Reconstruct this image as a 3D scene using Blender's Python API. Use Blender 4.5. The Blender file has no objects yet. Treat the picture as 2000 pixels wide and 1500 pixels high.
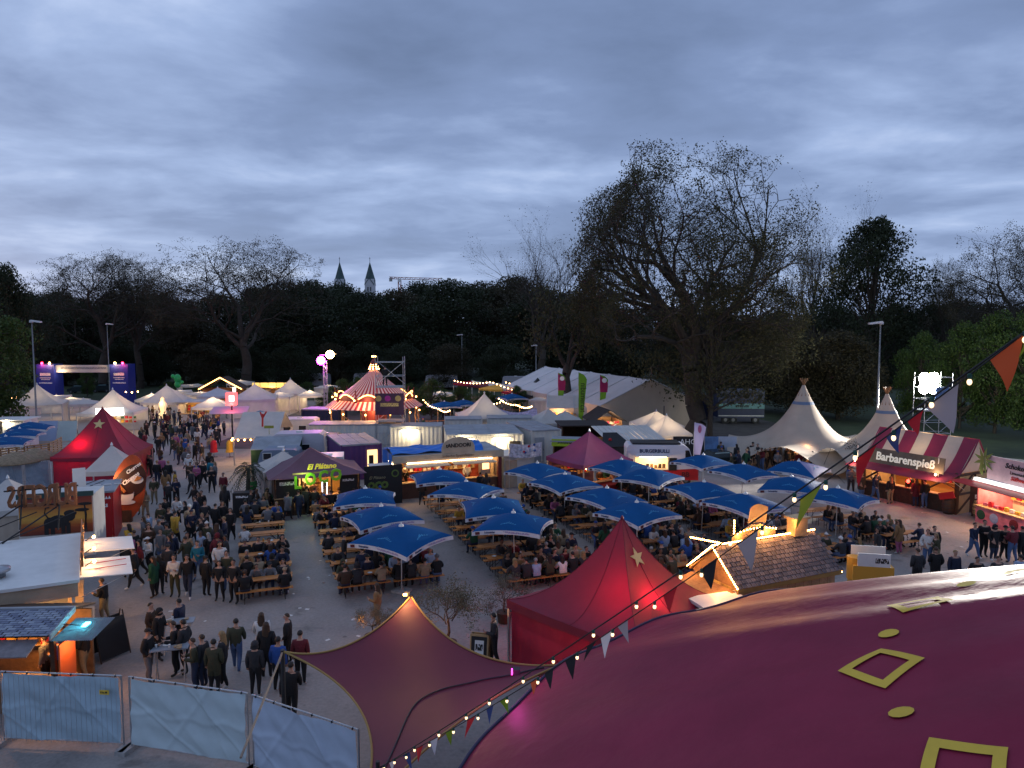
import bpy, bmesh, math, random
import numpy as np
from mathutils import Vector, Matrix
R = math.radians
random.seed(11)
rng = np.random.default_rng(5)
S = bpy.context.scene
COL = S.collection

# ------------------------------------------------------------------ camera, world, sun, exposure
CAM_Z, FPX, HOR = 11.0, 1400.0, 645.0
PITCH = math.atan((750 - HOR) / FPX)
cd = bpy.data.cameras.new('camera'); cam = bpy.data.objects.new('camera', cd); COL.objects.link(cam)
cam.location = (0, 0, CAM_Z); cam.rotation_euler = (math.pi/2 - PITCH, 0, 0)
cd.sensor_width = 36; cd.lens = FPX/2000*36; cd.clip_start = 0.1; cd.clip_end = 6000
S.camera = cam

W = bpy.data.worlds.new('World'); S.world = W; W.use_nodes = True
def build_world():
    nt = W.node_tree; N = nt.nodes; L = nt.links; N.clear()
    def nd(t, **k):
        n = N.new(t)
        for a, v in k.items(): setattr(n, a, v)
        return n
    def math_(op, a, b=None, clamp=False):
        n = nd('ShaderNodeMath', operation=op, use_clamp=clamp)
        for i, v in enumerate((a, b)):
            if v is None: continue
            if isinstance(v, (int, float)): n.inputs[i].default_value = v
            else: L.new(v, n.inputs[i])
        return n.outputs[0]
    tc = nd('ShaderNodeTexCoord'); sp = nd('ShaderNodeSeparateXYZ'); L.new(tc.outputs['Generated'], sp.inputs[0])
    up = math_('ADD', math_('MAXIMUM', sp.outputs[2], 0.0), 0.13)
    cb = nd('ShaderNodeCombineXYZ')
    L.new(math_('DIVIDE', sp.outputs[0], up), cb.inputs[0]); L.new(math_('DIVIDE', sp.outputs[1], up), cb.inputs[1])
    def noise(sx, sy, off, detail, rough, dist):
        m = nd('ShaderNodeMapping'); m.inputs['Scale'].default_value = (sx, sy, 1); m.inputs['Location'].default_value = off
        L.new(cb.outputs[0], m.inputs[0])
        n = nd('ShaderNodeTexNoise'); n.inputs['Scale'].default_value = 1.0
        n.inputs['Detail'].default_value = detail; n.inputs['Roughness'].default_value = rough
        n.inputs['Distortion'].default_value = dist
        L.new(m.outputs[0], n.inputs['Vector']); return n.outputs[0]
    big = noise(0.42, 0.60, (1.3, 5.2, 0), 7, .52, .2)
    mid = noise(1.5, 1.75, (7.2, 4.4, 2), 7, .54, .25)
    f = math_('ADD', math_('MULTIPLY', big, .56), math_('MULTIPLY', mid, .44))
    cr = nd('ShaderNodeValToRGB'); L.new(f, cr.inputs[0])
    e = cr.color_ramp.elements
    e[0].position = .26; e[0].color = (.100, .146, .265, 1)
    e[1].position = .66; e[1].color = (.600, .710, .960, 1)
    m = e.new(.45); m.color = (.200, .277, .478, 1)
    m = e.new(.54); m.color = (.325, .430, .680, 1)
    # pale band towards the horizon, the same all round
    hz = math_('POWER', math_('SUBTRACT', 1.0, math_('MAXIMUM', sp.outputs[2], 0.0), True), 7.0)
    mx = nd('ShaderNodeMix', data_type='RGBA'); L.new(math_('MULTIPLY', hz, .45), mx.inputs[0])
    L.new(cr.outputs[0], mx.inputs[6]); mx.inputs[7].default_value = (.340, .455, .715, 1)
    sky = nd('ShaderNodeTexSky'); sky.sky_type = 'NISHITA'; sky.sun_disc = False
    sky.sun_elevation = R(3); sky.sun_rotation = R(-60)
    sc = nd('ShaderNodeVectorMath', operation='SCALE'); sc.inputs['Scale'].default_value = .012
    L.new(sky.outputs[0], sc.inputs[0])
    ad = nd('ShaderNodeVectorMath', operation='ADD'); L.new(mx.outputs[2], ad.inputs[0]); L.new(sc.outputs[0], ad.inputs[1])
    bg = nd('ShaderNodeBackground'); bg.inputs[1].default_value = 1.0; L.new(ad.outputs[0], bg.inputs[0])
    o = nd('ShaderNodeOutputWorld'); L.new(bg.outputs[0], o.inputs[0])
build_world()
sd = bpy.data.lights.new('sun', 'SUN'); sd.energy = 0.10; sd.angle = R(40); sd.color = (.85, .9, 1)
sun = bpy.data.objects.new('sun', sd); COL.objects.link(sun)
sun.rotation_euler = (R(50), 0, R(-60)); sun.location = (0, 0, 60)
S.view_settings.view_transform = 'Standard'; S.view_settings.look = 'None'
S.view_settings.exposure = 0.10; S.view_settings.gamma = 1.0; S.view_settings.use_curve_mapping = False
S.render.engine = 'CYCLES'
S.cycles.max_bounces = 5; S.cycles.diffuse_bounces = 2; S.cycles.glossy_bounces = 2
S.cycles.transmission_bounces = 3; S.cycles.transparent_max_bounces = 4
S.cycles.caustics_reflective = False; S.cycles.caustics_refractive = False
S.cycles.sample_clamp_indirect = 4.0; S.cycles.use_denoising = True

# ------------------------------------------------------------------ survey helpers (photo bearing -> place on the ground)
def ray(px, py):
    x, y = (px-1000)/FPX, -(py-750)/FPX
    c, s = math.cos(PITCH), math.sin(PITCH)
    return Vector((x, c + y*s, -s + y*c))
def G(px, py, z=0.0):
    d = ray(px, py); t = (z-CAM_Z)/d.z
    return Vector((d.x*t, d.y*t, z))
def AT(px, py, Y):
    d = ray(px, py); t = Y/d.y
    return Vector((d.x*t, Y, CAM_Z + d.z*t))

# ------------------------------------------------------------------ materials
_M = {}
def M(name, rgb, rough=.7, metal=0.0, emit=0.0, ecol=None, noise=None, bump=None, transl=0.0, spec=.4, alpha=None):
    if name in _M: return _M[name]
    m = bpy.data.materials.new(name); m.use_nodes = True; _M[name] = m
    nt = m.node_tree; N = nt.nodes; L = nt.links; p = N['Principled BSDF']; out = N['Material Output']
    p.inputs['Base Color'].default_value = (*rgb, 1); p.inputs['Roughness'].default_value = rough
    p.inputs['Metallic'].default_value = metal; p.inputs['Specular IOR Level'].default_value = spec
    if emit:
        p.inputs['Emission Color'].default_value = (*(ecol or rgb), 1); p.inputs['Emission Strength'].default_value = emit
    col = None
    if noise or bump:
        tc = N.new('ShaderNodeTexCoord')
    if noise:
        sc, amt = noise
        n = N.new('ShaderNodeTexNoise'); n.inputs['Scale'].default_value = sc; n.inputs['Detail'].default_value = 5
        n.inputs['Roughness'].default_value = .62
        L.new(tc.outputs['Object'], n.inputs['Vector'])
        mr = N.new('ShaderNodeMapRange'); mr.inputs[1].default_value = .3; mr.inputs[2].default_value = .7
        mr.inputs[3].default_value = 1-amt; mr.inputs[4].default_value = 1+amt*.6
        L.new(n.outputs[0], mr.inputs[0])
        mx = N.new('ShaderNodeVectorMath'); mx.operation = 'SCALE'; mx.inputs[0].default_value = rgb
        L.new(mr.outputs[0], mx.inputs['Scale']); L.new(mx.outputs[0], p.inputs['Base Color']); col = mx.outputs[0]
    if bump:
        sc, st = bump
        n = N.new('ShaderNodeTexNoise'); n.inputs['Scale'].default_value = sc; n.inputs['Detail'].default_value = 4
        L.new(tc.outputs['Object'], n.inputs['Vector'])
        b = N.new('ShaderNodeBump'); b.inputs['Strength'].default_value = st; b.inputs['Distance'].default_value = .05
        L.new(n.outputs[0], b.inputs['Height']); L.new(b.outputs[0], p.inputs['Normal'])
    if transl:
        t = N.new('ShaderNodeBsdfTranslucent'); t.inputs[0].default_value = (*rgb, 1)
        if col: L.new(col, t.inputs[0])
        mx = N.new('ShaderNodeMixShader'); mx.inputs[0].default_value = transl
        L.new(p.outputs[0], mx.inputs[1]); L.new(t.outputs[0], mx.inputs[2]); L.new(mx.outputs[0], out.inputs[0])
    return m
WHITE = M('white_canvas', (.62, .59, .56), .75, noise=(1.3, .10), bump=(2.2, .25), transl=.28)
WHITE2 = M('grey_white_canvas', (.55, .55, .57), .75, noise=(1.0, .14), bump=(2.0, .25), transl=.2)
CREAM = M('cream_canvas', (.44, .37, .30), .85, noise=(.7, .12), bump=(1.5, .25), transl=.15)
REDCAN = M('red_canvas', (.225, .016, .040), .60, noise=(.8, .14), bump=(1.4, .3), transl=.22)
PURPCAN = M('plum_canvas', (.20, .035, .105), .7, noise=(1.0, .14), bump=(1.6, .2), transl=.12)
DPURP = M('dark_plum_canvas', (.125, .055, .085), .7, noise=(1.0, .18), bump=(1.6, .2))
BLUECAN = M('blue_canvas', (.001, .075, .235), .7, spec=.15, noise=(1.1, .13), bump=(2.0, .3), transl=.15)
VALWHITE = M('valance_white', (.62, .60, .62), .75, noise=(3, .08), transl=.1)
STEEL = M('galvanised_steel', (.42, .43, .45), .42, .85, noise=(5, .15))
ALU = M('aluminium', (.6, .6, .6), .4, .8, noise=(4, .1))
DARKMET = M('dark_steel', (.035, .036, .04), .5, .5, noise=(6, .2))
BLACK = M('black_paint', (.014, .014, .016), .6, noise=(5, .2))
WPAINT = M('white_paint', (.66, .66, .64), .5, noise=(1.5, .10))
WPANEL = M('white_panel', (.56, .55, .52), .55, noise=(1.2, .14))
GREYROOF = M('grey_roof', (.26, .28, .31), .6, noise=(1.2, .25), bump=(6, .2))
BEIGE = M('beige_board', (.42, .34, .25), .7, noise=(2, .15))
BENCHW = M('orange_varnished_wood', (.46, .17, .040), .5, noise=(3.5, .25), bump=(20, .15))
WOOD = M('brown_wood', (.21, .11, .05), .7, noise=(4, .35), bump=(14, .3))
PALEWOOD = M('pale_wood', (.42, .27, .13), .65, noise=(3, .28), bump=(14, .25))
DWOOD = M('dark_wood', (.055, .030, .018), .7, noise=(5, .35), bump=(10, .3))
MAROON = M('maroon_paint', (.10, .012, .016), .55, noise=(2, .2))
REDP = M('red_paint', (.42, .012, .016), .45, noise=(2, .15))
YELLOW = M('yellow_trim', (.62, .42, .045), .7, noise=(2, .12))
PRINTDK = M('dark_print', (.02, .03, .11), .7)
PRINTBK = M('black_print', (.012, .012, .012), .7)
PRINTWH = M('white_print', (.8, .8, .8), .7)
RUBBER = M('rubber', (.02, .02, .02), .8)
GLASSDK = M('dark_window', (.012, .015, .02), .12, spec=.7)
NAVY = M('navy_paint', (.012, .022, .065), .5, noise=(1.2, .2))
CEMENT = M('concrete', (.32, .31, .30), .85, noise=(4, .25), bump=(15, .3))
BULB = M('bulb_glow', (1, .62, .25), .4, emit=22, ecol=(1, .56, .22))
BULBS = M('bulb_glow_small', (1, .62, .25), .4, emit=30, ecol=(1, .45, .12))
ROPE = M('warm_rope_light', (1, .5, .15), .4, emit=9, ecol=(1, .43, .11))
LED = M('warm_led_strip', (1, .75, .45), .4, emit=16, ecol=(1, .68, .36))
TUBE = M('tube_lamp', (1, .9, .7), .4, emit=16, ecol=(1, .80, .48))
SIGNLIT = M('lit_white_sign', (1, .95, .88), .4, emit=4.5, ecol=(1, .93, .84))

# ------------------------------------------------------------------ mesh builder
class MB:
    def __init__(s): s.v = []; s.f = []; s.mi = []; s.cur = 0; s.T = None
    def _add(s, vs, fs):
        b = len(s.v)
        if s.T is not None: vs = [s.T @ Vector(v) for v in vs]
        s.v.extend([tuple(v) for v in vs]); s.f.extend([tuple(b+i for i in f) for f in fs]); s.mi.extend([s.cur]*len(fs))
        return s
    def box(s, c, d, rz=0, m=None):
        x, y, z = d[0]/2, d[1]/2, d[2]/2
        vs = [Vector((a*x, b*y, e*z)) for e in (-1, 1) for a, b in ((-1, -1), (1, -1), (1, 1), (-1, 1))]
        if m is not None: vs = [m @ v for v in vs]
        elif rz:
            q = Matrix.Rotation(rz, 3, 'Z'); vs = [q @ v for v in vs]
        c = Vector(c)
        return s._add([v+c for v in vs], [(0,3,2,1), (4,5,6,7), (0,1,5,4), (1,2,6,5), (2,3,7,6), (3,0,4,7)])
    def quad(s, *p): return s._add(p, [tuple(range(len(p)))])
    def slab(s, pts, t):                         # polygon given thickness along its normal (downwards)
        p = [Vector(a) for a in pts]; n = (p[1]-p[0]).cross(p[2]-p[0]).normalized()
        q = [a - n*t for a in p]; k = len(p)
        return s._add(p+q, [tuple(range(k)), tuple(range(2*k-1, k-1, -1))] + [(i, i+k, (i+1) % k+k, (i+1) % k) for i in range(k)])
    def tube(s, pts, r, n=6, caps=True):
        pts = [Vector(p) for p in pts]; k = len(pts)
        rr = [r]*k if isinstance(r, (int, float)) else r
        vs = []; fs = []
        for i, p in enumerate(pts):
            d = (pts[min(i+1, k-1)] - pts[max(i-1, 0)]).normalized()
            a = d.cross(Vector((0, 0, 1)))
            if a.length < 1e-3: a = Vector((1, 0, 0))
            a.normalize(); b = d.cross(a)
            for j in range(n):
                t = 2*math.pi*j/n; vs.append(p + (a*math.cos(t) + b*math.sin(t))*rr[i])
        for i in range(k-1):
            for j in range(n):
                fs.append((i*n+j, i*n+(j+1) % n, (i+1)*n+(j+1) % n, (i+1)*n+j))
        if caps: fs += [tuple(range(n)), tuple(range(k*n-1, (k-1)*n-1, -1))]
        return s._add(vs, fs)
    def lathe(s, prof, n=12, c=(0, 0, 0), cap=True):
        vs = []; fs = []; k = len(prof)
        for r, z in prof:
            for j in range(n):
                t = 2*math.pi*j/n; vs.append((c[0]+r*math.cos(t), c[1]+r*math.sin(t), c[2]+z))
        for i in range(k-1):
            for j in range(n): fs.append((i*n+j, i*n+(j+1) % n, (i+1)*n+(j+1) % n, (i+1)*n+j))
        if cap: fs += [tuple(range(n-1, -1, -1)), tuple(range((k-1)*n, k*n))]
        return s._add(vs, fs)
    def grid(s, fn, nu, nv):
        vs = [fn(i/nu, j/nv) for j in range(nv+1) for i in range(nu+1)]
        return s._add(vs, [(j*(nu+1)+i, j*(nu+1)+i+1, (j+1)*(nu+1)+i+1, (j+1)*(nu+1)+i) for j in range(nv) for i in range(nu)])
    def ball(s, c, r, n=6, k=4):
        rx, ry, rz = (r, r, r) if isinstance(r, (int, float)) else r
        vs = [(c[0], c[1], c[2]-rz)]
        for i in range(1, k):
            a = math.pi*i/k - math.pi/2
            for j in range(n):
                t = 2*math.pi*j/n; vs.append((c[0]+rx*math.cos(a)*math.cos(t), c[1]+ry*math.cos(a)*math.sin(t), c[2]+rz*math.sin(a)))
        vs.append((c[0], c[1], c[2]+rz)); fs = []
        for j in range(n): fs.append((0, 1+(j+1) % n, 1+j)); fs.append((len(vs)-1, 1+(k-2)*n+j, 1+(k-2)*n+(j+1) % n))
        for i in range(k-2):
            for j in range(n): fs.append((1+i*n+j, 1+i*n+(j+1) % n, 1+(i+1)*n+(j+1) % n, 1+(i+1)*n+j))
        return s._add(vs, fs)
    def mesh(s, name, mats, smooth=False):
        me = bpy.data.meshes.new(name); me.from_pydata(s.v, [], s.f)
        for m in (mats if isinstance(mats, (list, tuple)) else [mats]): me.materials.append(m)
        if isinstance(mats, (list, tuple)): me.polygons.foreach_set('material_index', s.mi)
        if smooth: me.polygons.foreach_set('use_smooth', [True]*len(s.f))
        me.update(); return me
    def build(s, name, mats, parent=None, smooth=False): return link(name, s.mesh(name, mats, smooth), parent)
def link(name, data, parent=None, loc=None, rot=None, scale=None):
    o = bpy.data.objects.new(name, data); COL.objects.link(o)
    if parent is not None: o.parent = parent
    if loc is not None: o.location = loc
    if rot is not None: o.rotation_euler = rot
    if scale is not None: o.scale = scale
    return o
def tag(o, label=None, cat=None, group=None, kind=None):
    if label: o['label'] = label
    if cat: o['category'] = cat
    if group: o['group'] = group
    if kind: o['kind'] = kind
    return o
def thing(name, label, cat, loc=(0, 0, 0), rz=0.0, group=None):
    o = link(name, None, None, loc, (0, 0, rz)); o.empty_display_size = .2
    return tag(o, label, cat, group)
def B(name, c, d, mat, parent, rz=0):
    return MB().box(c, d, rz).build(name, mat, parent)
LAMPK = 3.0                                          # one gain for all stall lamps
def lamp(parent, loc, energy, color=(1, .62, .3), kind='POINT', size=.15, rot=None, spot=None, blend=.5):
    d = bpy.data.lights.new('lamp_light', kind); d.energy = energy*(LAMPK if energy < 1000 else 1); d.color = color
    if kind == 'AREA': d.size = size
    else: d.shadow_soft_size = size
    if kind == 'SPOT': d.spot_size = R(spot or 90); d.spot_blend = blend
    return link('lamp_light', d, parent, loc, rot)
_T = {}
def text_mesh(body, size, mat, ext=.01, bold=0.0, shear=0.0, sx=1.0, mirror=False, track=1.0):
    key = (body, size, mat.name, ext, bold, shear, sx, mirror, track)
    if key in _T: return _T[key]
    c = bpy.data.curves.new('lettering', 'FONT'); c.body = body; c.size = size; c.extrude = ext; c.offset = bold
    c.shear = shear; c.align_x = 'CENTER'; c.align_y = 'CENTER'; c.resolution_u = 2; c.space_character = track
    o = bpy.data.objects.new('tmp', c); COL.objects.link(o)
    bpy.context.view_layer.update()
    me = bpy.data.meshes.new_from_object(o.evaluated_get(bpy.context.evaluated_depsgraph_get()))
    bpy.data.objects.remove(o); bpy.data.curves.remove(c)
    me.transform(Matrix.Rotation(math.pi/2, 4, 'X') @ Matrix.Diagonal((-sx if mirror else sx, 1, 1, 1)))
    me.materials.clear(); me.materials.append(mat); me.name = 'lettering'; _T[key] = me
    return me
def text(body, size, mat, parent, loc, rz=0.0, tilt=0.0, name='lettering', roll=0.0, **k):   # faces local -Y
    return link(name, text_mesh(body, size, mat, **k), parent, loc, (tilt, roll, rz))
def copy_tree(o, parent=None):
    c = o.copy(); COL.objects.link(c); c.parent = parent
    for ch in KIDS.get(o.name, []): copy_tree(ch, c)
    return c
KIDS = {}
def remember(o):
    KIDS[o.name] = list(o.children)
    for c in o.children: remember(c)
    return o
def lerp(a, b, t): return Vector(a)*(1-t) + Vector(b)*t

PCOL = {'white': (.75, .75, .76), 'grey': (.2, .2, .22), 'black': (.015, .015, .015), 'lavender': (.32, .24, .42), 'green': (.10, .25, .02), 'gold': (.55, .42, .15)}
def print_mat(c):                                   # print too small to read: broken dashes, clear between
    k = 'fine_print_'+c
    if k in _M: return _M[k]
    m = bpy.data.materials.new(k); m.use_nodes = True; _M[k] = m; N = m.node_tree.nodes; L = m.node_tree.links; p = N['Principled BSDF']
    p.inputs['Base Color'].default_value = (*PCOL[c], 1); p.inputs['Roughness'].default_value = .7
    tc = N.new('ShaderNodeTexCoord'); mp = N.new('ShaderNodeMapping'); mp.inputs['Scale'].default_value = (16, 1, 5); L.new(tc.outputs['Object'], mp.inputs[0])
    n = N.new('ShaderNodeTexNoise'); n.inputs['Scale'].default_value = 1.6; n.inputs['Detail'].default_value = 2; L.new(mp.outputs[0], n.inputs['Vector'])
    g = N.new('ShaderNodeMath'); g.operation = 'GREATER_THAN'; g.inputs[1].default_value = .47; L.new(n.outputs[0], g.inputs[0]); L.new(g.outputs[0], p.inputs['Alpha']); return m
def printed(parent, c, w, h, col, rz=0.0):
    o = MB().quad((-w/2, 0, -h/2), (w/2, 0, -h/2), (w/2, 0, h/2), (-w/2, 0, h/2)).build('fine_print', print_mat(col), parent); o.location = c; o.rotation_euler = (0, 0, rz); return o
# ------------------------------------------------------------------ ground
def ground_material():
    m = bpy.data.materials.new('pale_gravel_asphalt'); m.use_nodes = True
    nt = m.node_tree; N = nt.nodes; L = nt.links; p = N['Principled BSDF']
    g = N.new('ShaderNodeNewGeometry')
    def noise(sc, det, sx=1, sy=1):
        mp = N.new('ShaderNodeMapping'); mp.inputs['Scale'].default_value = (sx, sy, 1); L.new(g.outputs['Position'], mp.inputs[0])
        n = N.new('ShaderNodeTexNoise'); n.inputs['Scale'].default_value = sc; n.inputs['Detail'].default_value = det
        n.inputs['Roughness'].default_value = .6; L.new(mp.outputs[0], n.inputs['Vector']); return n.outputs[0]
    a = noise(.16, 6); b = noise(1.1, 5, 1, .5); c = noise(9, 5)
    def mul(x, k):
        q = N.new('ShaderNodeMath'); q.operation = 'MULTIPLY'; L.new(x, q.inputs[0]); q.inputs[1].default_value = k; return q.outputs[0]
    def add(x, y):
        q = N.new('ShaderNodeMath'); q.operation = 'ADD'; L.new(x, q.inputs[0]); L.new(y, q.inputs[1]); return q.outputs[0]
    f = add(add(mul(a, .46), mul(b, .28)), mul(c, .26))
    r = N.new('ShaderNodeValToRGB'); L.new(f, r.inputs[0]); e = r.color_ramp.elements
    e[0].position = .30; e[0].color = (.112, .101, .095, 1); e[1].position = .70; e[1].color = (.40, .36, .33, 1)
    k = e.new(.48); k.color = (.245, .219, .204, 1)
    st = N.new('ShaderNodeMapRange'); L.new(noise(.55, 7, 1, 1.6), st.inputs[0]); st.inputs[1].default_value = .60; st.inputs[2].default_value = .68; st.inputs[3].default_value = 1; st.inputs[4].default_value = .62
    vo = N.new('ShaderNodeTexVoronoi'); vo.inputs['Scale'].default_value = .9; L.new(g.outputs['Position'], vo.inputs['Vector'])
    sp = N.new('ShaderNodeMapRange'); L.new(vo.outputs['Distance'], sp.inputs[0]); sp.inputs[1].default_value = .05; sp.inputs[2].default_value = .085; sp.inputs[3].default_value = .55; sp.inputs[4].default_value = 1
    mm = N.new('ShaderNodeMath'); mm.operation = 'MULTIPLY'; L.new(st.outputs[0], mm.inputs[0]); L.new(sp.outputs[0], mm.inputs[1])
    vs = N.new('ShaderNodeVectorMath'); vs.operation = 'SCALE'; L.new(r.outputs[0], vs.inputs[0]); L.new(mm.outputs[0], vs.inputs['Scale'])
    L.new(vs.outputs[0], p.inputs['Base Color']); p.inputs['Roughness'].default_value = .85
    # worn-smooth and damp spots are shinier
    rr = N.new('ShaderNodeMapRange'); L.new(b, rr.inputs[0]); rr.inputs[1].default_value = .35; rr.inputs[2].default_value = .65
    rr.inputs[3].default_value = .62; rr.inputs[4].default_value = .92; L.new(rr.outputs[0], p.inputs['Roughness'])
    bp = N.new('ShaderNodeBump'); bp.inputs['Strength'].default_value = .35; bp.inputs['Distance'].default_value = .03
    L.new(add(mul(c, .6), mul(noise(40, 3), .6)), bp.inputs['Height']); L.new(bp.outputs[0], p.inputs['Normal'])
    return m
gm = ground_material()
tag(MB().quad((-2500, -300, 0), (2500, -300, 0), (2500, 4500, 0), (-2500, 4500, 0)).build('ground', gm), 'pale grey asphalt square with gravel and worn patches', 'ground', kind='structure')
LAWN = M('dark_lawn', (.035, .05, .02), .9, noise=(.3, .4), bump=(3, .5))
tag(MB().quad((-260, 100, .012), (-30, 112, .012), (-8, 118, .012), (16, 112, .012), (30, 92, .012), (34, 70, .012), (46, 58, .012), (260, 50, .012), (260, 300, .012), (-260, 300, .012)).build('lawn', LAWN), 'dark grass strip below the row of trees', 'lawn', kind='structure')

YARD = M('dark_packed_earth', (.075, .066, .060), .9, noise=(.8, .35), bump=(5, .4))
tag(MB().quad((-29, 66, .006), (14, 66, .006), (30, 71, .006), (34, 92, .006), (16, 113, .006), (-8, 119, .006), (-29, 113, .006)).build('yard', YARD), 'dark packed earth yard between containers and wood', 'yard', kind='structure')
# ------------------------------------------------------------------ trees
def np_mesh(name, v, f, mat):
    me = bpy.data.meshes.new(name); v = np.asarray(v, np.float32); f = np.asarray(f, np.int32)
    k = f.shape[1]
    me.vertices.add(len(v)); me.vertices.foreach_set('co', v.ravel())
    me.loops.add(f.size); me.loops.foreach_set('vertex_index', f.ravel())
    me.polygons.add(len(f)); me.polygons.foreach_set('loop_start', np.arange(0, f.size, k, dtype=np.int32))
    me.polygons.foreach_set('loop_total', np.full(len(f), k, np.int32))
    me.update(calc_edges=True); me.validate(); me.materials.append(mat); return me
def leaf_quads(P, size, r, flat=0.0):
    n = len(P); a = r.normal(size=(n, 3)); a[:, 2] *= (1-flat); a /= np.linalg.norm(a, axis=1)[:, None]
    b = np.cross(a, r.normal(size=(n, 3))); b /= np.linalg.norm(b, axis=1)[:, None]
    s = size*r.uniform(.6, 1.25, (n, 1))
    q = np.stack([P - a*s*.5, P + b*s*.30, P + a*s*.5, P - b*s*.30], 1).reshape(-1, 3)
    return q, np.arange(n*4).reshape(-1, 4)
def seg_mesh(segs, n):
    if not segs: return np.zeros((0, 3)), np.zeros((0, 4), int)
    P0 = np.array([s[0] for s in segs]); P1 = np.array([s[1] for s in segs]); r0 = np.array([s[2] for s in segs]); r1 = np.array([s[3] for s in segs])
    d = P1-P0; d /= np.maximum(np.linalg.norm(d, axis=1), 1e-6)[:, None]
    ref = np.where(np.abs(d[:, 2:3]) > .9, np.array([[1., 0, 0]]), np.array([[0, 0, 1.]]))
    a = np.cross(d, ref); a /= np.linalg.norm(a, axis=1)[:, None]; b = np.cross(d, a)
    V = []
    for P, r in ((P0, r0), (P1, r1)):
        for j in range(n):
            t = 2*math.pi*j/n; V.append(P + (a*math.cos(t)+b*math.sin(t))*r[:, None])
    V = np.stack(V, 1); m = len(segs)
    base = (np.arange(m)*2*n)[:, None, None]
    q = np.array([[j, (j+1) % n, n+(j+1) % n, n+j] for j in range(n)])[None]
    return V.reshape(-1, 3), (base+q).reshape(-1, 4)
def grow_tree(seed, limbs, trunk, levels, kids, wig=.22, up=.05, shrink=.68, trunk_r=.6, ang=(28, 60), env=None):
    r = np.random.default_rng(seed); segs = []; tips = []
    def branch(p, d, L, rad, lev):
        n = 5 if lev < 2 else (4 if lev < levels else 3); pts = [p]
        for i in range(n):
            d = d + r.normal(size=3)*wig + np.array([0, 0, up]); d /= np.linalg.norm(d)
            q = p + d*L/n
            if env is not None and lev > 0:
                e = ((q-env[0])/env[1]); k_ = np.linalg.norm(e); az = math.atan2(e[1], e[0]); k_ /= .90+.07*math.sin(3*az+seed)+.07*math.sin(5*az+7*e[2]+seed*2)+.06*math.sin(9*e[2]-4*az)
                if k_ > 1.0:
                    if k_ > 1.08: break
                    d = d - .5*e/k_; d /= np.linalg.norm(d); q = p + d*L/n*.6
            r2 = rad*(.86 if lev < levels else .72); segs.append((p, q, rad, r2)); p = q; rad = r2; pts.append(p)
            if lev < levels and i >= 1:
                for _ in range(kids if i == n-1 else (1 if r.random() < .85 else 2)):
                    a = R(r.uniform(*ang)); w = np.cross(d, r.normal(size=3)); w /= np.linalg.norm(w)
                    dd = d*math.cos(a) + w*math.sin(a)
                    branch(p, dd, L*shrink*r.uniform(.75, 1.15), rad*.62, lev+1)
        if lev >= levels-1:
            tips.extend(pts[1:] if lev == levels else pts[-1:])
    p = np.zeros(3); rad = trunk_r; h = 0.0
    k = 6
    for i in range(k):
        q = np.array([r.normal()*.02*trunk, r.normal()*.02*trunk, trunk*(i+1)/k]); r2 = trunk_r*(1.25-.55*(i+1)/k) if i else trunk_r
        segs.append((p, q, rad*(1.35 if i == 0 else 1), r2)); p = q; rad = r2
    for (dx, dy, dz, L, rr) in limbs:
        d = np.array([dx, dy, dz], float); d /= np.linalg.norm(d)
        branch(p + np.array([dx*.2, dy*.2, -r.random()*trunk*.25]), d, L, trunk_r*rr, 0)
    return segs, np.array(tips)
BARK = M('dark_bark', (.055, .045, .036), .9, noise=(2, .3))
LEAFA = M('spring_olive_leaf', (.060, .056, .020), .7, noise=(.35, .35), transl=.3)
LEAFB = M('dark_green_leaf', (.026, .036, .014), .7, noise=(.4, .4), transl=.25)
LEAFC = M('bright_green_leaf', (.055, .095, .018), .65, noise=(.5, .35), transl=.3)
LEAFD = M('brown_olive_leaf', (.050, .042, .020), .75, noise=(.4, .35), transl=.25)
def tree_proto(seed, limbs, trunk, levels, kids, leaves, lsize, spread, leafmat, **k):
    segs, tips = grow_tree(seed, limbs, trunk, levels, kids, **k)
    r = np.random.default_rng(seed+1)
    thick = [s for s in segs if s[2] > .12]; thin = [s for s in segs if s[2] <= .12]
    v1, f1 = seg_mesh(thick, 8); v2, f2 = seg_mesh(thin, 4) if thin else (np.zeros((0, 3)), np.zeros((0, 4), int))
    tm = np_mesh('trunk', np.concatenate([v1, v2]), np.concatenate([f1, f2+len(v1)]), BARK)
    idx = r.integers(0, len(tips), leaves); P = tips[idx] + r.normal(size=(leaves, 3))*spread
    P = P[P[:, 2] > min(1.0, trunk*.3)]
    lm = np_mesh('crown', *leaf_quads(P, lsize, r), leafmat)
    return tm, lm
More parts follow.
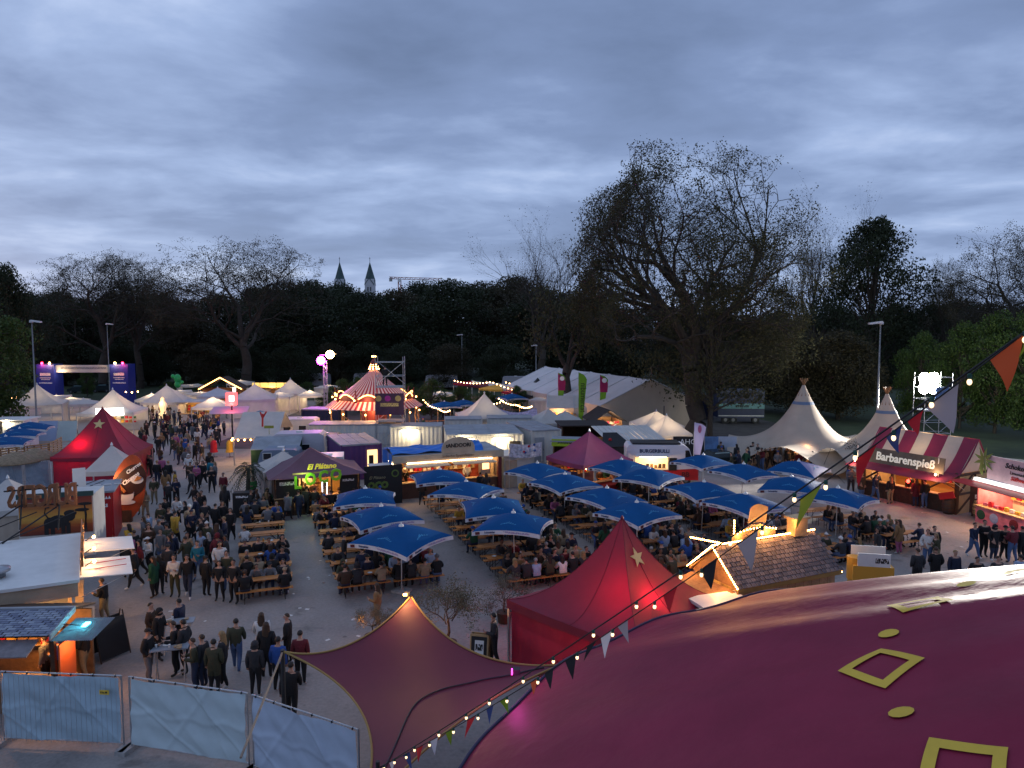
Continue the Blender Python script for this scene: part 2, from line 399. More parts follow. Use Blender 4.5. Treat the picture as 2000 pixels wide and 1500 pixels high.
def dense_proto(seed, H, W_, base, nl, per, lsize, leafmat, lobe=.26):
    r = np.random.default_rng(seed); P = []; segs = []
    c0 = np.array([0, 0, base]); top = H
    for i in range(nl):
        t = (i+.5)/nl; z = base + (H-base)*(t*.92+.06); prof = math.sin(math.pi*min(1, (t*.88+.12)))**.6
        a = r.uniform(0, 2*math.pi); rad = W_/2*prof*r.uniform(.35, .95)
        c = np.array([math.cos(a)*rad, math.sin(a)*rad, z]); s = W_*lobe*r.uniform(.65, 1.15)*(.6+.4*prof)
        d = r.normal(size=(per, 3)); d /= np.linalg.norm(d, axis=1)[:, None]
        q = c + d*np.array([1, 1, .75])*s*r.uniform(.45, 1.08, (per, 1)); P.append(q)
        m = np.array([0, 0, z*.55]); segs += [(m, (m+c)/2+r.normal(size=3)*.3, .16, .11), ((m+c)/2, c, .11, .05)]
        for _ in range(3):
            e = c + d[r.integers(per)]*s*.9; segs.append((c, e, .05, .02))
    P = np.concatenate(P); P = P[P[:, 2] > .3]
    zz = [0, H*.25, H*.5, H*.75]; rr = [H*.022, H*.018, H*.013, H*.006]
    for i in range(3): segs.append((np.array([0, 0, zz[i]]), np.array([0, 0, zz[i+1]]), rr[i], rr[i+1]))
    v, f = seg_mesh(segs, 5)
    return np_mesh('trunk', v, f, BARK), np_mesh('crown', *leaf_quads(P, lsize, r), leafmat)
def plant(proto, name, label, cat, loc, rz, sc, group=None):
    t = thing(name, label, cat, loc, rz, group); t.scale = sc if isinstance(sc, tuple) else (sc, sc, sc)
    link('trunk', proto[0], t); link('crown', proto[1], t); return t

# the great plane tree: wide fan of limbs
limbs = [(-.9, .1, .75, 12, .55), (-.55, -.5, .95, 12.5, .6), (-.25, .4, 1.1, 13, .6), (.15, -.2, 1.25, 13.5, .62), (.5, .3, 1.05, 13, .58),
         (.85, -.1, .85, 13, .55), (1.05, .3, .62, 11, .42), (-1.0, -.2, .45, 10, .4), (.2, .9, .6, 10, .4), (.1, -.9, .55, 9.5, .38), (.7, -.7, .45, 9, .34), (-.7, .7, .5, 9, .35)]
HERO = tree_proto(3, [(a, b, c, L*1.12, r) for a, b, c, L, r in limbs], 12, 4, 2, 66000, .25, .30, LEAFA, trunk_r=1.0, wig=.16, up=.03, shrink=.68, ang=(25, 55), env=(np.array([.6, 0, 20.]), np.array([18.6, 15., 15.6])))
lower = dense_proto(41, 20, 26, 5, 46, 330, .40, LEAFA, lobe=.17)
plant(HERO, 'plane_tree', 'huge spreading plane tree with sparse young leaves rising above the marquee', 'tree', (18.6, 73.5, 0), R(35), (.84, .82, .86))
plant(lower, 'linden_tree', 'low drooping leafy tree under the huge plane tree beside the marquee', 'tree', (20.2, 72.5, 0), 0, (.70, .45, .80))
b_l = [(-.6, .2, 1, 7.5, .6), (.55, -.3, 1, 7.5, .6), (0, .6, 1.2, 8, .6), (.1, -.5, 1.2, 8, .6), (-.9, -.2, .6, 6.5, .45), (.95, .2, .6, 6.5, .45)]
SPARSE = tree_proto(8, [(a, b, c, L*1.12, r) for a, b, c, L, r in b_l], 9, 4, 2, 30000, .17, .17, LEAFD, trunk_r=.55, wig=.17, up=.04, shrink=.68, env=(np.array([0, 0, 15.5]), np.array([10.5, 10., 9.6])))
BARE = tree_proto(17, [(x*.55, y*.55, 1.25, L, .5) for x, y, L in ((-1, 0, 7), (-.5, .5, 8), (0, -.4, 9), (.5, .3, 8.5), (1, -.1, 7), (-.3, -.8, 7))], 7, 4, 2, 4000, .15, .25, LEAFD, trunk_r=.42, wig=.10, up=.11, shrink=.62, ang=(15, 38))
DENSE = [dense_proto(100+i, 20, 15, 2.0, 46, 560, .46, m) for i, m in enumerate((LEAFB, LEAFD, LEAFB))]
BUSHY = dense_proto(140, 12, 9, .8, 34, 420, .30, LEAFC, lobe=.2)
CHEST = dense_proto(151, 27, 22, 3.0, 84, 360, .46, LEAFB, lobe=.16)
def sky_tree(proto, name, label, px, top_py, Y, H0, sc_w=1.0, rz=0.0, group=None):
    p = AT(px, top_py, Y); k = p.z/H0
    return plant(proto, name, label, 'tree', (p.x, Y, 0), rz, (k*sc_w, k*sc_w, k), group)
sky_tree(SPARSE, 'deciduous_tree', 'tall sparse tree with fine bare twigs behind the blue gateway', 195, 478, 128, 25.5, 1.25, 0)
sky_tree(SPARSE, 'deciduous_tree', 'second sparse twiggy tree, leaning on the bare one behind the gateway', 262, 486, 135, 25.5, 1.05, 2.2)
sky_tree(SPARSE, 'deciduous_tree', 'round sparse tree standing alone above the far stalls', 470, 455, 125, 25.5, 1.42, 4.0)
sky_tree(BARE, 'birch_tree', 'slim leafless tree with upright twigs beside the huge plane tree', 1062, 462, 135, 24, 1.5, 0)
sky_tree(BARE, 'birch_tree', 'slim leafless tree with upright twigs beside the dark chestnut', 1602, 420, 116, 24, 1.05, 1.3)
sky_tree(CHEST, 'chestnut_tree', 'dark dense chestnut tree with layered round crown', 1712, 432, 108, 27, .80, .4)
sky_tree(SPARSE, 'deciduous_tree', 'thin young tree with loose leaf tufts between chestnut and floodlight', 1858, 490, 104, 25.5, .5, .9)
sky_tree(SPARSE, 'deciduous_tree', 'leafy sparse tree at the edge of the wood beyond the drinks stall', 2000, 420, 92, 25.5, .95, 3.3)
sky_tree(BUSHY, 'maple_tree', 'bright green leafy tree overhanging the lamp post and white pagoda tent', -64, 572, 74, 12, .98, .5)
sky_tree(BUSHY, 'maple_tree', 'small leafy tree growing between the two blue gateway towers', 168, 722, 118, 12, .78, 2.5)
sky_tree(DENSE[0], 'conifer_tree', 'dark pointed tree behind the bright green maple', 6, 528, 110, 20, .55, 1.0)
# the belt of wood behind the fair
wood = [(-6, 1), (52, 0), (118, 2), (172, 0), (232, 1), (300, 2), (352, 1), (420, 0), (500, 2), (556, 0), (612, 0), (662, 2), (712, 0), (770, 1),
        (826, 2), (884, 0), (940, 1), (1002, 1), (1056, 0), (1110, 1), (1164, 2), (1222, 0), (1288, 1), (1342, 0), (1404, 2), (1460, 1), (1520, 0),
        (1580, 1), (1640, 2), (1698, 0), (1756, 1), (1822, 2), (1880, 0), (1940, 1), (2000, 0), (2060, 2)]
tops = {0: 575, 200: 585, 420: 590, 560: 560, 640: 552, 740: 572, 850: 560, 960: 548, 1060: 560, 1200: 600, 1400: 620, 1700: 610, 1850: 600, 2060: 590}
tk = sorted(tops)
words = ('dark green', 'brown olive', 'blackish green')
for i, (px, kx) in enumerate(wood):
    ty = np.interp(px, tk, [tops[t] for t in tk]) + random.uniform(-9, 12); Y = 150 + 22*(i % 3) + random.uniform(-5, 5)
    p = AT(px, ty, Y); k = p.z/20
    plant(DENSE[kx], 'woodland_tree', words[kx]+' dense tree in the wood behind the fair', 'tree', (p.x, Y, 0), random.uniform(0, 6.2), (k*1.25, k*1.25, k), 'woodland trees behind the fair')
for i in range(26):
    px = -30 + i*84 + random.uniform(-20, 20); Y = 137 + random.uniform(-4, 6)
    if 1010 < px < 1340: Y = 150
    plant(DENSE[(i*2) % 3], 'woodland_bush', words[(i*2) % 3]+' bush at the foot of the wood', 'bush', (AT(px, 700, Y).x, Y, -.4), random.uniform(0, 6.2), (.62, .62, .42), 'bushes at the foot of the wood')
for px, Y, h, wh in ((1560, 92, .5, 'right behind the first tipi peak'), (1640, 88, .52, 'in the gap between the two tipis'), (1480, 98, .5, 'behind the dark truck trailer'), (1880, 80, .55, 'beside the floodlight tower'), (1950, 76, .6, 'behind the striped roof gable'), (2020, 72, .62, 'behind the pink drinks stall'), (1800, 86, .5, 'straight behind the floodlight lamp')):
    plant(DENSE[1] if px < 1700 else BUSHY, 'hedge_tree', ('brown olive' if px < 1700 else 'green')+' leafy tree '+wh, 'tree', (AT(px, 700, Y).x, Y, 0), random.uniform(0, 6), (h*1.3, h*1.3, h*(1 if px < 1700 else 1.75)), 'trees close behind the tipis')

# ------------------------------------------------------------------ church and crane on the skyline
PLASTER = M('pale_plaster', (.46, .46, .48), .8, noise=(.3, .1)); COPPER = M('dark_green_copper', (.035, .07, .065), .6, noise=(.5, .3))
ch = thing('church', 'pale church with twin towers and dark green pointed spires', 'church', (AT(700, 600, 420).x, 420, 0))
B('nave', (0, 14, 12), (22, 40, 24), PLASTER, ch)
MB().slab([(-11.5, -6, 24.02), (0, -6, 33), (0, 34, 33), (-11.5, 34, 24.02)], .3).slab([(0, -6, 33), (11.5, -6, 24.02), (11.5, 34, 24.02), (0, 34, 33)], .3).build('nave_roof', COPPER, ch)
for sx, dz in ((-1, 0), (1, 1)):
    x = sx*8.6
    tw = B('tower', (x, -8, 20), (5.2, 5.2, 40), PLASTER, ch)
    hh = 36.3
    MB()._add([(x-2.8, -10.8, hh), (x+2.8, -10.8, hh), (x+2.8, -5.2, hh), (x-2.8, -5.2, hh), (x, -10.8, hh+4), (x+2.8, -8, hh+4), (x, -5.2, hh+4), (x-2.8, -8, hh+4), (x, -8, 50)],
              [(0, 4, 8), (4, 1, 8), (1, 5, 8), (5, 2, 8), (2, 6, 8), (6, 3, 8), (3, 7, 8), (7, 0, 8)]).build('spire', COPPER, ch)
    MB()._add([(x-2.61, -10.7, hh), (x+2.61, -10.7, hh), (x, -10.7, hh+3.6)], [(0, 1, 2)]).build('gable', PLASTER, ch)
    MB().tube([(x, -8, 49.5), (x, -8, 52.5)], .12).box((x, -8, 51.6), (.9, .15, .15)).build('cross', DARKMET, ch)
    for wx in (-.75, .75):
        MB().box((x+wx, -10.62, 34.3), (.9, .12, 2.4)).build('window', GLASSDK, ch)
cr = thing('tower_crane', 'red tower crane with long level jib on the skyline', 'crane', (AT(781, 600, 460).x, 460, 0))
RC = M('crane_red', (.32, .06, .04), .6)
def lattice(mb, a, b, w, n, r):
    a, b = Vector(a), Vector(b); d = (b-a).normalized(); u = Vector((0, 1, 0)); s = d.cross(u).normalized()
    for i, j in ((-1, -1), (1, -1), (1, 1), (-1, 1)): mb.tube([a+(u*i+s*j)*w/2, b+(u*i+s*j)*w/2], r, 4)
    for k in range(n):
        p, q = a.lerp(b, k/n), a.lerp(b, (k+1)/n); e = 1 if k % 2 else -1
        for o in (u*w/2, -u*w/2): mb.tube([p+o+s*e*w/2, q+o-s*e*w/2], r*.8, 4)
        for o in (s*w/2, -s*w/2): mb.tube([p+o+u*e*w/2, q+o-u*e*w/2], r*.8, 4)
m = MB(); lattice(m, (0, 0, 0), (0, 0, 43), 1.7, 22, .16); m.build('mast', RC, cr)
m = MB(); lattice(m, (0, 0, 44), (27, 0, 43.3), 1.2, 18, .12); m.build('jib', RC, cr)
m = MB(); lattice(m, (0, 0, 44), (-6.5, 0, 44.3), 1.2, 5, .14); m.build('counter_jib', RC, cr)
MB().box((-5.6, 0, 43.1), (1.8, 1.4, 2.2)).build('counterweight', CEMENT, cr)
MB().box((.2, -1.6, 42.6), (1.6, 1.4, 2)).build('cab', WPAINT, cr)

# ------------------------------------------------------------------ lamp posts
LAMPGREY = M('lamp_post_grey', (.20, .205, .21), .5, .4, noise=(2, .2)); LAMPHEAD = M('lamp_head_grey', (.55, .55, .57), .4, .2)
def lamp_post(x, Y, H, arm, label, base=False):
    t = thing('street_lamp', label, 'lamp post', (x, Y, 0), 0, 'tall unlit street lamps')
    MB().lathe([(.14, 0), (.14, 1.2), (.10, 1.25), (.055, H)], 8).build('pole', LAMPGREY, t, True)
    m = MB(); q = Matrix.Rotation(R(8)*arm, 3, 'Y'); m.box((.42*arm, 0, H+.02), (1.05, .34, .14), m=q); m.box((-.05*arm, 0, H), (.3, .2, .2)); m.build('lamp_head', LAMPHEAD, t)
    MB().box((.45*arm, 0, H-.06), (.6, .26, .03), m=q).build('lens', VALWHITE, t)
for px, top, Y, arm, lab in ((62, 628, 72, 1, 'tall grey street lamp beside the bright green maple'), (209, 633, 112, 1, 'tall grey street lamp behind the gateway banner'),
                             (1720, 631, 58, -1, 'tall grey street lamp between the two tipi tents'), (902, 654, 135, -1, 'tall grey street lamp against the dark wood behind the carousel'),
                             (1047, 675, 118, -1, 'tall grey street lamp rising from a cone beside the big marquee')):
    p = AT(px, top, Y); lamp_post(p.x, Y, p.z, arm, lab)
# ------------------------------------------------------------------ foreground: round tent, sail, red star tent, fence, bunting
def star_mesh(r, t=.012, mat=None, name='star'):
    pts = []
    for i in range(10):
        a = math.pi/2 + i*math.pi/5; q = r if i % 2 == 0 else r*.42
        pts.append((q*math.cos(a), 0, q*math.sin(a)))
    m = MB(); k = 10
    m._add(pts + [(x, -t, z) for x, _, z in pts] + [(0, -t, 0)], [(i, (i+1) % k, (i+1) % k+k, i+k) for i in range(k)] + [(2*k, i+k, (i+1) % k+k) for i in range(k)])
    return m.mesh(name, mat)
CX, CY, TR, TE, TA = 12.3, 8.0, 13.8, 3.5, 8.7          # round tent: centre, radius, eave and apex height
TENTRED = M('round_tent_maroon', (.225, .021, .050), .52, noise=(.6, .16), bump=(2.6, .45), spec=.14)
NS = 22
A0 = R(162.8)                                             # a diamond sits mid-panel here
def tent_z(r, a):
    s = r/TR; base = TA - (TA-TE)*(s*.86 + .14*s*s)
    return base - .16*(1-math.cos((a-A0)*NS+.9))*.62*s*(1.15-.5*s) - .03*math.sin(a*9+1)*s
EY = .94                                                  # slightly oval plan
def tent_pt(r, a, dz=0.0): return Vector((r*math.cos(a), EY*r*math.sin(a), tent_z(r, a)+dz))
rt = thing('round_tent', 'large round maroon tent roof with yellow diamonds and dots', 'tent', (CX, CY, 0))
def tent_panel(k):
    a0 = A0 + (k+.5)*2*math.pi/NS; a1 = a0 + 2*math.pi/NS
    return MB().grid(lambda u, v: tent_pt(.35+(TR-.35)*v, a0+(a1-a0)*u), 12, 16)
for k in range(NS): tent_panel(k).build('roof_panel', TENTRED, rt, True)
def on_roof(pts, r0, a0, lift=.012):                      # sheet of (radial, tangential) metres laid on the roof
    out_ = []
    for p, t in pts:
        a = a0+t/r0; x, y = RX+(r0+p)*math.cos(a), (RY+(r0+p)*math.sin(a))/EY; out_.append(tent_pt(math.hypot(x, y), math.atan2(y, x), lift))
    return out_
RX, RY, ND = 9.4-CX, 8.3-CY, 11                           # the ring of diamonds sits round its own mast
for k in range(ND):
    a = R(155.7) + k*2*math.pi/ND; rr = 4.42
    out = [(-.56, 0), (0, .57), (.56, 0), (0, -.57)]; inn = [(p*.66, t*.66) for p, t in out]
    mm = MB()
    for i in range(4):
        j = (i+1) % 4
        mm.grid(lambda u, v: on_roof([((1-v)*((1-u)*out[i][0]+u*out[j][0]) + v*((1-u)*inn[i][0]+u*inn[j][0]), (1-v)*((1-u)*out[i][1]+u*out[j][1]) + v*((1-u)*inn[i][1]+u*inn[j][1]))], rr, a, .03)[0], 8, 2)
    mm.build('diamond', YELLOW, rt)
    b = a + math.pi/ND
    pts = [(0.15*math.cos(t*math.pi/6), .15*math.sin(t*math.pi/6)) for t in range(12)]
    MB().quad(*on_roof(pts, rr, b, .03)).build('dot', YELLOW, rt)
DBLUE = M('dark_hem', (.035, .03, .07), .7); 
for k in range(NS):
    a0 = A0 + (k+.5)*2*math.pi/NS; a1 = a0 + 2*math.pi/NS
    MB().tube([tent_pt(TR+.02, a0+(a1-a0)*u/10, .02) for u in range(11)], .032, 6).build('hem', DBLUE, rt, True)
    MB().grid(lambda u, v: Vector((TR*.985*math.cos(a0+(a1-a0)*u), EY*TR*.985*math.sin(a0+(a1-a0)*u), (tent_z(TR, a0+(a1-a0)*u)-.03)*v)), 10, 1).build('wall_panel', REDCAN, rt)
MB().lathe([(.1, TA-.3), (.42, TA-.15), (.3, TA+.3), (.08, TA+.8)], 10).build('apex_ring', DARKMET, rt)

# red pagoda tent with star
def pagoda_fn(side, ze, zp, p):
    h = side/2
    def fn(u, v, face):
        # v 0 at eave .. 1 at peak, u along the eave
        s = 1-v; x = (2*u-1)*h*s; y = -h*s
        z = ze + (zp-ze)*(v**p) - .0
        z -= .16*(1-(2*u-1)**2)*s*(1-s*.4) * side/5
        y += .07*(1-(2*u-1)**2)*s*side/5
        q = Matrix.Rotation(face*math.pi/2, 3, 'Z'); return q @ Vector((x, y, z))
    return fn
def pagoda(name, label, pos, side, ze, zp, rot, mat, p=1.45, group=None, faces=None, walls=(), wallmat=None, valance=.28, glow=None, glowcol=(1, .72, .42), legs=True, cat='tent', finial=True):
    t = thing(name, label, cat, (pos[0], pos[1], 0), rot, group); fn = pagoda_fn(side, ze, zp, p)
    for k in range(4):
        m = (faces[k] if faces else mat)
        MB().grid(lambda u, v: fn(u, min(v, .999), k), 10, 10).build('roof_panel', m, t, True)
        if valance:
            MB().grid(lambda u, v: fn(u, 0, k) + Vector((0, 0, -valance*v)) + Matrix.Rotation(k*math.pi/2, 3, 'Z') @ Vector((0, -.012*v, 0)), 10, 1).build('valance', m, t)
    h = side/2-.05
    if legs:
        for i, j in ((-1, -1), (1, -1), (1, 1), (-1, 1)):
            MB().box((i*h, j*h, ze/2-.02), (.07, .07, ze-.05)).build('leg', ALU, t)
    for k in walls:
        q = Matrix.Rotation(k*math.pi/2, 3, 'Z'); hh = h-.06
        MB().grid(lambda u, v: q @ Vector(((2*u-1)*hh, -hh + .03*math.sin(u*40), .03 + (ze-.12)*v)), 24, 3).build('side_wall', wallmat or mat, t, True)
    MB().lathe([(.05, zp-.06), (.09, zp), (.02, zp+.18)] if finial else [(.05, zp-.08), (.06, zp-.02), (.01, zp+.06)], 8).build('finial', ALU if finial else mat, t)
    if glow: lamp(t, (0, 0, ze-.1), glow, glowcol, size=.25)
    return t
ctr = AT(1215, 1010, 22.9)
rs = pagoda('pagoda_tent', 'red pagoda tent with a yellow star, glowing red, behind the round tent', (ctr.x, 22.9), 5.3, 2.2, ctr.z, R(45), REDCAN, 2.0, walls=(0, 3), wallmat=REDCAN, finial=False)
def tent_seams(t, side, ze, zp, p):
    fn = pagoda_fn(side, ze, zp, p); sm_ = M('seam_dark_red', (.12, .010, .022), .7)
    for k in range(4):
        for u in (.0, .5): MB().tube([fn(u, v/14*.985, k)+Vector((0, 0, .006)) for v in range(15)], .010, 4).build('seam', sm_, t)
GOLD = M('pale_gold', (.62, .48, .20), .6)
st = link('star', star_mesh(.34, .015, GOLD), rs)
# star lies on the panel that faces the camera's right (panel 0 is rotated towards +x)
def put_star(st, side, ze, zp, p, face, u, v, lift=.03):
    fn = pagoda_fn(side, ze, zp, p); a = fn(u, v, face); du = fn(u+.02, v, face)-fn(u-.02, v, face); dv = fn(u, v+.02, face)-fn(u, v-.02, face)
    n = du.cross(dv).normalized(); x = du.normalized(); z = x.cross(-n).normalized() if False else n.cross(x)
    st.matrix_local = Matrix(((x.x, -n.x, z.x, a.x+n.x*lift), (x.y, -n.y, z.y, a.y+n.y*lift), (x.z, -n.z, z.z, a.z+n.z*lift), (0, 0, 0, 1)))
put_star(st, 5.3, 2.2, ctr.z, 2.0, 0, .46, .76)
MB().ball((-.5, -1.35, 2.35), (.12, .12, .14)).build('red_lamp', M('red_lamp_glow', (1, .05, .12), .4, emit=12, ecol=(1, .03, .10)), rs)
lamp(rs, (-.35, -1.0, 2.32), 120, (1, .03, .12), size=.2)
tent_seams(rs, 5.3, 2.2, ctr.z, 2.0)
# left red star tent
c2 = AT(200, 795, 51.5)
ls = pagoda('pagoda_tent', 'red pagoda tent with a yellow star beside the churros banner', (c2.x, 51.5), 5.0, 2.3, c2.z, R(8), REDCAN, 1.35, walls=(0, 1, 3), wallmat=REDCAN, finial=False)
s2 = link('star', star_mesh(.42, .015, GOLD), ls); put_star(s2, 5.0, 2.3, c2.z, 1.35, 0, .5, .72)
tent_seams(ls, 5.0, 2.3, c2.z, 1.35)
lamp(ls, (-.95, -1.25, 2.75), 120, (1, .03, .10), size=.2)

# stretched sail with yellow hem
sA, sB = AT(552, 1273, 18.0), AT(803, 1165, 18.9)
sC, sD = Vector((1.15, 16.6, 3.0)), Vector((-2.75, 11.6, 2.5))
def arc(a, b, sag, dip, t):
    p = a.lerp(b, t); d = (b-a); n = Vector((-d.y, d.x, 0)).normalized(); w = 4*t*(1-t); return p + n*sag*w + Vector((0, 0, -dip*w))
eAB = lambda t: arc(sA, sB, -.75, .25, t)
eDC = lambda t: arc(sD, sC, .40, -.10, t)
eAD = lambda t: arc(sA, sD, 1.15, .10, t)
eBC = lambda t: arc(sB, sC, -.55, .35, t)
def sail(u, v):   # u along A-B, v from AB edge to DC edge
    l = eAB(u).lerp(eDC(u), v) + eAD(v).lerp(eBC(v), u)
    b = (sA*(1-u)+sB*u)*(1-v) + (sD*(1-u)+sC*u)*v
    wr = .018*math.sin(26*(u+v*.6))*v*v*u
    return l - b + Vector((0, 0, -.25*16*u*(1-u)*v*(1-v)*.3 + wr))
sl = thing('shade_sail', 'maroon shade sail with yellow hem stretched over a pole beside the fence', 'awning', (0, 0, 0))
SAILRED = M('sail_maroon', (.125, .016, .036), .6, noise=(.7, .12), bump=(1.2, .2), transl=.08)
MB().grid(sail, 36, 36).build('sail_cloth', SAILRED, sl, True)
for e in (eAB, eDC, eAD, eBC):
    MB().tube([e(i/30)+Vector((0, 0, .012)) for i in range(31)], .026, 6).build('hem', M('sail_hem_ochre', (.27, .17, .05), .7), sl, True)
MB().tube([sail(u, 1-.42*math.sin(math.pi*u)**.9)+Vector((0, 0, .02)) for u in [.03+.94*i/28 for i in range(29)]], .018, 5).build('seam_cable', DARKMET, sl)
MB().tube([(sA.x, sA.y, 0), sA + Vector((0, 0, .05))], .06, 8).build('pole', DARKMET, sl)
MB().tube([(sB.x, sB.y, 0), sB + Vector((0, 0, .05))], .06, 8).build('pole', DARKMET, sl)
MB().tube([sA, AT(470, 1480, 14.2)], .028, 5).build('guy_rope', M('rope', (.25, .2, .15), .9), sl)
tl = thing('spotlight', 'small warm spotlight clamped to the peak of the shade sail', 'lamp', sB + Vector((-.10, -.03, .09)))
MB().box((0, 0, .0), (.13, .10, .08)).build('housing', DARKMET, tl)
MB().box((-.05, -.055, -.01), (.10, .02, .06)).build('lens', M('amber_lens', (1, .6, .25), .4, emit=14, ecol=(1, .50, .15)), tl)
lamp(tl, (-.1, -.15, .15), 22, (1, .52, .18), size=.08)
# orange plank deck and counter under the sail's open side
DECKO = M('orange_board', (.36, .12, .03), .6, noise=(2, .3))
dk = thing('serving_counter', 'orange wooden counter with grey top beneath the maroon sail', 'counter', (-.35, 12.2, 0), R(28))
for i in range(9): MB().box((-1.5+i*.34, 0, .55), (.33, .05, 1.1)).build('plank', DECKO, dk)
MB().box((0, .35, 1.13), (3.2, .75, .05)).build('counter_top', GREYROOF, dk)
MB().tube([(-1.5, .1, 0), (-1.3, .1, 2.5)], .03).tube([(1.4, .1, 0), (1.2, .1, 2.5)], .03).build('post', DARKMET, dk)
lamp(dk, (0, -.6, 1.9), 14, (1, .4, .12), size=.2)

# mobile fence with blue tarpaulin
TARP = [M('tarp_pale_blue_a', (.36, .48, .55), .55, noise=(1.2, .10), bump=(1.3, .5)), M('tarp_pale_blue_b', (.47, .56, .58), .55, noise=(1.1, .10), bump=(1.2, .5)), M('tarp_pale_blue_c', (.41, .48, .58), .55, noise=(1.1, .10), bump=(1.2, .5))]
def fence_panel(a, b, mat, label, wires=True, H=2.0, name='fence_panel', group='tarpaulin fence panels', sign=False):
    a, b = Vector((a[0], a[1], 0)), Vector((b[0], b[1], 0)); L_ = (b-a).length; rz = math.atan2(b.y-a.y, b.x-a.x)
    t = thing(name, label, 'fence', a, rz, group)
    for x in (.05, L_-.05): MB().tube([(x, 0, .05), (x, 0, H)], .022, 8).build('post', STEEL, t)
    for z in (.18, H): MB().tube([(.05, 0, z), (L_-.05, 0, z)], .02, 8).build('rail', STEEL, t)
    ph = random.uniform(0, 6)
    def cloth(u, v):
        x, z = .1+(L_-.2)*u, .2+(H-.24)*v
        w = .022*math.sin(3.1*x+5*v+ph) + .03*max(0, 1-abs((u-.15)-(1-v)*.55)*9) + .026*max(0, 1-abs((u-.55)-(1-v)*.4)*10) + .012*math.sin(17*v+2*x) + .02*max(0, 1-abs(v-.5+.03*math.sin(6*x))*16)
        w += .035*max(0, 1-abs(u*1.1+v*.9-.55-.2*math.sin(ph))*26) + .04*max(0, 1-abs(u*1.4+v*.75-1.35-.1*math.sin(ph*3))*30) + .03*max(0, 1-abs(u-.85+.25*v)*34) + .018*max(0, 1-abs(u*.9-v*.35-.1-.2*math.cos(ph))*30) + .012*math.sin(9*x+14*v+ph)*math.sin(5*v+2*x); return Vector((x, -.03-w, z))
    MB().grid(cloth, 110, 44).build('tarpaulin', mat, t, True)
    if wires:
        for i in range(int(L_/.14)):
            MB().box((.1+i*.14, -.005-.145, H/2+.09), (.006, .006, H-.2)).build('wire', STEEL, t)
    for x in (.0, L_): MB().box((x, 0, .06), (.22, .65, .12)).build('foot', CEMENT, t)
    for i in range(6):
        MB().box((.2+(L_-.4)*i/5, -.02, H-.005), (.016, .06, .05)).build('cable_tie', BLACK, t)
    if sign:
        MB().box((L_-.42, -.165, H-.38), (.26, .01, .12)).build('tag_plate', YELLOW, t)
        printed(t, (L_-.42, -.172, H-.38), .2, .05, 'black')
    return t
f1 = AT(247, 1338, 18.1); f2 = AT(487, 1376, 17.2); f0 = Vector((f1.x-3.5, 18.35, 0)); f3 = AT(705, 1455, 15.6); d = (Vector((f3.x, f3.y, 0))-Vector((f2.x, f2.y, 0))).normalized()
fence_panel((f0.x, f0.y), (f1.x-.08, f1.y), TARP[0], 'blue tarpaulin fence panel with wire grid and yellow tag', sign=True)
fence_panel((f1.x+.05, f1.y-.03), (f2.x, f2.y), TARP[1], 'creased pale tarpaulin fence panel beside the panel with a yellow tag', wires=False)
fence_panel((f2.x+.06, f2.y-.05), (f2.x+d.x*3.5, f2.y-.05+d.y*3.5), TARP[2], 'creased tarpaulin fence panel running under the shade sail', wires=False)

# bunting with bulbs, slung close to the camera
BA, BZ = AT(738, 1502, 12.6), AT(2120, 565, 5.6)
def cable(t, sag=.10): return BA.lerp(BZ, t) + Vector((0, 0, -sag*4*t*(1-t)))
bt = thing('bunting', 'string of coloured pennants and small bulbs slung above the tents', 'bunting', BA)
MB().tube([cable(i/40)-BA for i in range(41)], .009, 5).build('cable', BLACK, bt)
MB().tube([cable(i/40, .28)-BA+Vector((.02, .06, 0)) for i in range(41)], .007, 5).build('cable', BLACK, bt)
MB().tube([(0, 0, -BA.z), (0, 0, .15)], .04, 8).build('end_post', DARKMET, bt)
MB().tube([(BZ-BA)+Vector((.02, 0, -BZ.z)), (BZ-BA)+Vector((.02, 0, .5))], .05, 8).build('end_post', DARKMET, bt)
pcol = {'red': (.36, .012, .02), 'black': (.016, .016, .02), 'white': (.55, .53, .56), 'green': (.13, .22, .015), 'blue': (.03, .05, .16), 'orange': (.50, .09, .03), 'grey': (.28, .25, .28), 'olive': (.20, .24, .02)}
plist = [(.04, 'white', .16), (.085, 'blue', .2), (.125, 'red', .18), (.165, 'white', .2), (.205, 'green', .18), (.262, 'red', .2), (.305, 'blue', .16), (.335, 'green', .16), (.40, 'orange', .16), (.428, 'black', .17), (.468, 'black', .20),
         (.505, 'black', .16), (.53, 'white', .2), (.555, 'grey', .16), (.625, 'red', .2), (.675, 'black', .22), (.722, 'grey', .24), (.79, 'olive', .22), (.842, 'red', .20), (.866, 'blue', .14), (.884, 'red', .14), (.905, 'grey', .26), (.952, 'orange', .25), (.972, 'olive', .16)]
for i, (t, c, s) in enumerate(plist):
    s *= 1.55
    p = cable(t, .28)-BA+Vector((.02, .06, 0)); q = cable(t+.006, .28)-BA+Vector((.02, .06, 0)); d_ = (q-p).normalized(); a = p - d_*s*.42; b = p + d_*s*.42
    tip = p + Vector((.25*s*math.sin(i*2.1), .15*s*math.cos(i*1.7), -s*1.0)) + d_*s*.3*math.sin(i)
    def pen(u, v): 
        e = a.lerp(b, u); return e.lerp(tip, v*.985) + Vector((0, .03*math.sin(4*v+i)*v, 0))
    MB().grid(pen, 3, 6).build('pennant', M('pennant_'+c, pcol[c], .8, transl=.25), bt, True)
bmesh_ = MB().ball((0, 0, -.055), (.021, .021, .028), 8, 6).mesh('bulb', M('festoon_bulb', (1, .8, .5), .4, emit=2.2, ecol=(1, .68, .36)), True)
smesh = MB().lathe([(.018, -.03), (.02, .012), (.008, .02)], 8).mesh('socket', M('green_socket', (.01, .07, .05), .6))
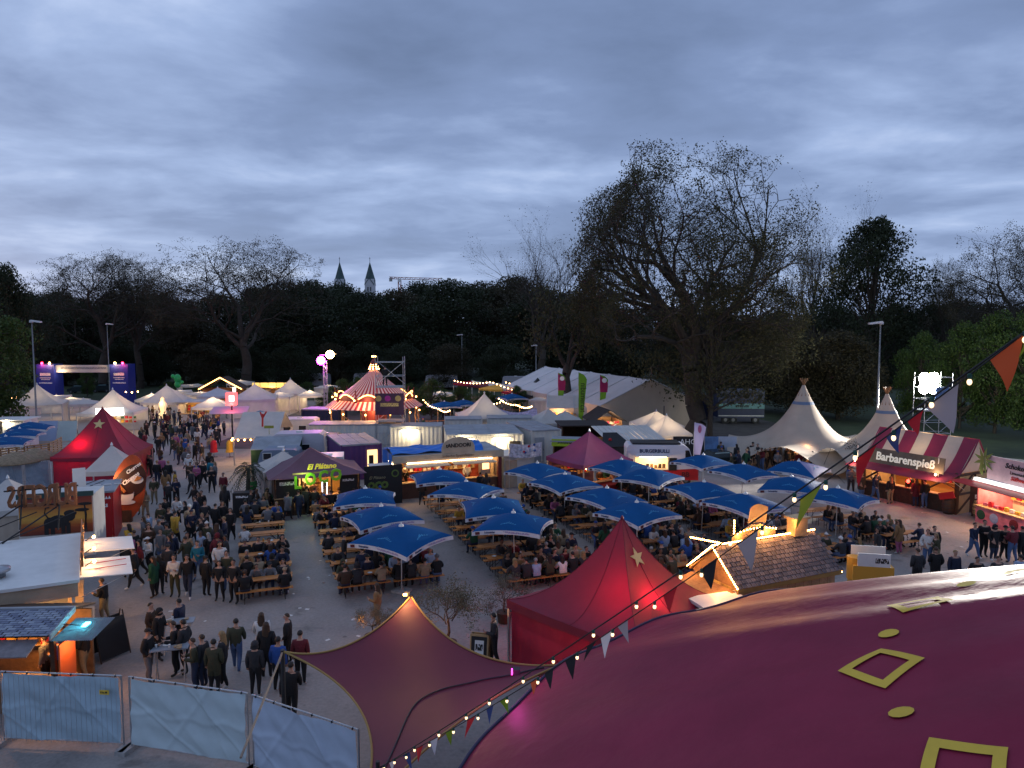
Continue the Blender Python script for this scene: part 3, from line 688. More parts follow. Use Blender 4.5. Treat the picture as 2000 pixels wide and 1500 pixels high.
for i in range(30):
    t = .02 + i*.0325 + random.uniform(-.006, .006); sg = .10 if i % 2 else .28
    p = cable(t, sg)-BA+(Vector((.02, .06, -.01)) if sg > .2 else Vector((0, 0, -.012)))
    s = link('socket', smesh, bt, p); link('bulb', bmesh_, s)
# ------------------------------------------------------------------ people
EYE = M('eye_dark', (.02, .015, .012), .4)
def person_mesh(J, E, name):
    """J: joint -> (pos, radius, part), E: edges. One skinned surface, then hands and face."""
    keys = list(J); me = bpy.data.meshes.new(name); me.from_pydata([J[k][0] for k in keys], [(keys.index(a), keys.index(b)) for a, b in E], [])
    o = bpy.data.objects.new('tmp', me); COL.objects.link(o)
    sk = o.modifiers.new('s', 'SKIN'); sk.use_smooth_shade = True
    for i, k in enumerate(keys):
        r = J[k][1]; d = me.skin_vertices[0].data[i]; d.radius = r if isinstance(r, tuple) else (r, r); d.use_root = (k == 'pelvis')
    o.modifiers.new('b', 'SUBSURF').levels = 1
    bpy.context.view_layer.update()
    out = bpy.data.meshes.new_from_object(o.evaluated_get(bpy.context.evaluated_depsgraph_get()))
    bpy.data.objects.remove(o); bpy.data.meshes.remove(me)
    n = len(out.vertices); co = np.empty(n*3); out.vertices.foreach_get('co', co); co = co.reshape(-1, 3)
    segs = [(np.array(J[a][0]), np.array(J[b][0]), J[b][2]) for a, b in E]
    polys = [tuple(p.vertices) for p in out.polygons]; mi = []
    for p in polys:
        c = co[list(p)].mean(0); best = 9; bp = 0
        for a, b, q in segs:
            ab = b-a; t = np.clip(((c-a) @ ab)/(ab @ ab), 0, 1); dd = np.linalg.norm(c-a-ab*t)
            if dd < best: best = dd; bp = q
        mi.append(bp)
    mb = MB(); mb.v = [tuple(v) for v in co]; mb.f = polys; mb.mi = mi
    for sd in ('l', 'r'):                                    # five fingers rooted in each palm
        w, h = Vector(J['wrist'+sd][0]), Vector(J['hand'+sd][0]); d = (h-w).normalized(); side = Vector((1, 0, 0)) if abs(d.x) < .8 else Vector((0, 1, 0))
        side = (side - d*side.dot(d)).normalized(); bend = d.cross(side); mb.cur = 2
        for k, ln in enumerate((.06, .072, .066, .05)):
            b0 = h - d*.012 + side*(k-1.5)*.019; b1 = b0 + d*ln*.6 + bend*.006; b2 = b1 + d*ln*.45 + bend*.02
            mb.tube([b0, b1, b2], [.0095, .009, .007], 5)
        b0 = w.lerp(h, .35) + side*.03; mb.tube([b0, b0+side*.025+d*.03, b0+side*.03+d*.06+bend*.012], [.012, .0105, .008], 5)
    hd = Vector(J['head'][0]); fw = Vector(J['fwd'][0]) if 'fwd' in J else hd + Vector((0, -.1, 0))
    f = (fw-hd).normalized(); r_ = f.cross(Vector((0, 0, 1))).normalized()
    mb.cur = 2; mb.ball(tuple(hd + f*.093 + Vector((0, 0, -.012))), (.014, .018, .024), 5, 4)
    for s in (-1, 1): mb.cur = 2; mb.ball(tuple(hd + r_*s*.078 + Vector((0, 0, -.01))), (.014, .02, .032), 5, 4)
    mb.cur = 4
    for s in (-1, 1): mb.ball(tuple(hd + f*.083 + r_*s*.032 + Vector((0, 0, .016))), (.013, .01, .008), 5, 4)
    mb.ball(tuple(hd + f*.082 + Vector((0, 0, -.058))), (.024, .009, .006), 6, 4)
    return mb.mesh(name, [REDP, REDP, REDP, REDP, EYE], True), hd, f
# material slots: 0 jacket, 1 trousers, 2 skin, 3 shoes, 4 eyes
def pose(seat=False, armL='down', armR='down', legs='stand', lean=0.0, bulk=1.0, coat=False, turn=0.0):
    J = {}; b = bulk; z0 = -.36 if seat else 0.0; y0 = 0.0
    J['pelvis'] = ((0, 0, .95+z0), (.178*b, .14*b), 0 if not seat else 1)
    yl = -lean
    J['spine'] = ((0, yl*.4+.01, 1.15+z0), (.172*b, .138*b), 0)
    J['chest'] = ((0, yl*.8, 1.34+z0), (.188*b, .142*b), 0)
    J['collar'] = ((0, yl, 1.455+z0), (.10*b, .09), 0)
    J['neck'] = ((0, yl-.008, 1.525+z0), .052, 2)
    t = turn
    J['jaw'] = ((.02*math.sin(t), yl-.028*math.cos(t), 1.585+z0), (.062, .068), 2)
    J['head'] = ((.01*math.sin(t), yl-.022, 1.655+z0), (.078, .092), 2)
    J['top'] = ((0, yl-.005, 1.735+z0), (.055, .065), 2)
    E = [('pelvis', 'spine'), ('spine', 'chest'), ('chest', 'collar'), ('collar', 'neck'), ('neck', 'jaw'), ('jaw', 'head'), ('head', 'top')]
    arms = {'down': ((.235, .03, 1.15), (.245, -.03, .915), (.235, -.06, .835)), 'pocket': ((.27, .05, 1.16), (.215, -.10, .99), (.175, -.125, .95)),
            'drink': ((.245, .0, 1.13), (.15, -.26, 1.17), (.12, -.32, 1.21)), 'phone': ((.24, -.02, 1.14), (.10, -.24, 1.20), (.06, -.31, 1.24)),
            'swing_f': ((.24, -.06, 1.16), (.22, -.24, .99), (.20, -.31, .95)), 'swing_b': ((.25, .12, 1.15), (.25, .14, .92), (.245, .12, .84)),
            'cross': ((.25, -.02, 1.14), (.02, -.22, 1.17), (-.08, -.21, 1.20)), 'table': ((.265, -.15, 1.17), (.16, -.38, 1.16), (.12, -.46, 1.155)), 'wave': ((.30, -.06, 1.33), (.28, -.18, 1.55), (.27, -.2, 1.64)),
            'lap': ((.25, -.06, 1.13), (.14, -.28, 1.03), (.09, -.34, 1.02)), 'eat': ((.25, -.14, 1.17), (.10, -.27, 1.36), (.05, -.24, 1.44))}
    for s, sd, a in ((-1, 'l', armL), (1, 'r', armR)):
        e, w, h = arms[a]; ly = yl*.75
        J['sh'+sd] = ((s*.175*b, yl*.85, 1.405+z0), .090*b, 0)
        J['elbow'+sd] = ((s*e[0], e[1]+ly, e[2]+z0), .072*b, 0); J['wrist'+sd] = ((s*w[0], w[1]+ly, w[2]+z0), .052, 0); J['hand'+sd] = ((s*h[0], h[1]+ly, h[2]+z0), (.036, .03), 2)
        E += [('chest', 'sh'+sd), ('sh'+sd, 'elbow'+sd), ('elbow'+sd, 'wrist'+sd), ('wrist'+sd, 'hand'+sd)]
    hp = (.135, .125) if coat else (.118, .122)
    for s, sd in ((-1, 'l'), (1, 'r')):
        if seat:
            k = {'stand': (0, 0), 'cross': (.1, 0)}.get(legs, (0, 0))
            L = [('hip', (s*.10, -.05, .92+z0), .118, 1), ('knee', (s*.13, -.44, .545), .078, 1), ('calf', (s*.135, -.43, .30), .062, 1), ('ankle', (s*.14, -.40, .10), .047, 1), ('toe', (s*.15, -.56, .05), (.045, .04), 3)]
        else:
            st = {'stand': (.0, .0), 'wide': (.05*s, -.03*s), 'walk': (.0, -.24*s), 'walk2': (.0, .24*s), 'step': (.02*s, .1*s)}[legs]
            dx, dy = st; fwd = dy < 0
            L = [('hip', (s*.095, 0, .88), hp, 0 if coat else 1)]
            if coat: L.append(('hem', (s*.085+dx*.3, dy*.25, .64), (.125, .14), 0))
            L += [('knee', (s*.10+dx*.6, dy*.55-.03-(.04 if dy > .1 else 0), .49), .082, 1), ('calf', (s*.105+dx*.8, dy*.85+.02, .30), .062, 1), ('ankle', (s*.11+dx, dy*1.1+.03, .10 if dy < .1 else .16), .046, 1),
                  ('toe', (s*.125+dx, dy*1.1-.13, .042 if dy < .1 else .07), (.045, .036), 3)]
        prev = 'pelvis'
        for k, p, r, q in L:
            J[k+sd] = (p, r, q); E.append((prev, k+sd)); prev = k+sd
    J2 = dict(J); hd = J['head'][0]
    return J, E, (math.sin(t), -math.cos(t))
PROTO = []
def add_pose(kind, words, **k):
    J, E, f = pose(**k); J['fwd'] = ((J['head'][0][0]+f[0]*.1, J['head'][0][1]+f[1]*.1, J['head'][0][2]), .01, 2)
    JJ = {a: b for a, b in J.items() if a != 'fwd'}
    import copy
    mj = dict(JJ); me, hd, fd = None, None, None
    me, hd, fd = _pm(JJ, E, J['fwd'][0]); PROTO.append((kind, words, me, hd, fd))
def _pm(J, E, fwd):
    class D(dict): pass
    q = D(J)
    # the facing point rides along for the face, without being part of the skin
    keys = list(J)
    global _FWD; _FWD = fwd
    return person_mesh2(J, E, fwd)
def person_mesh2(J, E, fwd):
    Q = dict(J)
    class V(dict):
        def __iter__(s): return iter(keys)
    keys = list(J); v = V(J); v['fwd'] = (fwd, 0, 2)
    return person_mesh(v, E, 'person')
add_pose('stand', 'standing with arms down', bulk=1.06)
add_pose('stand', 'standing with hands in pockets', armL='pocket', armR='pocket', legs='wide', bulk=1.1, turn=.5)
add_pose('stand', 'standing and holding a cup', armR='drink', armL='pocket', legs='step', bulk=1.05, turn=-.4)
add_pose('stand', 'standing with both hands raised to eat', armR='drink', armL='drink', legs='wide', bulk=1.08, lean=.05)
add_pose('stand', 'standing with folded arms', armR='cross', armL='cross', legs='stand', bulk=1.12)
add_pose('stand', 'standing in a long coat', armR='down', armL='pocket', legs='stand', coat=True, bulk=1.06, turn=.3)
add_pose('stand', 'looking down at a phone', armR='phone', armL='down', legs='step', bulk=1.02, lean=.04)
add_pose('walk', 'walking', armL='swing_f', armR='swing_b', legs='walk', bulk=1.06, lean=.03)
add_pose('walk', 'walking briskly', armL='swing_b', armR='swing_f', legs='walk2', bulk=1.02, lean=.05, coat=True)
add_pose('sit', 'sitting with elbows on the table', seat=True, armL='table', armR='table', lean=.12, bulk=1.08)
add_pose('sit', 'sitting and lifting food', seat=True, armL='table', armR='eat', lean=.08, bulk=1.04, turn=.3)
add_pose('sit', 'sitting upright with hands in the lap', seat=True, armL='lap', armR='lap', lean=.0, bulk=1.1, turn=-.5)
add_pose('sit', 'sitting and leaning over the table', seat=True, armL='table', armR='lap', lean=.2, bulk=1.06, turn=.6)
def hair_mesh(kind):
    mb = MB()
    def cap(rx, ry, rz, cut_f, cut_b, nose=0):
        n, k = 14, 8; vs = []; fs = []
        for i in range(k+1):
            for j in range(n):
                a = 2*math.pi*j/n; fr = (1-math.sin(a))/2 if False else (1+math.cos(a+math.pi/2))/2   # 1 at front (-y)
                lim = cut_b + (cut_f-cut_b)*fr**1.5; th = lim*i/k
                vs.append((rx*math.sin(th)*math.cos(a), ry*math.sin(th)*math.sin(a), rz*math.cos(th)))
        for i in range(k):
            for j in range(n): fs.append((i*n+j, i*n+(j+1) % n, (i+1)*n+(j+1) % n, (i+1)*n+j))
        mb._add(vs, fs)
    if kind == 'short': cap(.087, .101, .100, .80, 2.0)
    elif kind == 'long':
        cap(.091, .105, .104, .80, 2.2)
        def fall(u, v):
            a = math.pi*(.02+.96*u); w = .10+.02*v; return Vector((w*math.cos(a)*1.05, .025+w*math.sin(a)*.85+.02*v, -.01-.30*v+.02*math.sin(u*9)*v))
        mb.grid(fall, 10, 5)
    elif kind == 'beanie':
        cap(.094, .107, .120, 1.2, 1.75)
        mb.lathe([(.098, .0), (.106, .0), (.107, .035), (.099, .04)], 12, (0, 0, .012), cap=False); mb.ball((0, 0, .135), .022)
    elif kind == 'hood':
        cap(.115, .125, .125, 1.25, 2.6); mb.lathe([(.10, -.13), (.135, -.10), (.12, -.05)], 12, (0, .02, 0), cap=False)
    elif kind == 'cap':
        cap(.098, .11, .10, 1.4, 1.7); mb.box((0, -.14, .02), (.13, .10, .012))
    return mb.mesh('hair', REDP, True)
HAIR = {k: hair_mesh(k) for k in ('short', 'long', 'beanie', 'hood', 'cap')}
CLOTH = {'black': (.010, .010, .012), 'charcoal': (.026, .026, .030), 'navy': (.012, .018, .045), 'brown': (.055, .030, .018), 'olive': (.045, .045, .024), 'grey': (.13, .13, .14), 'white': (.62, .60, .58),
         'beige': (.30, .22, .14), 'teal': (.01, .14, .20), 'green': (.012, .07, .035), 'bright green': (.04, .26, .06), 'red': (.42, .012, .03), 'wine red': (.12, .012, .02), 'blue': (.02, .07, .27), 'yellow': (.52, .30, .04),
         'pink': (.38, .10, .20), 'light blue': (.28, .36, .50), 'tan': (.26, .14, .06), 'denim blue': (.07, .12, .24), 'dark denim': (.022, .032, .065), 'khaki': (.22, .17, .10)}
def cm(c): return M('cloth_'+c.replace(' ', '_'), CLOTH[c], .85, noise=(9, .18), bump=(26, .5))
SKIN = [M('skin_a', (.42, .24, .17), .6), M('skin_b', (.34, .18, .12), .6), M('skin_c', (.16, .08, .05), .6)]
SHOE = [M('shoe_black', (.015, .015, .015), .6), M('shoe_white', (.55, .55, .55), .6), M('shoe_brown', (.09, .045, .02), .6)]
HAIRC = {'dark': (.014, .010, .008), 'brown': (.05, .026, .014), 'fair': (.26, .16, .07), 'grey': (.28, .27, .26)}
def hm(c): return M('hair_'+c, HAIRC[c], .6, noise=(30, .3))
PEOPLE = []
def person(pid, loc, rz, jacket, trousers, hair='short', hc='dark', where='', shoe=0, sc=1.0, skin=0, group='', hatc=None):
    kind, words, me, hd, fd = PROTO[pid]
    hw = {'short': hc+' hair', 'long': 'long '+hc+' hair', 'beanie': (hatc or jacket)+' beanie', 'hood': 'hood up', 'cap': (hatc or jacket)+' cap'}[hair]
    lab = f'person, {jacket} jacket, {trousers} trousers, {hw}, {where}'
    if len(lab.split()) > 16: lab = f'person, {jacket} jacket, {hw}, {where}'
    if len(lab.split()) > 16: lab = f'person, {jacket} jacket, {where}'
    lab = ' '.join(lab.split()[:16])
    o = link('person', me, None, loc, (0, 0, rz), (sc, sc, sc)); tag(o, lab, 'person', group)
    for i, m in enumerate((cm(jacket), cm(trousers), SKIN[skin], SHOE[shoe], EYE)):
        o.material_slots[i].link = 'OBJECT'; o.material_slots[i].material = m
    h = link('hair' if hair in ('short', 'long') else ('hood' if hair == 'hood' else 'hat'), HAIR[hair], o, hd+Vector((0, .012, .012)), (0, 0, math.atan2(fd.x, -fd.y)))
    h.material_slots[0].link = 'OBJECT'; h.material_slots[0].material = hm(hc) if hair in ('short', 'long') else cm(hatc or jacket)
    PEOPLE.append((loc[0], loc[1])); return o
JK = ['black']*13 + ['charcoal']*7 + ['navy']*5 + ['brown']*3 + ['olive']*4 + ['grey']*3 + ['wine red', 'wine red', 'beige', 'beige', 'green', 'tan', 'white', 'white', 'blue', 'pink', 'light blue', 'yellow']
TRS = ['black']*8 + ['charcoal']*3 + ['dark denim']*6 + ['denim blue']*3 + ['khaki', 'grey']
def rand_look(r=random):
    hair = r.choice(['short']*8 + ['long']*6 + ['beanie']*2 + ['hood', 'cap']); hc = r.choice(['dark']*5 + ['brown']*4 + ['fair', 'fair', 'grey'])
    return dict(jacket=r.choice(JK), trousers=r.choice(TRS), hair=hair, hc=hc, shoe=r.choice([0, 0, 0, 1, 2]), skin=r.choice([0, 0, 0, 1, 1, 2]), sc=r.uniform(.93, 1.07), hatc=r.choice(['charcoal', 'black', 'grey', 'white', 'blue', 'beige']) if hair in ('beanie', 'cap') else None)

QUEUE = []                                  # people not picked out by hand wait here; the nearest become individuals
def queue_person(*a, **k): QUEUE.append((a, k)); PEOPLE.append((a[1][0], a[1][1]))
def settle(limit):
    n0 = len([1 for o in COL.objects if o.get('category') == 'person'])
    QUEUE.sort(key=lambda q: q[0][1][1]); keep, rest = QUEUE[:max(0, limit-n0)], QUEUE[max(0, limit-n0):]
    for a, k in keep: person(*a, **k)
    mats = []; V = []; Fq = []; MI = []; nb = 0
    def slot(m):
        if m not in mats: mats.append(m)
        return mats.index(m)
    def append(me, M4, ms):
        nonlocal nb
        n = len(me.vertices); co = np.empty(n*3); me.vertices.foreach_get('co', co); co = co.reshape(-1, 3); R4 = np.array(M4)
        V.append(co @ R4[:3, :3].T + R4[:3, 3])
        for p in me.polygons: Fq.append([nb+i for i in p.vertices]); MI.append(ms[p.material_index])
        nb += n
    for a, k in rest:
        pid, loc, rz, jk, tr, hair, hc, where, shoe, sc, skin, group, hatc = a
        _, _, me, hd, fd = PROTO[pid]; T = Matrix.Translation(loc) @ Matrix.Rotation(rz, 4, 'Z') @ Matrix.Scale(sc, 4)
        append(me, T, [slot(x) for x in (cm(jk), cm(tr), SKIN[skin], SHOE[shoe], EYE)])
        append(HAIR[hair], T @ Matrix.Translation(hd+Vector((0, .012, .012))) @ Matrix.Rotation(math.atan2(fd.x, -fd.y), 4, 'Z'), [slot(hm(hc) if hair in ('short', 'long') else cm(hatc or jk))])
    if rest:
        me = bpy.data.meshes.new('crowd'); me.from_pydata(np.concatenate(V).tolist(), [], Fq)
        for m in mats: me.materials.append(m)
        me.polygons.foreach_set('material_index', MI); me.polygons.foreach_set('use_smooth', [True]*len(Fq)); me.update()
        tag(link('crowd', me), 'dense far crowd seated and standing among the parasols and far stalls', 'crowd', kind='stuff')
    print('PEOPLE individuals', n0+len(keep), 'crowd', len(rest))
# ------------------------------------------------------------------ beer garden: parasols
PRINTLB = M('pale_blue_print', (.015, .19, .40), .65, noise=(7, .45))
PRINTLV = M('lavender_panel', (.30, .26, .42), .7, noise=(2, .1), transl=.1)
def parasol_proto(pale=False):
    t = thing('parasol', '', 'parasol'); h = 1.5; zt, ze = 2.86, 2.36
    def fn(u, v, k):
        s = 1-v; x = (2*u-1)*h*s; y = -h*s; c = abs(2*u-1)
        z = ze + (zt-ze)*(v**.82) - .10*(c**2.2)*s + .035*math.sin(math.pi*v)*(1-c*c)
        y += .11*(1-c*c)*s*s
        return Matrix.Rotation(k*math.pi/2, 3, 'Z') @ Vector((x, y, z))
    cn = MB()
    for k in range(4):
        cn.cur = 1 if (pale and k == 1) else 0
        cn.grid(lambda u, v: fn(u, min(v, .995), k), 12, 8)
    can = cn.build('canopy', [BLUECAN, PRINTLV], t, True)
    for k in range(4):
        q = Matrix.Rotation(k*math.pi/2, 3, 'Z')
        MB().grid(lambda u, v: fn(u, 0, k) + Vector((0, 0, -.17*v)) + q @ Vector((0, -.02*v + .008*math.sin(u*25)*v, 0)), 12, 1).build('valance', VALWHITE, t)
        def onv(x, dz): 
            p = fn(.5+x/3, 0, k); return p + Vector((0, 0, dz)) + q @ Vector((0, -.024, 0))
        p = onv(.42, -.085); d = onv(.52, -.085)-p; printed(t, p, 1.5, .075, 'lavender').rotation_euler = (0, -math.atan2(d.z, math.hypot(d.x, d.y)), math.atan2(d.y, d.x))
        for x, body, mat, sz in ((-.72, 'Schneider', PRINTDK, .12),):
            p = onv(x, -.085); p2 = onv(x+.1, -.085); d = (p2-p); rz = math.atan2(d.y, d.x); ry = -math.atan2(d.z, math.hypot(d.x, d.y))
            o = text(body, sz, mat, t, p, ext=.002, bold=.004 if sz > .1 else 0); o.rotation_euler = (0, ry, rz)
        p = onv(-1.25, -.085); d = onv(-1.15, -.085)-p
        o = MB().box((0, 0, 0), (.20, .008, .12)).build('logo_patch', MAROON, t); o.location = p; o.rotation_euler = (0, -math.atan2(d.z, math.hypot(d.x, d.y)), math.atan2(d.y, d.x))
        # printed emblem in each canopy panel: a soft pale sweep of wavy peaks
        pm = MB()
        for i in range(-3, 4):
            u0 = .5+i*.045; hgt = .10-.018*abs(i)
            pm.grid(lambda a, b: fn(u0+(a-.5)*.05*(1-b*.7)+.02*b, .30+hgt*b-.02*abs(i), k)+Vector((0, 0, .012)), 2, 3)
        pm.build('printed_emblem', PRINTLB, t)
    MB().lathe([(.022, 0), (.022, zt-.02)], 8).build('pole', WPAINT, t, True)
    MB().lathe([(.0, zt+.16), (.03, zt+.14), (.02, zt+.08), (.09, zt+.05), (.11, zt-.03)], 10, cap=False).build('finial', WPAINT, t, True)
    MB().box((0, 0, .04), (.62, .62, .08)).lathe([(.04, .08), (.035, .35)], 8).build('base', CEMENT, t)
    for i in range(8):
        a = i*math.pi/4; L_ = 1.45*(1.38 if i % 2 else 1.0); MB().tube([(0, 0, zt-.1), (L_*math.cos(a), L_*math.sin(a), ze-(.10 if i % 2 else .0)-.02)], .012, 4).build('rib', ALU, t)
    return t
P0 = parasol_proto(); P1 = parasol_proto(True)
remember(P0); remember(P1)
PARA = []
def parasol(tx, ty, rot, label, proto, first=[set()]):
    p = AT(tx, ty, 1); Y = (CAM_Z-2.93)/(CAM_Z-p.z); g = AT(tx, ty, Y)
    if proto.name not in first[0]: first[0].add(proto.name); o = proto
    else: o = copy_tree(proto)
    o.location = (g.x, Y, 0); o.rotation_euler = (R(random.uniform(-2.2, 2.2)), R(random.uniform(-2.2, 2.2)), R(rot)); o.scale = (random.uniform(.97, 1.05), random.uniform(.97, 1.05), 1); tag(o, label, 'parasol', 'blue beer garden parasols'); PARA.append((g.x, Y)); return o
lists = [(783, 1022, -30), (748, 985, 30), (714, 951, 10), (857, 914, 15), (912, 938, -25), (963, 968, 8), (1005, 999, -14), (1049, 901, 45), (1103, 923, 34), (1181, 950, 40), (1246, 977, 36),
         (1214, 894, 40), (1268, 912, -40), (1373, 886, 30), (1449, 903, 32), (1372, 938, 20), (1452, 961, 35), (1549, 928, -30), (1635, 950, 45)]
plab = {748: 'blue square parasol between the lime letters and the one before the sail', 912: 'blue square parasol second from the tandoori counter', 963: 'blue square parasol third from the tandoori counter',
        1103: 'blue square parasol at the dark plum signboard', 1181: 'blue square parasol between the plum tent and the red star tent', 1268: 'blue square parasol second from the burger van window',
        1449: 'blue square parasol second from the red burger van front', 1372: 'blue square parasol in the row behind the one at the wooden hut', 1549: 'blue square parasol next to the one with a lavender panel',
        783: 'blue square parasol standing before the shade sail peak', 714: 'blue square parasol beside the lime green letters', 857: 'blue square parasol directly before the tandoori counter', 1049: 'blue square parasol beside the white containers, furthest from the shade sail',
        1214: 'blue square parasol beside the white burger van window', 1373: 'blue square parasol at the red front of the burger van', 1635: 'blue square parasol at the edge of the open square before the striped stall',
        1246: 'blue square parasol right behind the red tent with the star', 1452: 'blue square parasol right behind the lit wooden hut', 1005: 'blue square parasol over the empty aisle beside the red star tent'}
for tx, ty, r in lists: parasol(tx, ty, r, plab.get(tx, 'blue square parasol with white printed valance among the beer tables'), P0)
parasol(1558, 897, -40, 'blue square parasol with one lavender panel', P1)
for tx, ty, r in ((57, 822, 20), (38, 835, 20), (14, 850, 18)): parasol(tx, ty, r, 'blue square parasol over the pallet terrace', P0)
for px, py, Y in ((905, 794, 84), (868, 800, 82), (1000, 785, 92)):
    o = copy_tree(P0); g = AT(px, py, Y); o.location = (g.x, Y, 0); o.rotation_euler = (0, 0, .5); tag(o, 'blue square parasol among the festoon lights behind the containers', 'parasol', 'blue beer garden parasols')

# ------------------------------------------------------------------ beer tables and benches
def table_proto():
    t = thing('beer_table', '', 'table')
    for y in (-.125, .125): MB().box((0, y, .765), (2.2, .245, .028)).build('plank', BENCHW, t)
    for x in (-.78, .78):
        MB().tube([(x, -.2, 0), (x, -.2, .74)], .016, 4).tube([(x, .2, 0), (x, .2, .74)], .016, 4).tube([(x, -.2, .3), (x, .2, .3)], .013, 4).tube([(x, 0, .3), (x*.45, 0, .74)], .012, 4).build('leg', DARKMET, t)
    return remember(t)
def bench_proto():
    t = thing('beer_bench', '', 'bench')
    MB().box((0, 0, .475), (2.2, .26, .028)).build('seat', BENCHW, t)
    for x in (-.78, .78):
        MB().tube([(x, -.1, 0), (x, -.1, .46)], .015, 4).tube([(x, .1, 0), (x, .1, .46)], .015, 4).tube([(x, -.1, .18), (x, .1, .18)], .012, 4).tube([(x, 0, .18), (x*.5, 0, .46)], .011, 4).build('leg', DARKMET, t)
    return remember(t)
T0, N0 = table_proto(), bench_proto(); used = set()
def put(proto, x, y, rz, label, cat, group):
    if proto.name not in used: used.add(proto.name); o = proto
    else: o = copy_tree(proto)
    o.location = (x, y, 0); o.rotation_euler = (0, 0, rz); tag(o, label, cat, group); return o
PLATE = MB().lathe([(.0, 0), (.07, 0), (.11, .018), (.10, .02), (.0, .008)], 10).mesh('plate', WPAINT)
GLASSM = MB().lathe([(.032, 0), (.036, .13), (.034, .15)], 8).mesh('beer_glass', M('beer', (.45, .22, .03), .2), True)
CUPM = MB().lathe([(.03, 0), (.04, .1)], 8).mesh('paper_cup', WPAINT)
BOWLM = MB().lathe([(.05, 0), (.085, .045), (.08, .045), (.0, .02)], 10).mesh('paper_tray', M('kraft_paper', (.38, .26, .15), .8))
ga = R(20); ux, uy = Vector((math.cos(ga), math.sin(ga), 0)), Vector((-math.sin(ga), math.cos(ga), 0))
NSIT = 0
def seat_people(c, rz, dirsign, fill, where):
    global NSIT
    for x in (-.78, -.26, .26, .78):
        if random.random() > fill: continue
        q = Matrix.Rotation(rz, 3, 'Z') @ Vector((x+random.uniform(-.06, .06), 0, 0)); L_ = rand_look()
        pid = random.choice([9, 9, 10, 11, 12])
        queue_person(pid, (c.x+q.x, c.y+q.y, -.035), rz + (0 if dirsign < 0 else math.pi) + random.uniform(-.15, .15), L_['jacket'], L_['trousers'], L_['hair'], L_['hc'], where, L_['shoe'], L_['sc'], L_['skin'], 'people seated at the beer tables', L_['hatc']); NSIT += 1
def near_px(p):
    v = Vector((p.x, p.y, .6)) - Vector((0, 0, CAM_Z)); f = Vector((0, math.cos(PITCH), -math.sin(PITCH))); u = Vector((0, math.sin(PITCH), math.cos(PITCH))); d = v.dot(f)
    return 1000+FPX*v.x/d, 750-FPX*v.dot(u)/d
cols = [(-10.2, 29.0, 9, 1, .66, 'in the open row beside the crowd'), (-6.4, 29.6, 12, 2, .72, 'under the parasols behind the shade sail'), (.6, 30.3, 11, 2, .66, 'under the parasols beside the tandoori stall'),
        (7.0, 30.6, 11, 2, .72, 'under the parasols beside the plum tent'), (13.2, 32.5, 11, 2, .66, 'under the parasols behind the lit hut'), (19.6, 35.6, 4, 1, .75, 'at the tables near the striped stall')]
NT = 0
small = 0
for ci, (x0, y0, rows, wide, fill, where) in enumerate(cols):
    for r_ in range(rows):
        for w in range(wide):
            c = Vector((x0, y0, 0)) + uy*(r_*1.78) + ux*(w*2.35)
            if math.hypot(c.x-3.5, c.y-22.8) < 4.6 or c.y > 49.5 or (c.y > 44.5 and c.x < 1.0): continue
            if any(math.hypot(c.x-a, c.y-b) < .35 for a, b in PARA): c = c + ux*.3
            rz = ga + random.uniform(-.03, .03); jx = random.uniform(-.08, .08); c = c + ux*jx
            put(T0, c.x, c.y, rz, 'orange wooden beer table ' + where, 'table', 'beer tables'); NT += 1
            f2 = fill*random.choice([0, .5, 1, 1, 1.15]) if r_ else fill
            for s in (-1, 1):
                b = c + uy*s*.56
                put(N0, b.x, b.y, rz, 'orange wooden beer bench ' + where, 'bench', 'beer benches')
                seat_people(b, rz, 1 if s < 0 else -1, f2, where)
            if small < 90:
                for _ in range(random.choice([0, 1, 2, 3])):
                    x, y = random.uniform(-.95, .95), random.choice([-.14, .13]); q = Matrix.Rotation(rz, 3, 'Z') @ Vector((x, y, 0))
                    nm, me, ct, lb = random.choice([('plate', PLATE, 'plate', 'white plate'), ('beer_glass', GLASSM, 'glass', 'amber beer glass'), ('paper_cup', CUPM, 'cup', 'white paper cup'), ('paper_tray', BOWLM, 'food tray', 'brown paper food tray')])
                    o = link(nm, me, None, (c.x+q.x, c.y+q.y, .781)); tag(o, lb + ' on a beer table ' + where, ct, 'tableware on the beer tables'); small += 1
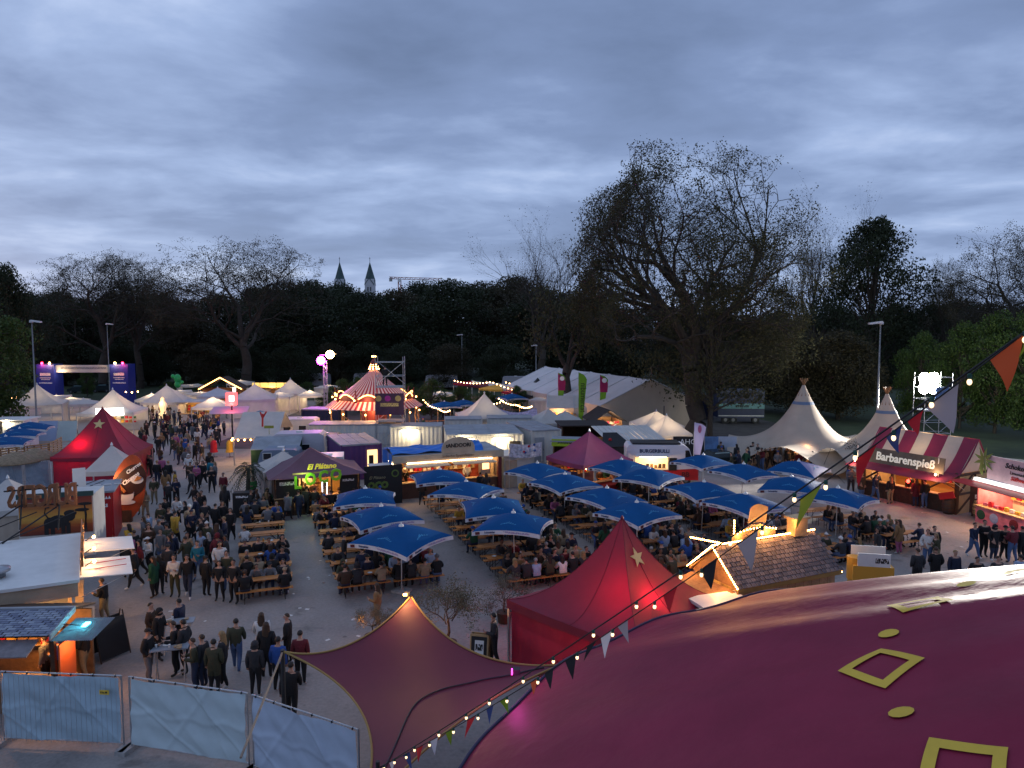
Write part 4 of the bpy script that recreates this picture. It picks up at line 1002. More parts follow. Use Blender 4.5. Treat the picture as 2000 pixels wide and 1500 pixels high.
# ------------------------------------------------------------------ people on foot
def stand(px, py, pid, rz, jacket, trousers, hair='short', hc='dark', where='', shoe=0, sc=1.0, skin=0, hatc=None, group='people walking and standing on the square'):
    g = G(px, py); return person(pid, (g.x, g.y, 0), rz, jacket, trousers, hair, hc, where, shoe, sc, skin, group, hatc)
F_, B_, L__, R_ = 0.0, math.pi, -math.pi/2, math.pi/2     # facing camera, away, left, right
near = [ # px, py(feet), pose, facing, jacket, trousers, hair, colour, where, shoe
 (463, 1312, 7, B_, 'olive', 'denim blue', 'short', 'dark', 'walking away behind the fence', 1), (500, 1360, 0, B_, 'charcoal', 'black', 'hood', 'dark', 'standing behind the second fence panel', 1),
 (512, 1300, 8, B_, 'white', 'beige', 'long', 'brown', 'walking across the square behind the fence', 0), (522, 1325, 5, B_, 'black', 'black', 'long', 'brown', 'with a fur collar behind the fence', 0),
 (563, 1300, 1, L__, 'black', 'black', 'short', 'brown', 'standing sideways above the shade sail corner', 0), (588, 1338, 0, B_, 'wine red', 'black', 'short', 'dark', 'standing above the shade sail corner', 1),
 (545, 1352, 0, B_, 'blue', 'black', 'short', 'dark', 'standing by the sail pole', 1), (570, 1412, 7, B_, 'black', 'black', 'short', 'dark', 'walking beside the sail pole', 0),
 (292, 1335, 2, R_, 'black', 'grey', 'cap', 'dark', 'at the near bar table', 0), (297, 1275, 2, R_, 'brown', 'black', 'short', 'dark', 'at the far bar table', 0), (312, 1288, 6, R_, 'black', 'black', 'hood', 'dark', 'at the far bar table', 0),
 (353, 1262, 4, L__, 'navy', 'black', 'short', 'dark', 'across the far bar table', 0), (345, 1318, 3, L__+.5, 'black', 'black', 'short', 'brown', 'between the two bar tables', 0), (362, 1318, 2, L__, 'charcoal', 'black', 'short', 'dark', 'between the two bar tables', 0),
 (383, 1352, 3, L__+.3, 'olive', 'dark denim', 'short', 'brown', 'at the near bar table', 0), (398, 1345, 0, L__, 'charcoal', 'dark denim', 'short', 'brown', 'at the near bar table', 0), (420, 1358, 5, B_, 'olive', 'black', 'short', 'dark', 'with a sling bag beside the bar table', 1),
 (437, 1345, 2, L__, 'charcoal', 'black', 'long', 'fair', 'beside the near bar table', 1), (168, 1330, 2, L__, 'black', 'khaki', 'short', 'dark', 'ordering at the shingled stall', 0), (125, 1345, 3, L__, 'blue', 'black', 'hood', 'dark', 'bent over the counter of the shingled stall', 0), (92, 1345, 0, L__, 'grey', 'black', 'short', 'dark', 'waiting at the shingled stall', 0),
 (205, 1215, 3, L__, 'black', 'khaki', 'short', 'brown', 'reaching over the counter under the awning flap', 0),
 (302, 1168, 5, L__, 'green', 'black', 'long', 'wine' if False else 'brown', 'holding a food tray on the square', 2), (313, 1162, 0, B_, 'black', 'black', 'long', 'dark', 'beside the green coat', 0), (343, 1166, 3, F_, 'white', 'olive', 'short', 'brown', 'in a hooded sweater on the square', 0),
 (368, 1168, 7, F_+.4, 'black', 'dark denim', 'long', 'dark', 'striding towards the fence', 1), (330, 1140, 0, B_, 'charcoal', 'black', 'beanie', 'grey', 'in the queue on the square', 0), (388, 1135, 2, F_, 'teal', 'denim blue', 'short', 'dark', 'in a bright rain jacket on the square', 0),
 (368, 1110, 5, F_, 'beige', 'black', 'long', 'dark', 'with curly hair on the square', 0), (404, 1165, 0, B_, 'black', 'black', 'short', 'dark', 'in the group on the open square', 0), (430, 1174, 1, F_, 'black', 'black', 'long', 'dark', 'in the group on the open square', 0),
 (458, 1178, 1, F_-.2, 'black', 'black', 'short', 'dark', 'at the edge of the group nearest the benches', 0), (445, 1155, 0, F_, 'olive', 'denim blue', 'short', 'dark', 'behind the group on the open square', 0), (425, 1095, 5, B_, 'charcoal', 'charcoal', 'long', 'brown', 'walking away along the benches', 0),
 (452, 1058, 8, F_, 'black', 'black', 'long', 'dark', 'walking alone beside the benches', 0), (376, 1062, 2, F_, 'navy', 'black', 'beanie', 'dark', 'in a bright cap on the square', 0), (397, 1068, 3, F_, 'charcoal', 'black', 'short', 'fair', 'in the queue on the square', 0),
 (265, 1150, 7, L__, 'black', 'black', 'short', 'dark', 'hurrying towards the white flaps', 1), (250, 1130, 0, B_, 'black', 'black', 'short', 'dark', 'queueing at the white flaps', 0), (292, 1092, 1, F_, 'brown', 'brown', 'long', 'brown', 'beside the queue at the white flaps', 0),
 (320, 1075, 1, B_, 'black', 'denim blue', 'short', 'dark', 'in jeans by the queue', 0), (338, 1112, 0, B_, 'navy', 'charcoal', 'short', 'brown', 'in the queue on the square', 0), (347, 1028, 2, F_, 'white', 'black', 'long', 'brown', 'in a cropped white top on the square', 1),
 (268, 1005, 3, F_, 'yellow', 'khaki', 'short', 'fair', 'beside the churros banner', 0), (285, 1015, 2, F_, 'beige', 'beige', 'long', 'fair', 'beside the yellow jacket at the banner', 0), (302, 985, 1, F_, 'olive', 'khaki', 'short', 'brown', 'with a beard near the churros banner', 0),
 (325, 972, 5, B_, 'tan', 'wine red', 'long', 'dark', 'in a long skirt on the square', 0), (345, 985, 2, F_, 'navy', 'black', 'long', 'brown', 'holding a cup on the square', 0), (375, 965, 7, L__, 'charcoal', 'charcoal', 'short', 'dark', 'walking across the square', 0),
 (308, 948, 0, B_, 'black', 'navy', 'short', 'fair', 'one of two walking away', 0), (330, 950, 0, B_, 'black', 'navy', 'short', 'fair', 'one of two walking away', 0), (373, 950, 4, F_, 'brown', 'black', 'short', 'dark', 'with family on the square', 0), (398, 950, 8, F_, 'black', 'black', 'long', 'dark', 'beside the family on the square', 1),
 (414, 942, 7, B_, 'teal', 'charcoal', 'short', 'dark', 'walking away with a satchel', 0), (386, 955, 3, F_, 'pink', 'black', 'short', 'dark', 'a child with the family', 0), (369, 935, 1, F_, 'white', 'black', 'hood', 'fair', 'in a pale hooded coat with the family', 0),
 (490, 1012, 7, R_, 'charcoal', 'dark denim', 'short', 'brown', 'walking past the black board', 0), (495, 985, 4, F_, 'bright green', 'black', 'long', 'brown', 'with folded arms beside the palm', 0), (395, 1015, 0, F_, 'black', 'dark denim', 'short', 'brown', 'in the crowd at mid square', 0),
 (422, 1045, 0, B_, 'black', 'black', 'short', 'dark', 'of a close pair at mid square', 0), (436, 1042, 5, F_, 'black', 'black', 'long', 'brown', 'of a close pair at mid square', 0), (402, 1040, 1, F_, 'charcoal', 'black', 'short', 'brown', 'in the crowd at mid square', 0),
 (965, 1300, 2, L__, 'charcoal', 'black', 'short', 'dark', 'with a black backpack beside the chalkboard', 0), (738, 1228, 2, L__, 'tan', 'khaki', 'long', 'brown', 'with a fur hood before the beer tables', 0), (673, 1112, 0, R_, 'charcoal', 'black', 'cap', 'grey', 'leaning over a beer table end', 0),
 # right side
 (1810, 1108, 2, F_-.4, 'white', 'denim blue', 'short', 'dark', 'in a checked shirt near the wooden hut', 0), (1822, 1100, 1, F_, 'black', 'black', 'short', 'brown', 'behind the checked shirt', 0), (1828, 1112, 3, L__, 'olive', 'khaki', 'long', 'fair', 'holding a plate near the wooden hut', 0),
 (1755, 1082, 5, B_+.3, 'tan', 'pink', 'long', 'brown', 'in a long coat near the beer tables', 1), (1712, 1100, 5, L__, 'charcoal', 'tan', 'long', 'dark', 'in a wide skirt at the table end', 0), (1900, 1090, 7, F_+.2, 'navy', 'denim blue', 'short', 'brown', 'with white sleeve bands by the drinks stall', 1),
 (1920, 1088, 4, F_, 'black', 'black', 'short', 'dark', 'in the group before the drinks stall', 0), (1940, 1096, 5, F_, 'black', 'dark denim', 'hood', 'dark', 'in the group before the drinks stall', 1), (1960, 1094, 1, F_, 'black', 'black', 'cap', 'dark', 'in the group before the drinks stall', 0),
 (1976, 1100, 3, B_, 'wine red', 'denim blue', 'short', 'dark', 'with a red scarf before the drinks stall', 0), (1994, 1096, 0, B_, 'black', 'black', 'short', 'dark', 'in the group before the drinks stall', 0), (1738, 985, 0, B_, 'black', 'khaki', 'long', 'fair', 'queueing at the striped stall', 0), (1775, 982, 0, B_, 'black', 'black', 'short', 'dark', 'queueing at the striped stall', 0),
 (1788, 990, 5, B_, 'wine red', 'dark denim', 'long', 'brown', 'queueing at the striped stall', 0), (1805, 993, 0, B_, 'black', 'denim blue', 'short', 'dark', 'queueing at the striped stall', 1), (1700, 962, 2, R_, 'white', 'denim blue', 'short', 'brown', 'in a pale sweater beside the striped stall', 0), (1678, 958, 0, R_, 'black', 'black', 'short', 'dark', 'beside the pale sweater', 0),
 (1790, 1152, 1, B_, 'charcoal', 'black', 'short', 'brown', 'behind the round tent hem', 0), (1825, 1150, 2, B_, 'black', 'black', 'short', 'brown', 'behind the round tent hem', 0), (1862, 1155, 0, F_, 'navy', 'dark denim', 'short', 'fair', 'behind the round tent hem', 0), (1905, 1168, 1, F_, 'black', 'black', 'short', 'dark', 'crouching low behind the round tent hem', 0), (1945, 1168, 1, F_, 'charcoal', 'black', 'short', 'brown', 'behind the round tent hem', 0), (1990, 1165, 0, B_, 'light blue', 'grey', 'short', 'dark', 'in a pale blue top behind the tent hem', 0),
 (1372, 1165, 7, L__, 'black', 'black', 'short', 'brown', 'hurrying past the lit wooden hut', 0),
]
for (px, py, pid, rz, j, t, h, hc, w, sh) in near:
    stand(px, py, pid, rz+random.uniform(-.2, .2), j, t, h, hc, w, sh, random.uniform(.96, 1.05), random.choice([0, 0, 0, 1]))
# the rest of the crowd, by zone
def crowd(n, poly, where, faces, gap=.55, group='people walking and standing on the square'):
    k = 0; tries = 0
    xs = [p[0] for p in poly]; ys = [p[1] for p in poly]
    while k < n and tries < 4000:
        tries += 1
        px, py = random.uniform(min(xs), max(xs)), random.uniform(min(ys), max(ys))
        ins = False
        for i in range(len(poly)):
            (x1, y1), (x2, y2) = poly[i], poly[i-1]
            if (y1 > py) != (y2 > py) and px < (x2-x1)*(py-y1)/(y2-y1)+x1: ins = not ins
        if not ins: continue
        g = G(px, py)
        if any((g.x-a)**2+(g.y-b)**2 < gap*gap for a, b in PEOPLE): continue
        L_ = rand_look(); pid = random.choice([0, 1, 2, 3, 4, 5, 6, 7, 8])
        queue_person(pid, (g.x, g.y, 0), random.choice(faces)+random.uniform(-.6, .6), L_['jacket'], L_['trousers'], L_['hair'], L_['hc'], PROTO[pid][1]+' '+where, L_['shoe'], L_['sc'], L_['skin'], group, L_['hatc']); k += 1
crowd(34, [(285, 915), (440, 905), (440, 860), (275, 860)], 'at the narrow end of the square', [F_, B_, B_, L__])
crowd(60, [(285, 860), (440, 860), (445, 815), (270, 815)], 'between the far white stalls', [F_, B_, R_, L__], .45)
crowd(16, [(250, 1075), (345, 1000), (345, 1120), (255, 1140)], 'in the queue by the white flaps', [F_, L__, B_], .5)
crowd(15, [(340, 1000), (440, 990), (445, 1150), (350, 1120)], 'at mid square', [F_, B_, L__], .6)
crowd(12, [(270, 1000), (445, 985), (440, 915), (285, 920)], 'on the busy middle of the square', [F_, B_, L__], .6)
crowd(26, [(1390, 905), (1600, 905), (1600, 925), (1420, 925)], 'beside the tipi tents', [F_, L__, B_], .5)
crowd(8, [(545, 1000), (690, 985), (690, 1005), (560, 1020)], 'queueing at the plantain stall', [B_], .5)
crowd(6, [(800, 985), (960, 965), (965, 980), (800, 1000)], 'queueing at the tandoori counter', [B_], .5)
crowd(5, [(1650, 960), (1720, 965), (1730, 985), (1660, 975)], 'near the striped stall', [R_, F_], .6)
crowd(22, [(840, 838), (980, 835), (1030, 808), (860, 805)], 'under the festoon lights', [F_, B_, L__, R_], .5)
crowd(8, [(640, 855), (830, 850), (830, 838), (650, 838)], 'around the carousel bar', [F_, B_, L__], .5)
# ------------------------------------------------------------------ stalls: shared pieces (local x along the front, y into the stall, front faces -y)
def kiosk(t, w, d, h, wall, roof, counter=1.0, over=.2, countermat=None, inner=None, planks=0, roofz=None, back=True, sides=(1, 1), top=.1):
    if back: MB().box((w/2, d-.04, h/2), (w, .08, h)).build('back_wall', inner or wall, t)
    for s, x in ((sides[0], .04), (sides[1], w-.04)):
        if s: MB().box((x, (d-.09)/2, h/2), (.08, d-.09, h)).build('side_wall', wall, t)
    if counter:
        if planks:
            n = max(1, int(w/planks))
            for i in range(n): MB().box((w*(i+.5)/n, -.03, counter/2), (w/n-.012, .05, counter)).build('plank', countermat or wall, t)
        else: MB().box((w/2, -.03, counter/2), (w-.002, .055, counter)).build('counter_front', countermat or wall, t)
        MB().box((w/2, .08, counter+.03), (w+.04, .5, .05)).build('counter_top', PALEWOOD, t)
    if roof: MB().box((w/2, d/2, h+top/2+.004), (w+2*over, d+2*over, top)).build('roof', roof, t)
def gable(t, w, d, h, rise, mat, over=.3, axis='x', name='roof_slope', thick=.06):
    if axis == 'x':
        for a, b in (((-over, -over), (d/2)), ((0, 0), 0)): pass
        MB().slab([(-over, -over, h), (w+over, -over, h), (w+over, d/2, h+rise), (-over, d/2, h+rise)], thick).build(name, mat, t)
        MB().slab([(-over, d/2+.002, h+rise), (w+over, d/2+.002, h+rise), (w+over, d+over, h), (-over, d+over, h)], thick).build(name, mat, t)
    else:
        MB().slab([(-over, -over, h), (w/2, -over, h+rise), (w/2, d+over, h+rise), (-over, d+over, h)], thick).build(name, mat, t)
        MB().slab([(w/2+.002, -over, h+rise), (w+over, -over, h), (w+over, d+over, h), (w/2+.002, d+over, h+rise)], thick).build(name, mat, t)
def shelf_goods(t, w, y, z, rows=2, cols=('red', 'yellow', 'white', 'tan', 'pink'), n=8, x0=.2):
    for r_ in range(rows):
        MB().box((x0+w/2, y, z+r_*.42-.02), (w, .22, .03)).build('shelf', PALEWOOD, t)
        for i in range(n):
            hh = random.uniform(.14, .30); c = random.choice(cols)
            MB().box((x0+w*(i+.5)/n, y, z+r_*.42-.005+hh/2+.003), (w/n*.7, .14, hh)).build('goods', cm(c), t)
def flap(t, x0, x1, y, z, out, drop, mat, name='awning_flap', thick=.03):
    MB().slab([(x0, y-out, z-drop), (x1, y-out, z-drop), (x1, y, z), (x0, y, z)], thick).build(name, mat, t)
    for x in (x0+.08, x1-.08): MB().tube([(x, y-out*.9, z-drop*.9-thick), (x, y, z-.7)], .012, 4).build('strut', ALU, t)
def corrug(mb, w, h, n, amp):
    mb.grid(lambda u, v: Vector((w*u, amp*(1 if int(u*n*2) % 2 else 0), h*v)), n*2, 1)
def container(name, label, loc, rz, w, d, h, wall, roof, group=None, cat='container', seams=6):
    t = thing(name, label, cat, loc, rz, group)
    for (x, y, a, L_) in ((0, 0, 0, w), (w, 0, math.pi/2, d), (w, d, math.pi, w), (0, d, -math.pi/2, d)):
        m = MB(); n = max(2, int(L_/.35)); m.T = Matrix.Translation((x, y, .12)) @ Matrix.Rotation(a, 4, 'Z')
        m.grid(lambda u, v: Vector((L_*u, .03*(1 if (round(u*n*4) % 4) in (1, 2) else 0), (h-.2)*v)), n*4, 1); m.build('wall', wall, t)
    for x in (0, w):
        for y in (0, d): MB().box((x, y, h/2), (.12, .12, h-.01)).build('corner_post', wall, t)
    MB().box((w/2, d/2, h-.03), (w+.1, d+.1, .12)).build('roof', roof, t)
    for i in range(1, seams): MB().box((w*i/seams, d/2, h+.04), (.04, d, .02)).build('roof_seam', roof, t)
    MB().box((w/2, d/2, .08), (w, d, .12)).build('floor_frame', wall, t)
    return t
def bulb_string(name, label, pts, n, sag, group='festoon light strings', mat=None, r=.07, post=False):
    t = thing(name, label, 'string lights', pts[0], 0, group); m = (mat or BULB); p0 = Vector(pts[0])
    me = _T.setdefault(('bulb', m.name, r), None) or MB().ball((0, 0, -r*.8), r, 6, 5).mesh('bulb', m, True); _T[('bulb', m.name, r)] = me
    for a, b in zip(pts[:-1], pts[1:]):
        a, b = Vector(a), Vector(b); f = lambda u: a.lerp(b, u) + Vector((0, 0, -sag*4*u*(1-u))) - p0
        MB().tube([f(i/12) for i in range(13)], .012, 4).build('cable', BLACK, t)
        for i in range(n): link('bulb', me, t, f((i+.5)/n))
    return t
def stall(name, label, loc, rz=0, cat='stall', group=None): return thing(name, label, cat, loc, rz, group)

# ------------------------------------------------------------------ left: burger stall with mirrored rooftop letters
fE, nE = G(150, 1045, 2.9), G(145, 1130, 2.9); d = nE-fE; L_ = d.length; rz = math.atan2(d.y, d.x)
# local frame: x runs from the far end to the near end; front (-y) must face right -> rotate so that -y = right-hand side
t = stall('burger_stall', 'white flat-roofed burger stall with rooftop letters on a steel frame', (nE.x, nE.y, 0), math.atan2(-d.y, -d.x))
w = L_; dp = 3.2
kiosk(t, w, dp, 2.75, WPANEL, None, counter=1.0, countermat=M('orange_panel', (.45, .09, .02), .5, noise=(2, .2)), sides=(0, 1))
MB().slab([(-.25, -.15, 2.92), (w+.2, -.15, 2.92), (w+.2, dp+.2, 2.98), (-.25, dp+.2, 2.98)], .1).build('roof', WPAINT, t)
MB().box((-.10, dp/2, 2.58), (.06, dp+.2, .5)).build('fascia', BEIGE, t)
MB().box((.02, dp/2, .62), (.07, dp, 1.24)).build('side_wall', WPANEL, t)
MB().box((-.35, dp/2, 1.28), (.8, dp, .05)).build('side_counter', GREYROOF, t)
for y in (.05, dp-.1): MB().box((0, y, 1.8), (.09, .09, 1.1)).build('post', WPANEL, t)
flap(t, .15, 2.35, -.15, 2.86, 1.55, .12, WPAINT); flap(t, 3.3, 5.2, -.15, 2.86, 1.75, .12, WPAINT)
for x in (1.0, 1.7): MB().box((x, -.9, 2.84), (.03, 1.3, .02)).build('flap_batten', REDP, t)
MB().box((w/2, -.19, 3.25), (w, .03, .55)).build('front_sign', M('orange_sign', (.5, .16, .05), .5), t)
for i, ch_ in enumerate('BURGERS'): text(ch_, .62, WOOD, t, (.5+i*.72, -.24, 3.35), ext=.03, bold=.02, name='sign_letter')
for x in (.9, 2.6, 4.3):
    s = MB().tube([(x, -.3, 3.0), (x, -.55, 3.15)], .02).build('lamp_arm', DARKMET, t)
    MB().ball((x, -.58, 3.12), .06).build('lamp_bulb', BULB, t); lamp(t, (x, -.5, 3.3), 12, (1, .55, .22), size=.06)
MB().lathe([(.28, 2.98), (.28, 3.12), (.42, 3.16), (.42, 3.26), (.1, 3.34)], 14, (1.2, 2.2, 0)).build('roof_vent', STEEL, t, True)
shelf_goods(t, 1.6, 2.9, 1.25, 2, ('yellow', 'tan', 'white', 'red'), 6, .4)
lamp(t, (1.1, 1.5, 2.4), 45, (1, .55, .22)); lamp(t, (3.8, 1.2, 2.4), 40, (1, .5, .2))
q = MB().box((.75, -.35, 1.35), (1.5, .35, .05)).build('drip_tray', STEEL, t)
sb = MB().box((1.2, -.16, 1.25), (1.7, .03, .34)).build('name_board', BLACK, t); text('LYAMS', .30, PRINTWH, t, (1.2, -.19, 1.25), bold=.01, ext=.004)
# steel frame with the letters seen from behind
fr = stall('rooftop_sign', 'brown BURGERS letters on black rails, seen from behind above the burger stall', (0, 0, 2.99), 0, 'sign')
yS = 28.9; a, b = AT(8, 960, yS), AT(152, 948, yS-.4)
fr.location = (0, 0, 0)
for (p, q, o1, o2) in ((a, b, 3, 4), (AT(18, 990, yS), AT(150, 982, yS-.4), 0, 0)): MB().tube([p, q], .035, 6).build('rail', BLACK, fr)
for px in (44, 118):
    p = AT(px, 950, yS-.2); MB().tube([p, (p.x+.05, p.y-.35, 2.98)], .035, 6).build('post', BLACK, fr)
    MB().tube([AT(px, 985, yS-.2), (p.x-.9, p.y-2.2, 2.98)], .03, 6).build('brace', BLACK, fr)
    MB().tube([AT(px+28, 1000, yS-.4), (p.x-1.0, p.y-2.3, 2.98)], .022, 6).build('brace', BLACK, fr)
LET = M('rust_letter', (.20, .075, .030), .6, noise=(5, .2))
for i, ch_ in enumerate('SREGRUB'):
    p = lerp(AT(24, 973, yS), AT(143, 966, yS-.4), i/6)
    o = text(ch_, 1.28, LET, fr, p+Vector((0, -.05, 0)), mirror=True, ext=.05, bold=.02, sx=.58, name='letter')
# elephant billboard behind
eb = stall('savanna_trailer', 'trailer with an elephant at sunset painted on its side panel', (AT(38, 1010, 31.5).x, 31.5, 0), R(17), 'trailer')
def sunset():
    m = bpy.data.materials.new('painted_sunset'); m.use_nodes = True; N = m.node_tree.nodes; L = m.node_tree.links
    tc = N.new('ShaderNodeTexCoord'); s = N.new('ShaderNodeSeparateXYZ'); L.new(tc.outputs['Object'], s.inputs[0])
    r = N.new('ShaderNodeValToRGB'); mr = N.new('ShaderNodeMapRange'); mr.inputs[1].default_value = 1.9; mr.inputs[2].default_value = 3.7
    n = N.new('ShaderNodeTexNoise'); n.inputs['Scale'].default_value = 2.5; mp = N.new('ShaderNodeMapping'); mp.inputs['Scale'].default_value = (.3, 1, 3); L.new(tc.outputs['Object'], mp.inputs[0]); L.new(mp.outputs[0], n.inputs[0])
    ad = N.new('ShaderNodeMath'); ad.operation = 'MULTIPLY_ADD'; ad.inputs[1].default_value = .35; L.new(n.outputs[0], ad.inputs[0]); L.new(s.outputs[2], ad.inputs[2]); L.new(ad.outputs[0], mr.inputs[0]); L.new(mr.outputs[0], r.inputs[0])
    e = r.color_ramp.elements; e[0].color = (.10, .012, .01, 1); e[1].color = (.18, .02, .02, 1); e[1].position = 1
    for p, c in ((.25, (.30, .06, .01)), (.45, (.55, .30, .05)), (.6, (.50, .22, .04)), (.8, (.22, .05, .02))): k = e.new(p); k.color = (*c, 1)
    L.new(r.outputs[0], N['Principled BSDF'].inputs['Base Color']); return m
B('body', (1.45, 1.0, 2.1), (3.0, 2.0, 2.8), WPANEL, eb)
MB().box((1.45, -.04, 2.65), (2.9, .05, 1.7)).build('painted_panel', sunset(), eb)
MB().box((1.45, -.05, 3.58), (3.05, .1, .22)).build('dark_fascia', M('dark_teal', (.02, .06, .06), .6), eb)
em = MB(); em.T = Matrix.Translation((0, 0, .62))
for c, r_ in (((1.55, -.075, 1.75), (.42, .012, .30)), ((2.0, -.076, 1.98), (.22, .012, .24)), ((1.2, -.075, 1.70), (.25, .012, .26)), ((2.02, -.077, 2.1), (.26, .012, .15))): em.ball(c, r_, 12, 8)
for x in (1.05, 1.3, 1.72, 1.92): em.box((x, -.076, 1.42), (.17, .012, .5))
em.tube([(1.15, -.076, 1.9), (1.0, -.076, 2.15), (1.05, -.076, 2.4), (1.2, -.076, 2.42)], .03, 5)
em.build('elephant_silhouette', BLACK, eb)
MB().tube([(2.62, -.08, 1.82), (2.64, -.08, 2.6), (2.6, -.08, 3.1)], [.07, .05, .03], 5).ball((2.5, -.085, 2.85), (.3, .012, .08), 10, 6).ball((2.62, -.085, 3.12), (.3, .012, .07), 10, 6).build('painted_tree', BLACK, eb)
for x in (.7, 2.2): MB().lathe([(.3, -.1), (.3, .1)], 14).build('wheel', RUBBER, eb).rotation_euler = (math.pi/2, 0, 0)
for o, x in zip([c for c in COL.objects if c.parent == eb and c.name.startswith('wheel')], (.7, 2.2)): o.location = (x, .2, .3)

# shingled stall nearest the fence
eR, rR = G(130, 1253, 2.42), AT(143, 1188, 20.9)
sh = stall('shingle_stall', 'wooden stall with weathered blue-grey shingle roof and orange-lit counter', (rR.x, rR.y, 0), R(3))
W_, rw = 4.6, 1.35
SHING = [M('shingle_%d' % i, c, .75, noise=(5, .25), bump=(20, .3)) for i, c in enumerate(((.24, .27, .34), (.19, .21, .28), (.29, .32, .38), (.15, .17, .24)))]
rz_, ez = rR.z, 2.40; run = 1.25
def shingles(t, x0, x1, ytop, ztop, ybot, zbot, rows, wd, mats, name='shingle'):
    n = int((x1-x0)/wd); sl = Vector((0, ybot-ytop, zbot-ztop)); nn = Vector((1, 0, 0)).cross(sl).normalized(); nn = nn if nn.z > 0 else -nn
    cache = {}
    for r_ in range(rows):
        for i in range(n+1):
            ww = wd*random.uniform(.86, 1.0); key = (random.randrange(4), random.randrange(len(mats)))
            if key not in cache:
                lw = wd*(.82+.045*key[0]); m = MB(); hgt = sl.length/rows*1.06; dv = sl.normalized()
                a = Vector((0, 0, 0)); m.slab([a+dv*hgt+nn*.022, a+dv*hgt+Vector((lw, 0, 0))+nn*.022, a+Vector((lw, 0, 0))+nn*.006, a+nn*.006], .014); cache[key] = m.mesh(name, mats[key[1]])
            x = x0 + i*wd + (wd/2 if r_ % 2 else 0) - wd/2
            if x < x0-.02 or x+wd > x1+.06: 
                if x+wd > x1+.3: continue
            p = Vector((max(x, x0), ytop, ztop)) + sl*(r_/rows) + nn*random.uniform(0, .006); link(name, cache[key], t, p)
MB().slab([(-W_, -run, ez), (0, -run, ez), (0, 0, rz_), (-W_, 0, rz_)], .05).build('roof_deck', DWOOD, sh)
MB().slab([(-W_, .001, rz_), (0, .001, rz_), (0, run, ez), (-W_, run, ez)], .05).build('roof_deck', DWOOD, sh)
shingles(sh, -W_, 0, -.01, rz_+.004, -run-.03, ez+.004, 13, .235, SHING)
MB().box((-W_/2, 0, rz_+.03), (W_, .12, .05)).build('ridge_board', GREYROOF, sh)
MB().slab([(.02, -run-.05, ez-.12), (.02, -run-.05, ez+.06), (.02, 0, rz_+.08), (.02, 0, rz_-.1)], .05).build('barge_board', GREYROOF, sh)
MB().box((-W_/2, 1.0, 1.15), (W_, .08, 2.3)).build('back_wall', WOOD, sh)
for i in range(14): MB().box((-W_*(i+.5)/14, -.95, .5), (W_/14-.012, .04, 1.0)).build('plank', WOOD, sh)
MB().slab([(-W_, -1.75, 2.02), (-.35, -1.75, 2.02), (-.35, -1.15, 2.26), (-W_, -1.15, 2.26)], .04).build('ledge', M('weathered_board', (.20, .18, .19), .8, noise=(5, .3)), sh)
MB().box((-W_/2, -.9, 1.03), (W_, .45, .05)).build('counter_top', PALEWOOD, sh)
for x in (-.08, -W_+.1): MB().box((x, -.95, 1.2), (.12, .12, 2.4)).build('post', DWOOD, sh)
shelf_goods(sh, 3.4, .8, 1.3, 2, ('yellow', 'tan', 'beige', 'red'), 10, -4.2)
lamp(sh, (-1.2, 0, 2.05), 34, (1, .45, .12)); lamp(sh, (-3.0, 0, 2.05), 28, (1, .42, .1))
CORR = M('corrugated_grey', (.17, .17, .20), .6, noise=(4, .2))
m = MB(); m.grid(lambda u, v: Vector((.08+1.15*u, -1.35+1.35*v, 2.28+.12*v+.012*math.sin(u*140))), 90, 2); m.build('awning_flap', CORR, sh)
MB().box((.62, -.5, 2.40), (.13, .28, .05)).build('teal_lamp', M('teal_glow', (.1, .8, .9), .4, emit=9, ecol=(.10, .75, .95)), sh); lamp(sh, (.55, -.5, 2.62), 5, (.1, .75, .9), size=.05)
MB().tube([(.1, -.7, 2.5), (.6, -.62, 2.42)], .015, 5).build('lamp_arm', DARKMET, sh)
ORNG = M('orange_poster', (.55, .12, .03), .6)
MB().box((.10, -.6, 1.35), (.05, .8, 1.3)).build('poster', ORNG, sh); lamp(sh, (.55, -.6, 1.9), 12, (1, .42, .12))
ab = stall('chalkboard', 'tall black folding chalkboard beside the corrugated awning flap', (G(212, 1280).x, G(212, 1280).y, 0), R(60), 'signboard')
for s in (-1, 1): MB().box((0, s*.27, .68), (1.0, .04, 1.25), m=Matrix.Rotation(R(14)*s, 3, 'X')).build('board', BLACK, ab)
for s in (-1, 1):
    for x in (-.5, .5): MB().tube([(x, s*.45, 0), (x, s*.06, 1.45)], .025, 4).build('leg', DWOOD, ab)

# churros banner
cb = AT(252, 1005, 40.5)
ch = stall('churros_banner', 'tall brown leaf-shaped churros banner with cup and plate', (cb.x, 40.5, 0), R(14), 'banner')
BRN = M('banner_rust', (.30, .055, .015), .6, noise=(1.6, .45)); DBR = M('banner_choc', (.035, .010, .008), .6, noise=(2, .3)); DOUGH = M('churro_dough', (.55, .20, .04), .6, noise=(9, .3))
def leaf_out(s=1.0, n=24):
    pts = []
    for i in range(n):
        a = 2*math.pi*i/n; x = math.cos(a)*.93*(1-.12*math.sin(a)); z = math.sin(a)*1.92; pts.append((x*s + .16*z*s, z*s))
    return pts
def plate2d(pts, y, t, mat, name, off=(0, 0)):
    k = len(pts); m = MB(); m._add([(x+off[0], y, z+off[1]) for x, z in pts] + [(x+off[0], y+t, z+off[1]) for x, z in pts], [tuple(range(k)), tuple(range(2*k-1, k-1, -1))] + [(i, i+k, (i+1) % k+k, (i+1) % k) for i in range(k)])
    return m.build(name, mat, ch)
plate2d(leaf_out(), 0, .05, BRN, 'board', (0, 1.98))
plate2d([(x*.9, z*.52) for x, z in leaf_out()], -.012, .01, DBR, 'dark_swirl', (.14, 2.35))
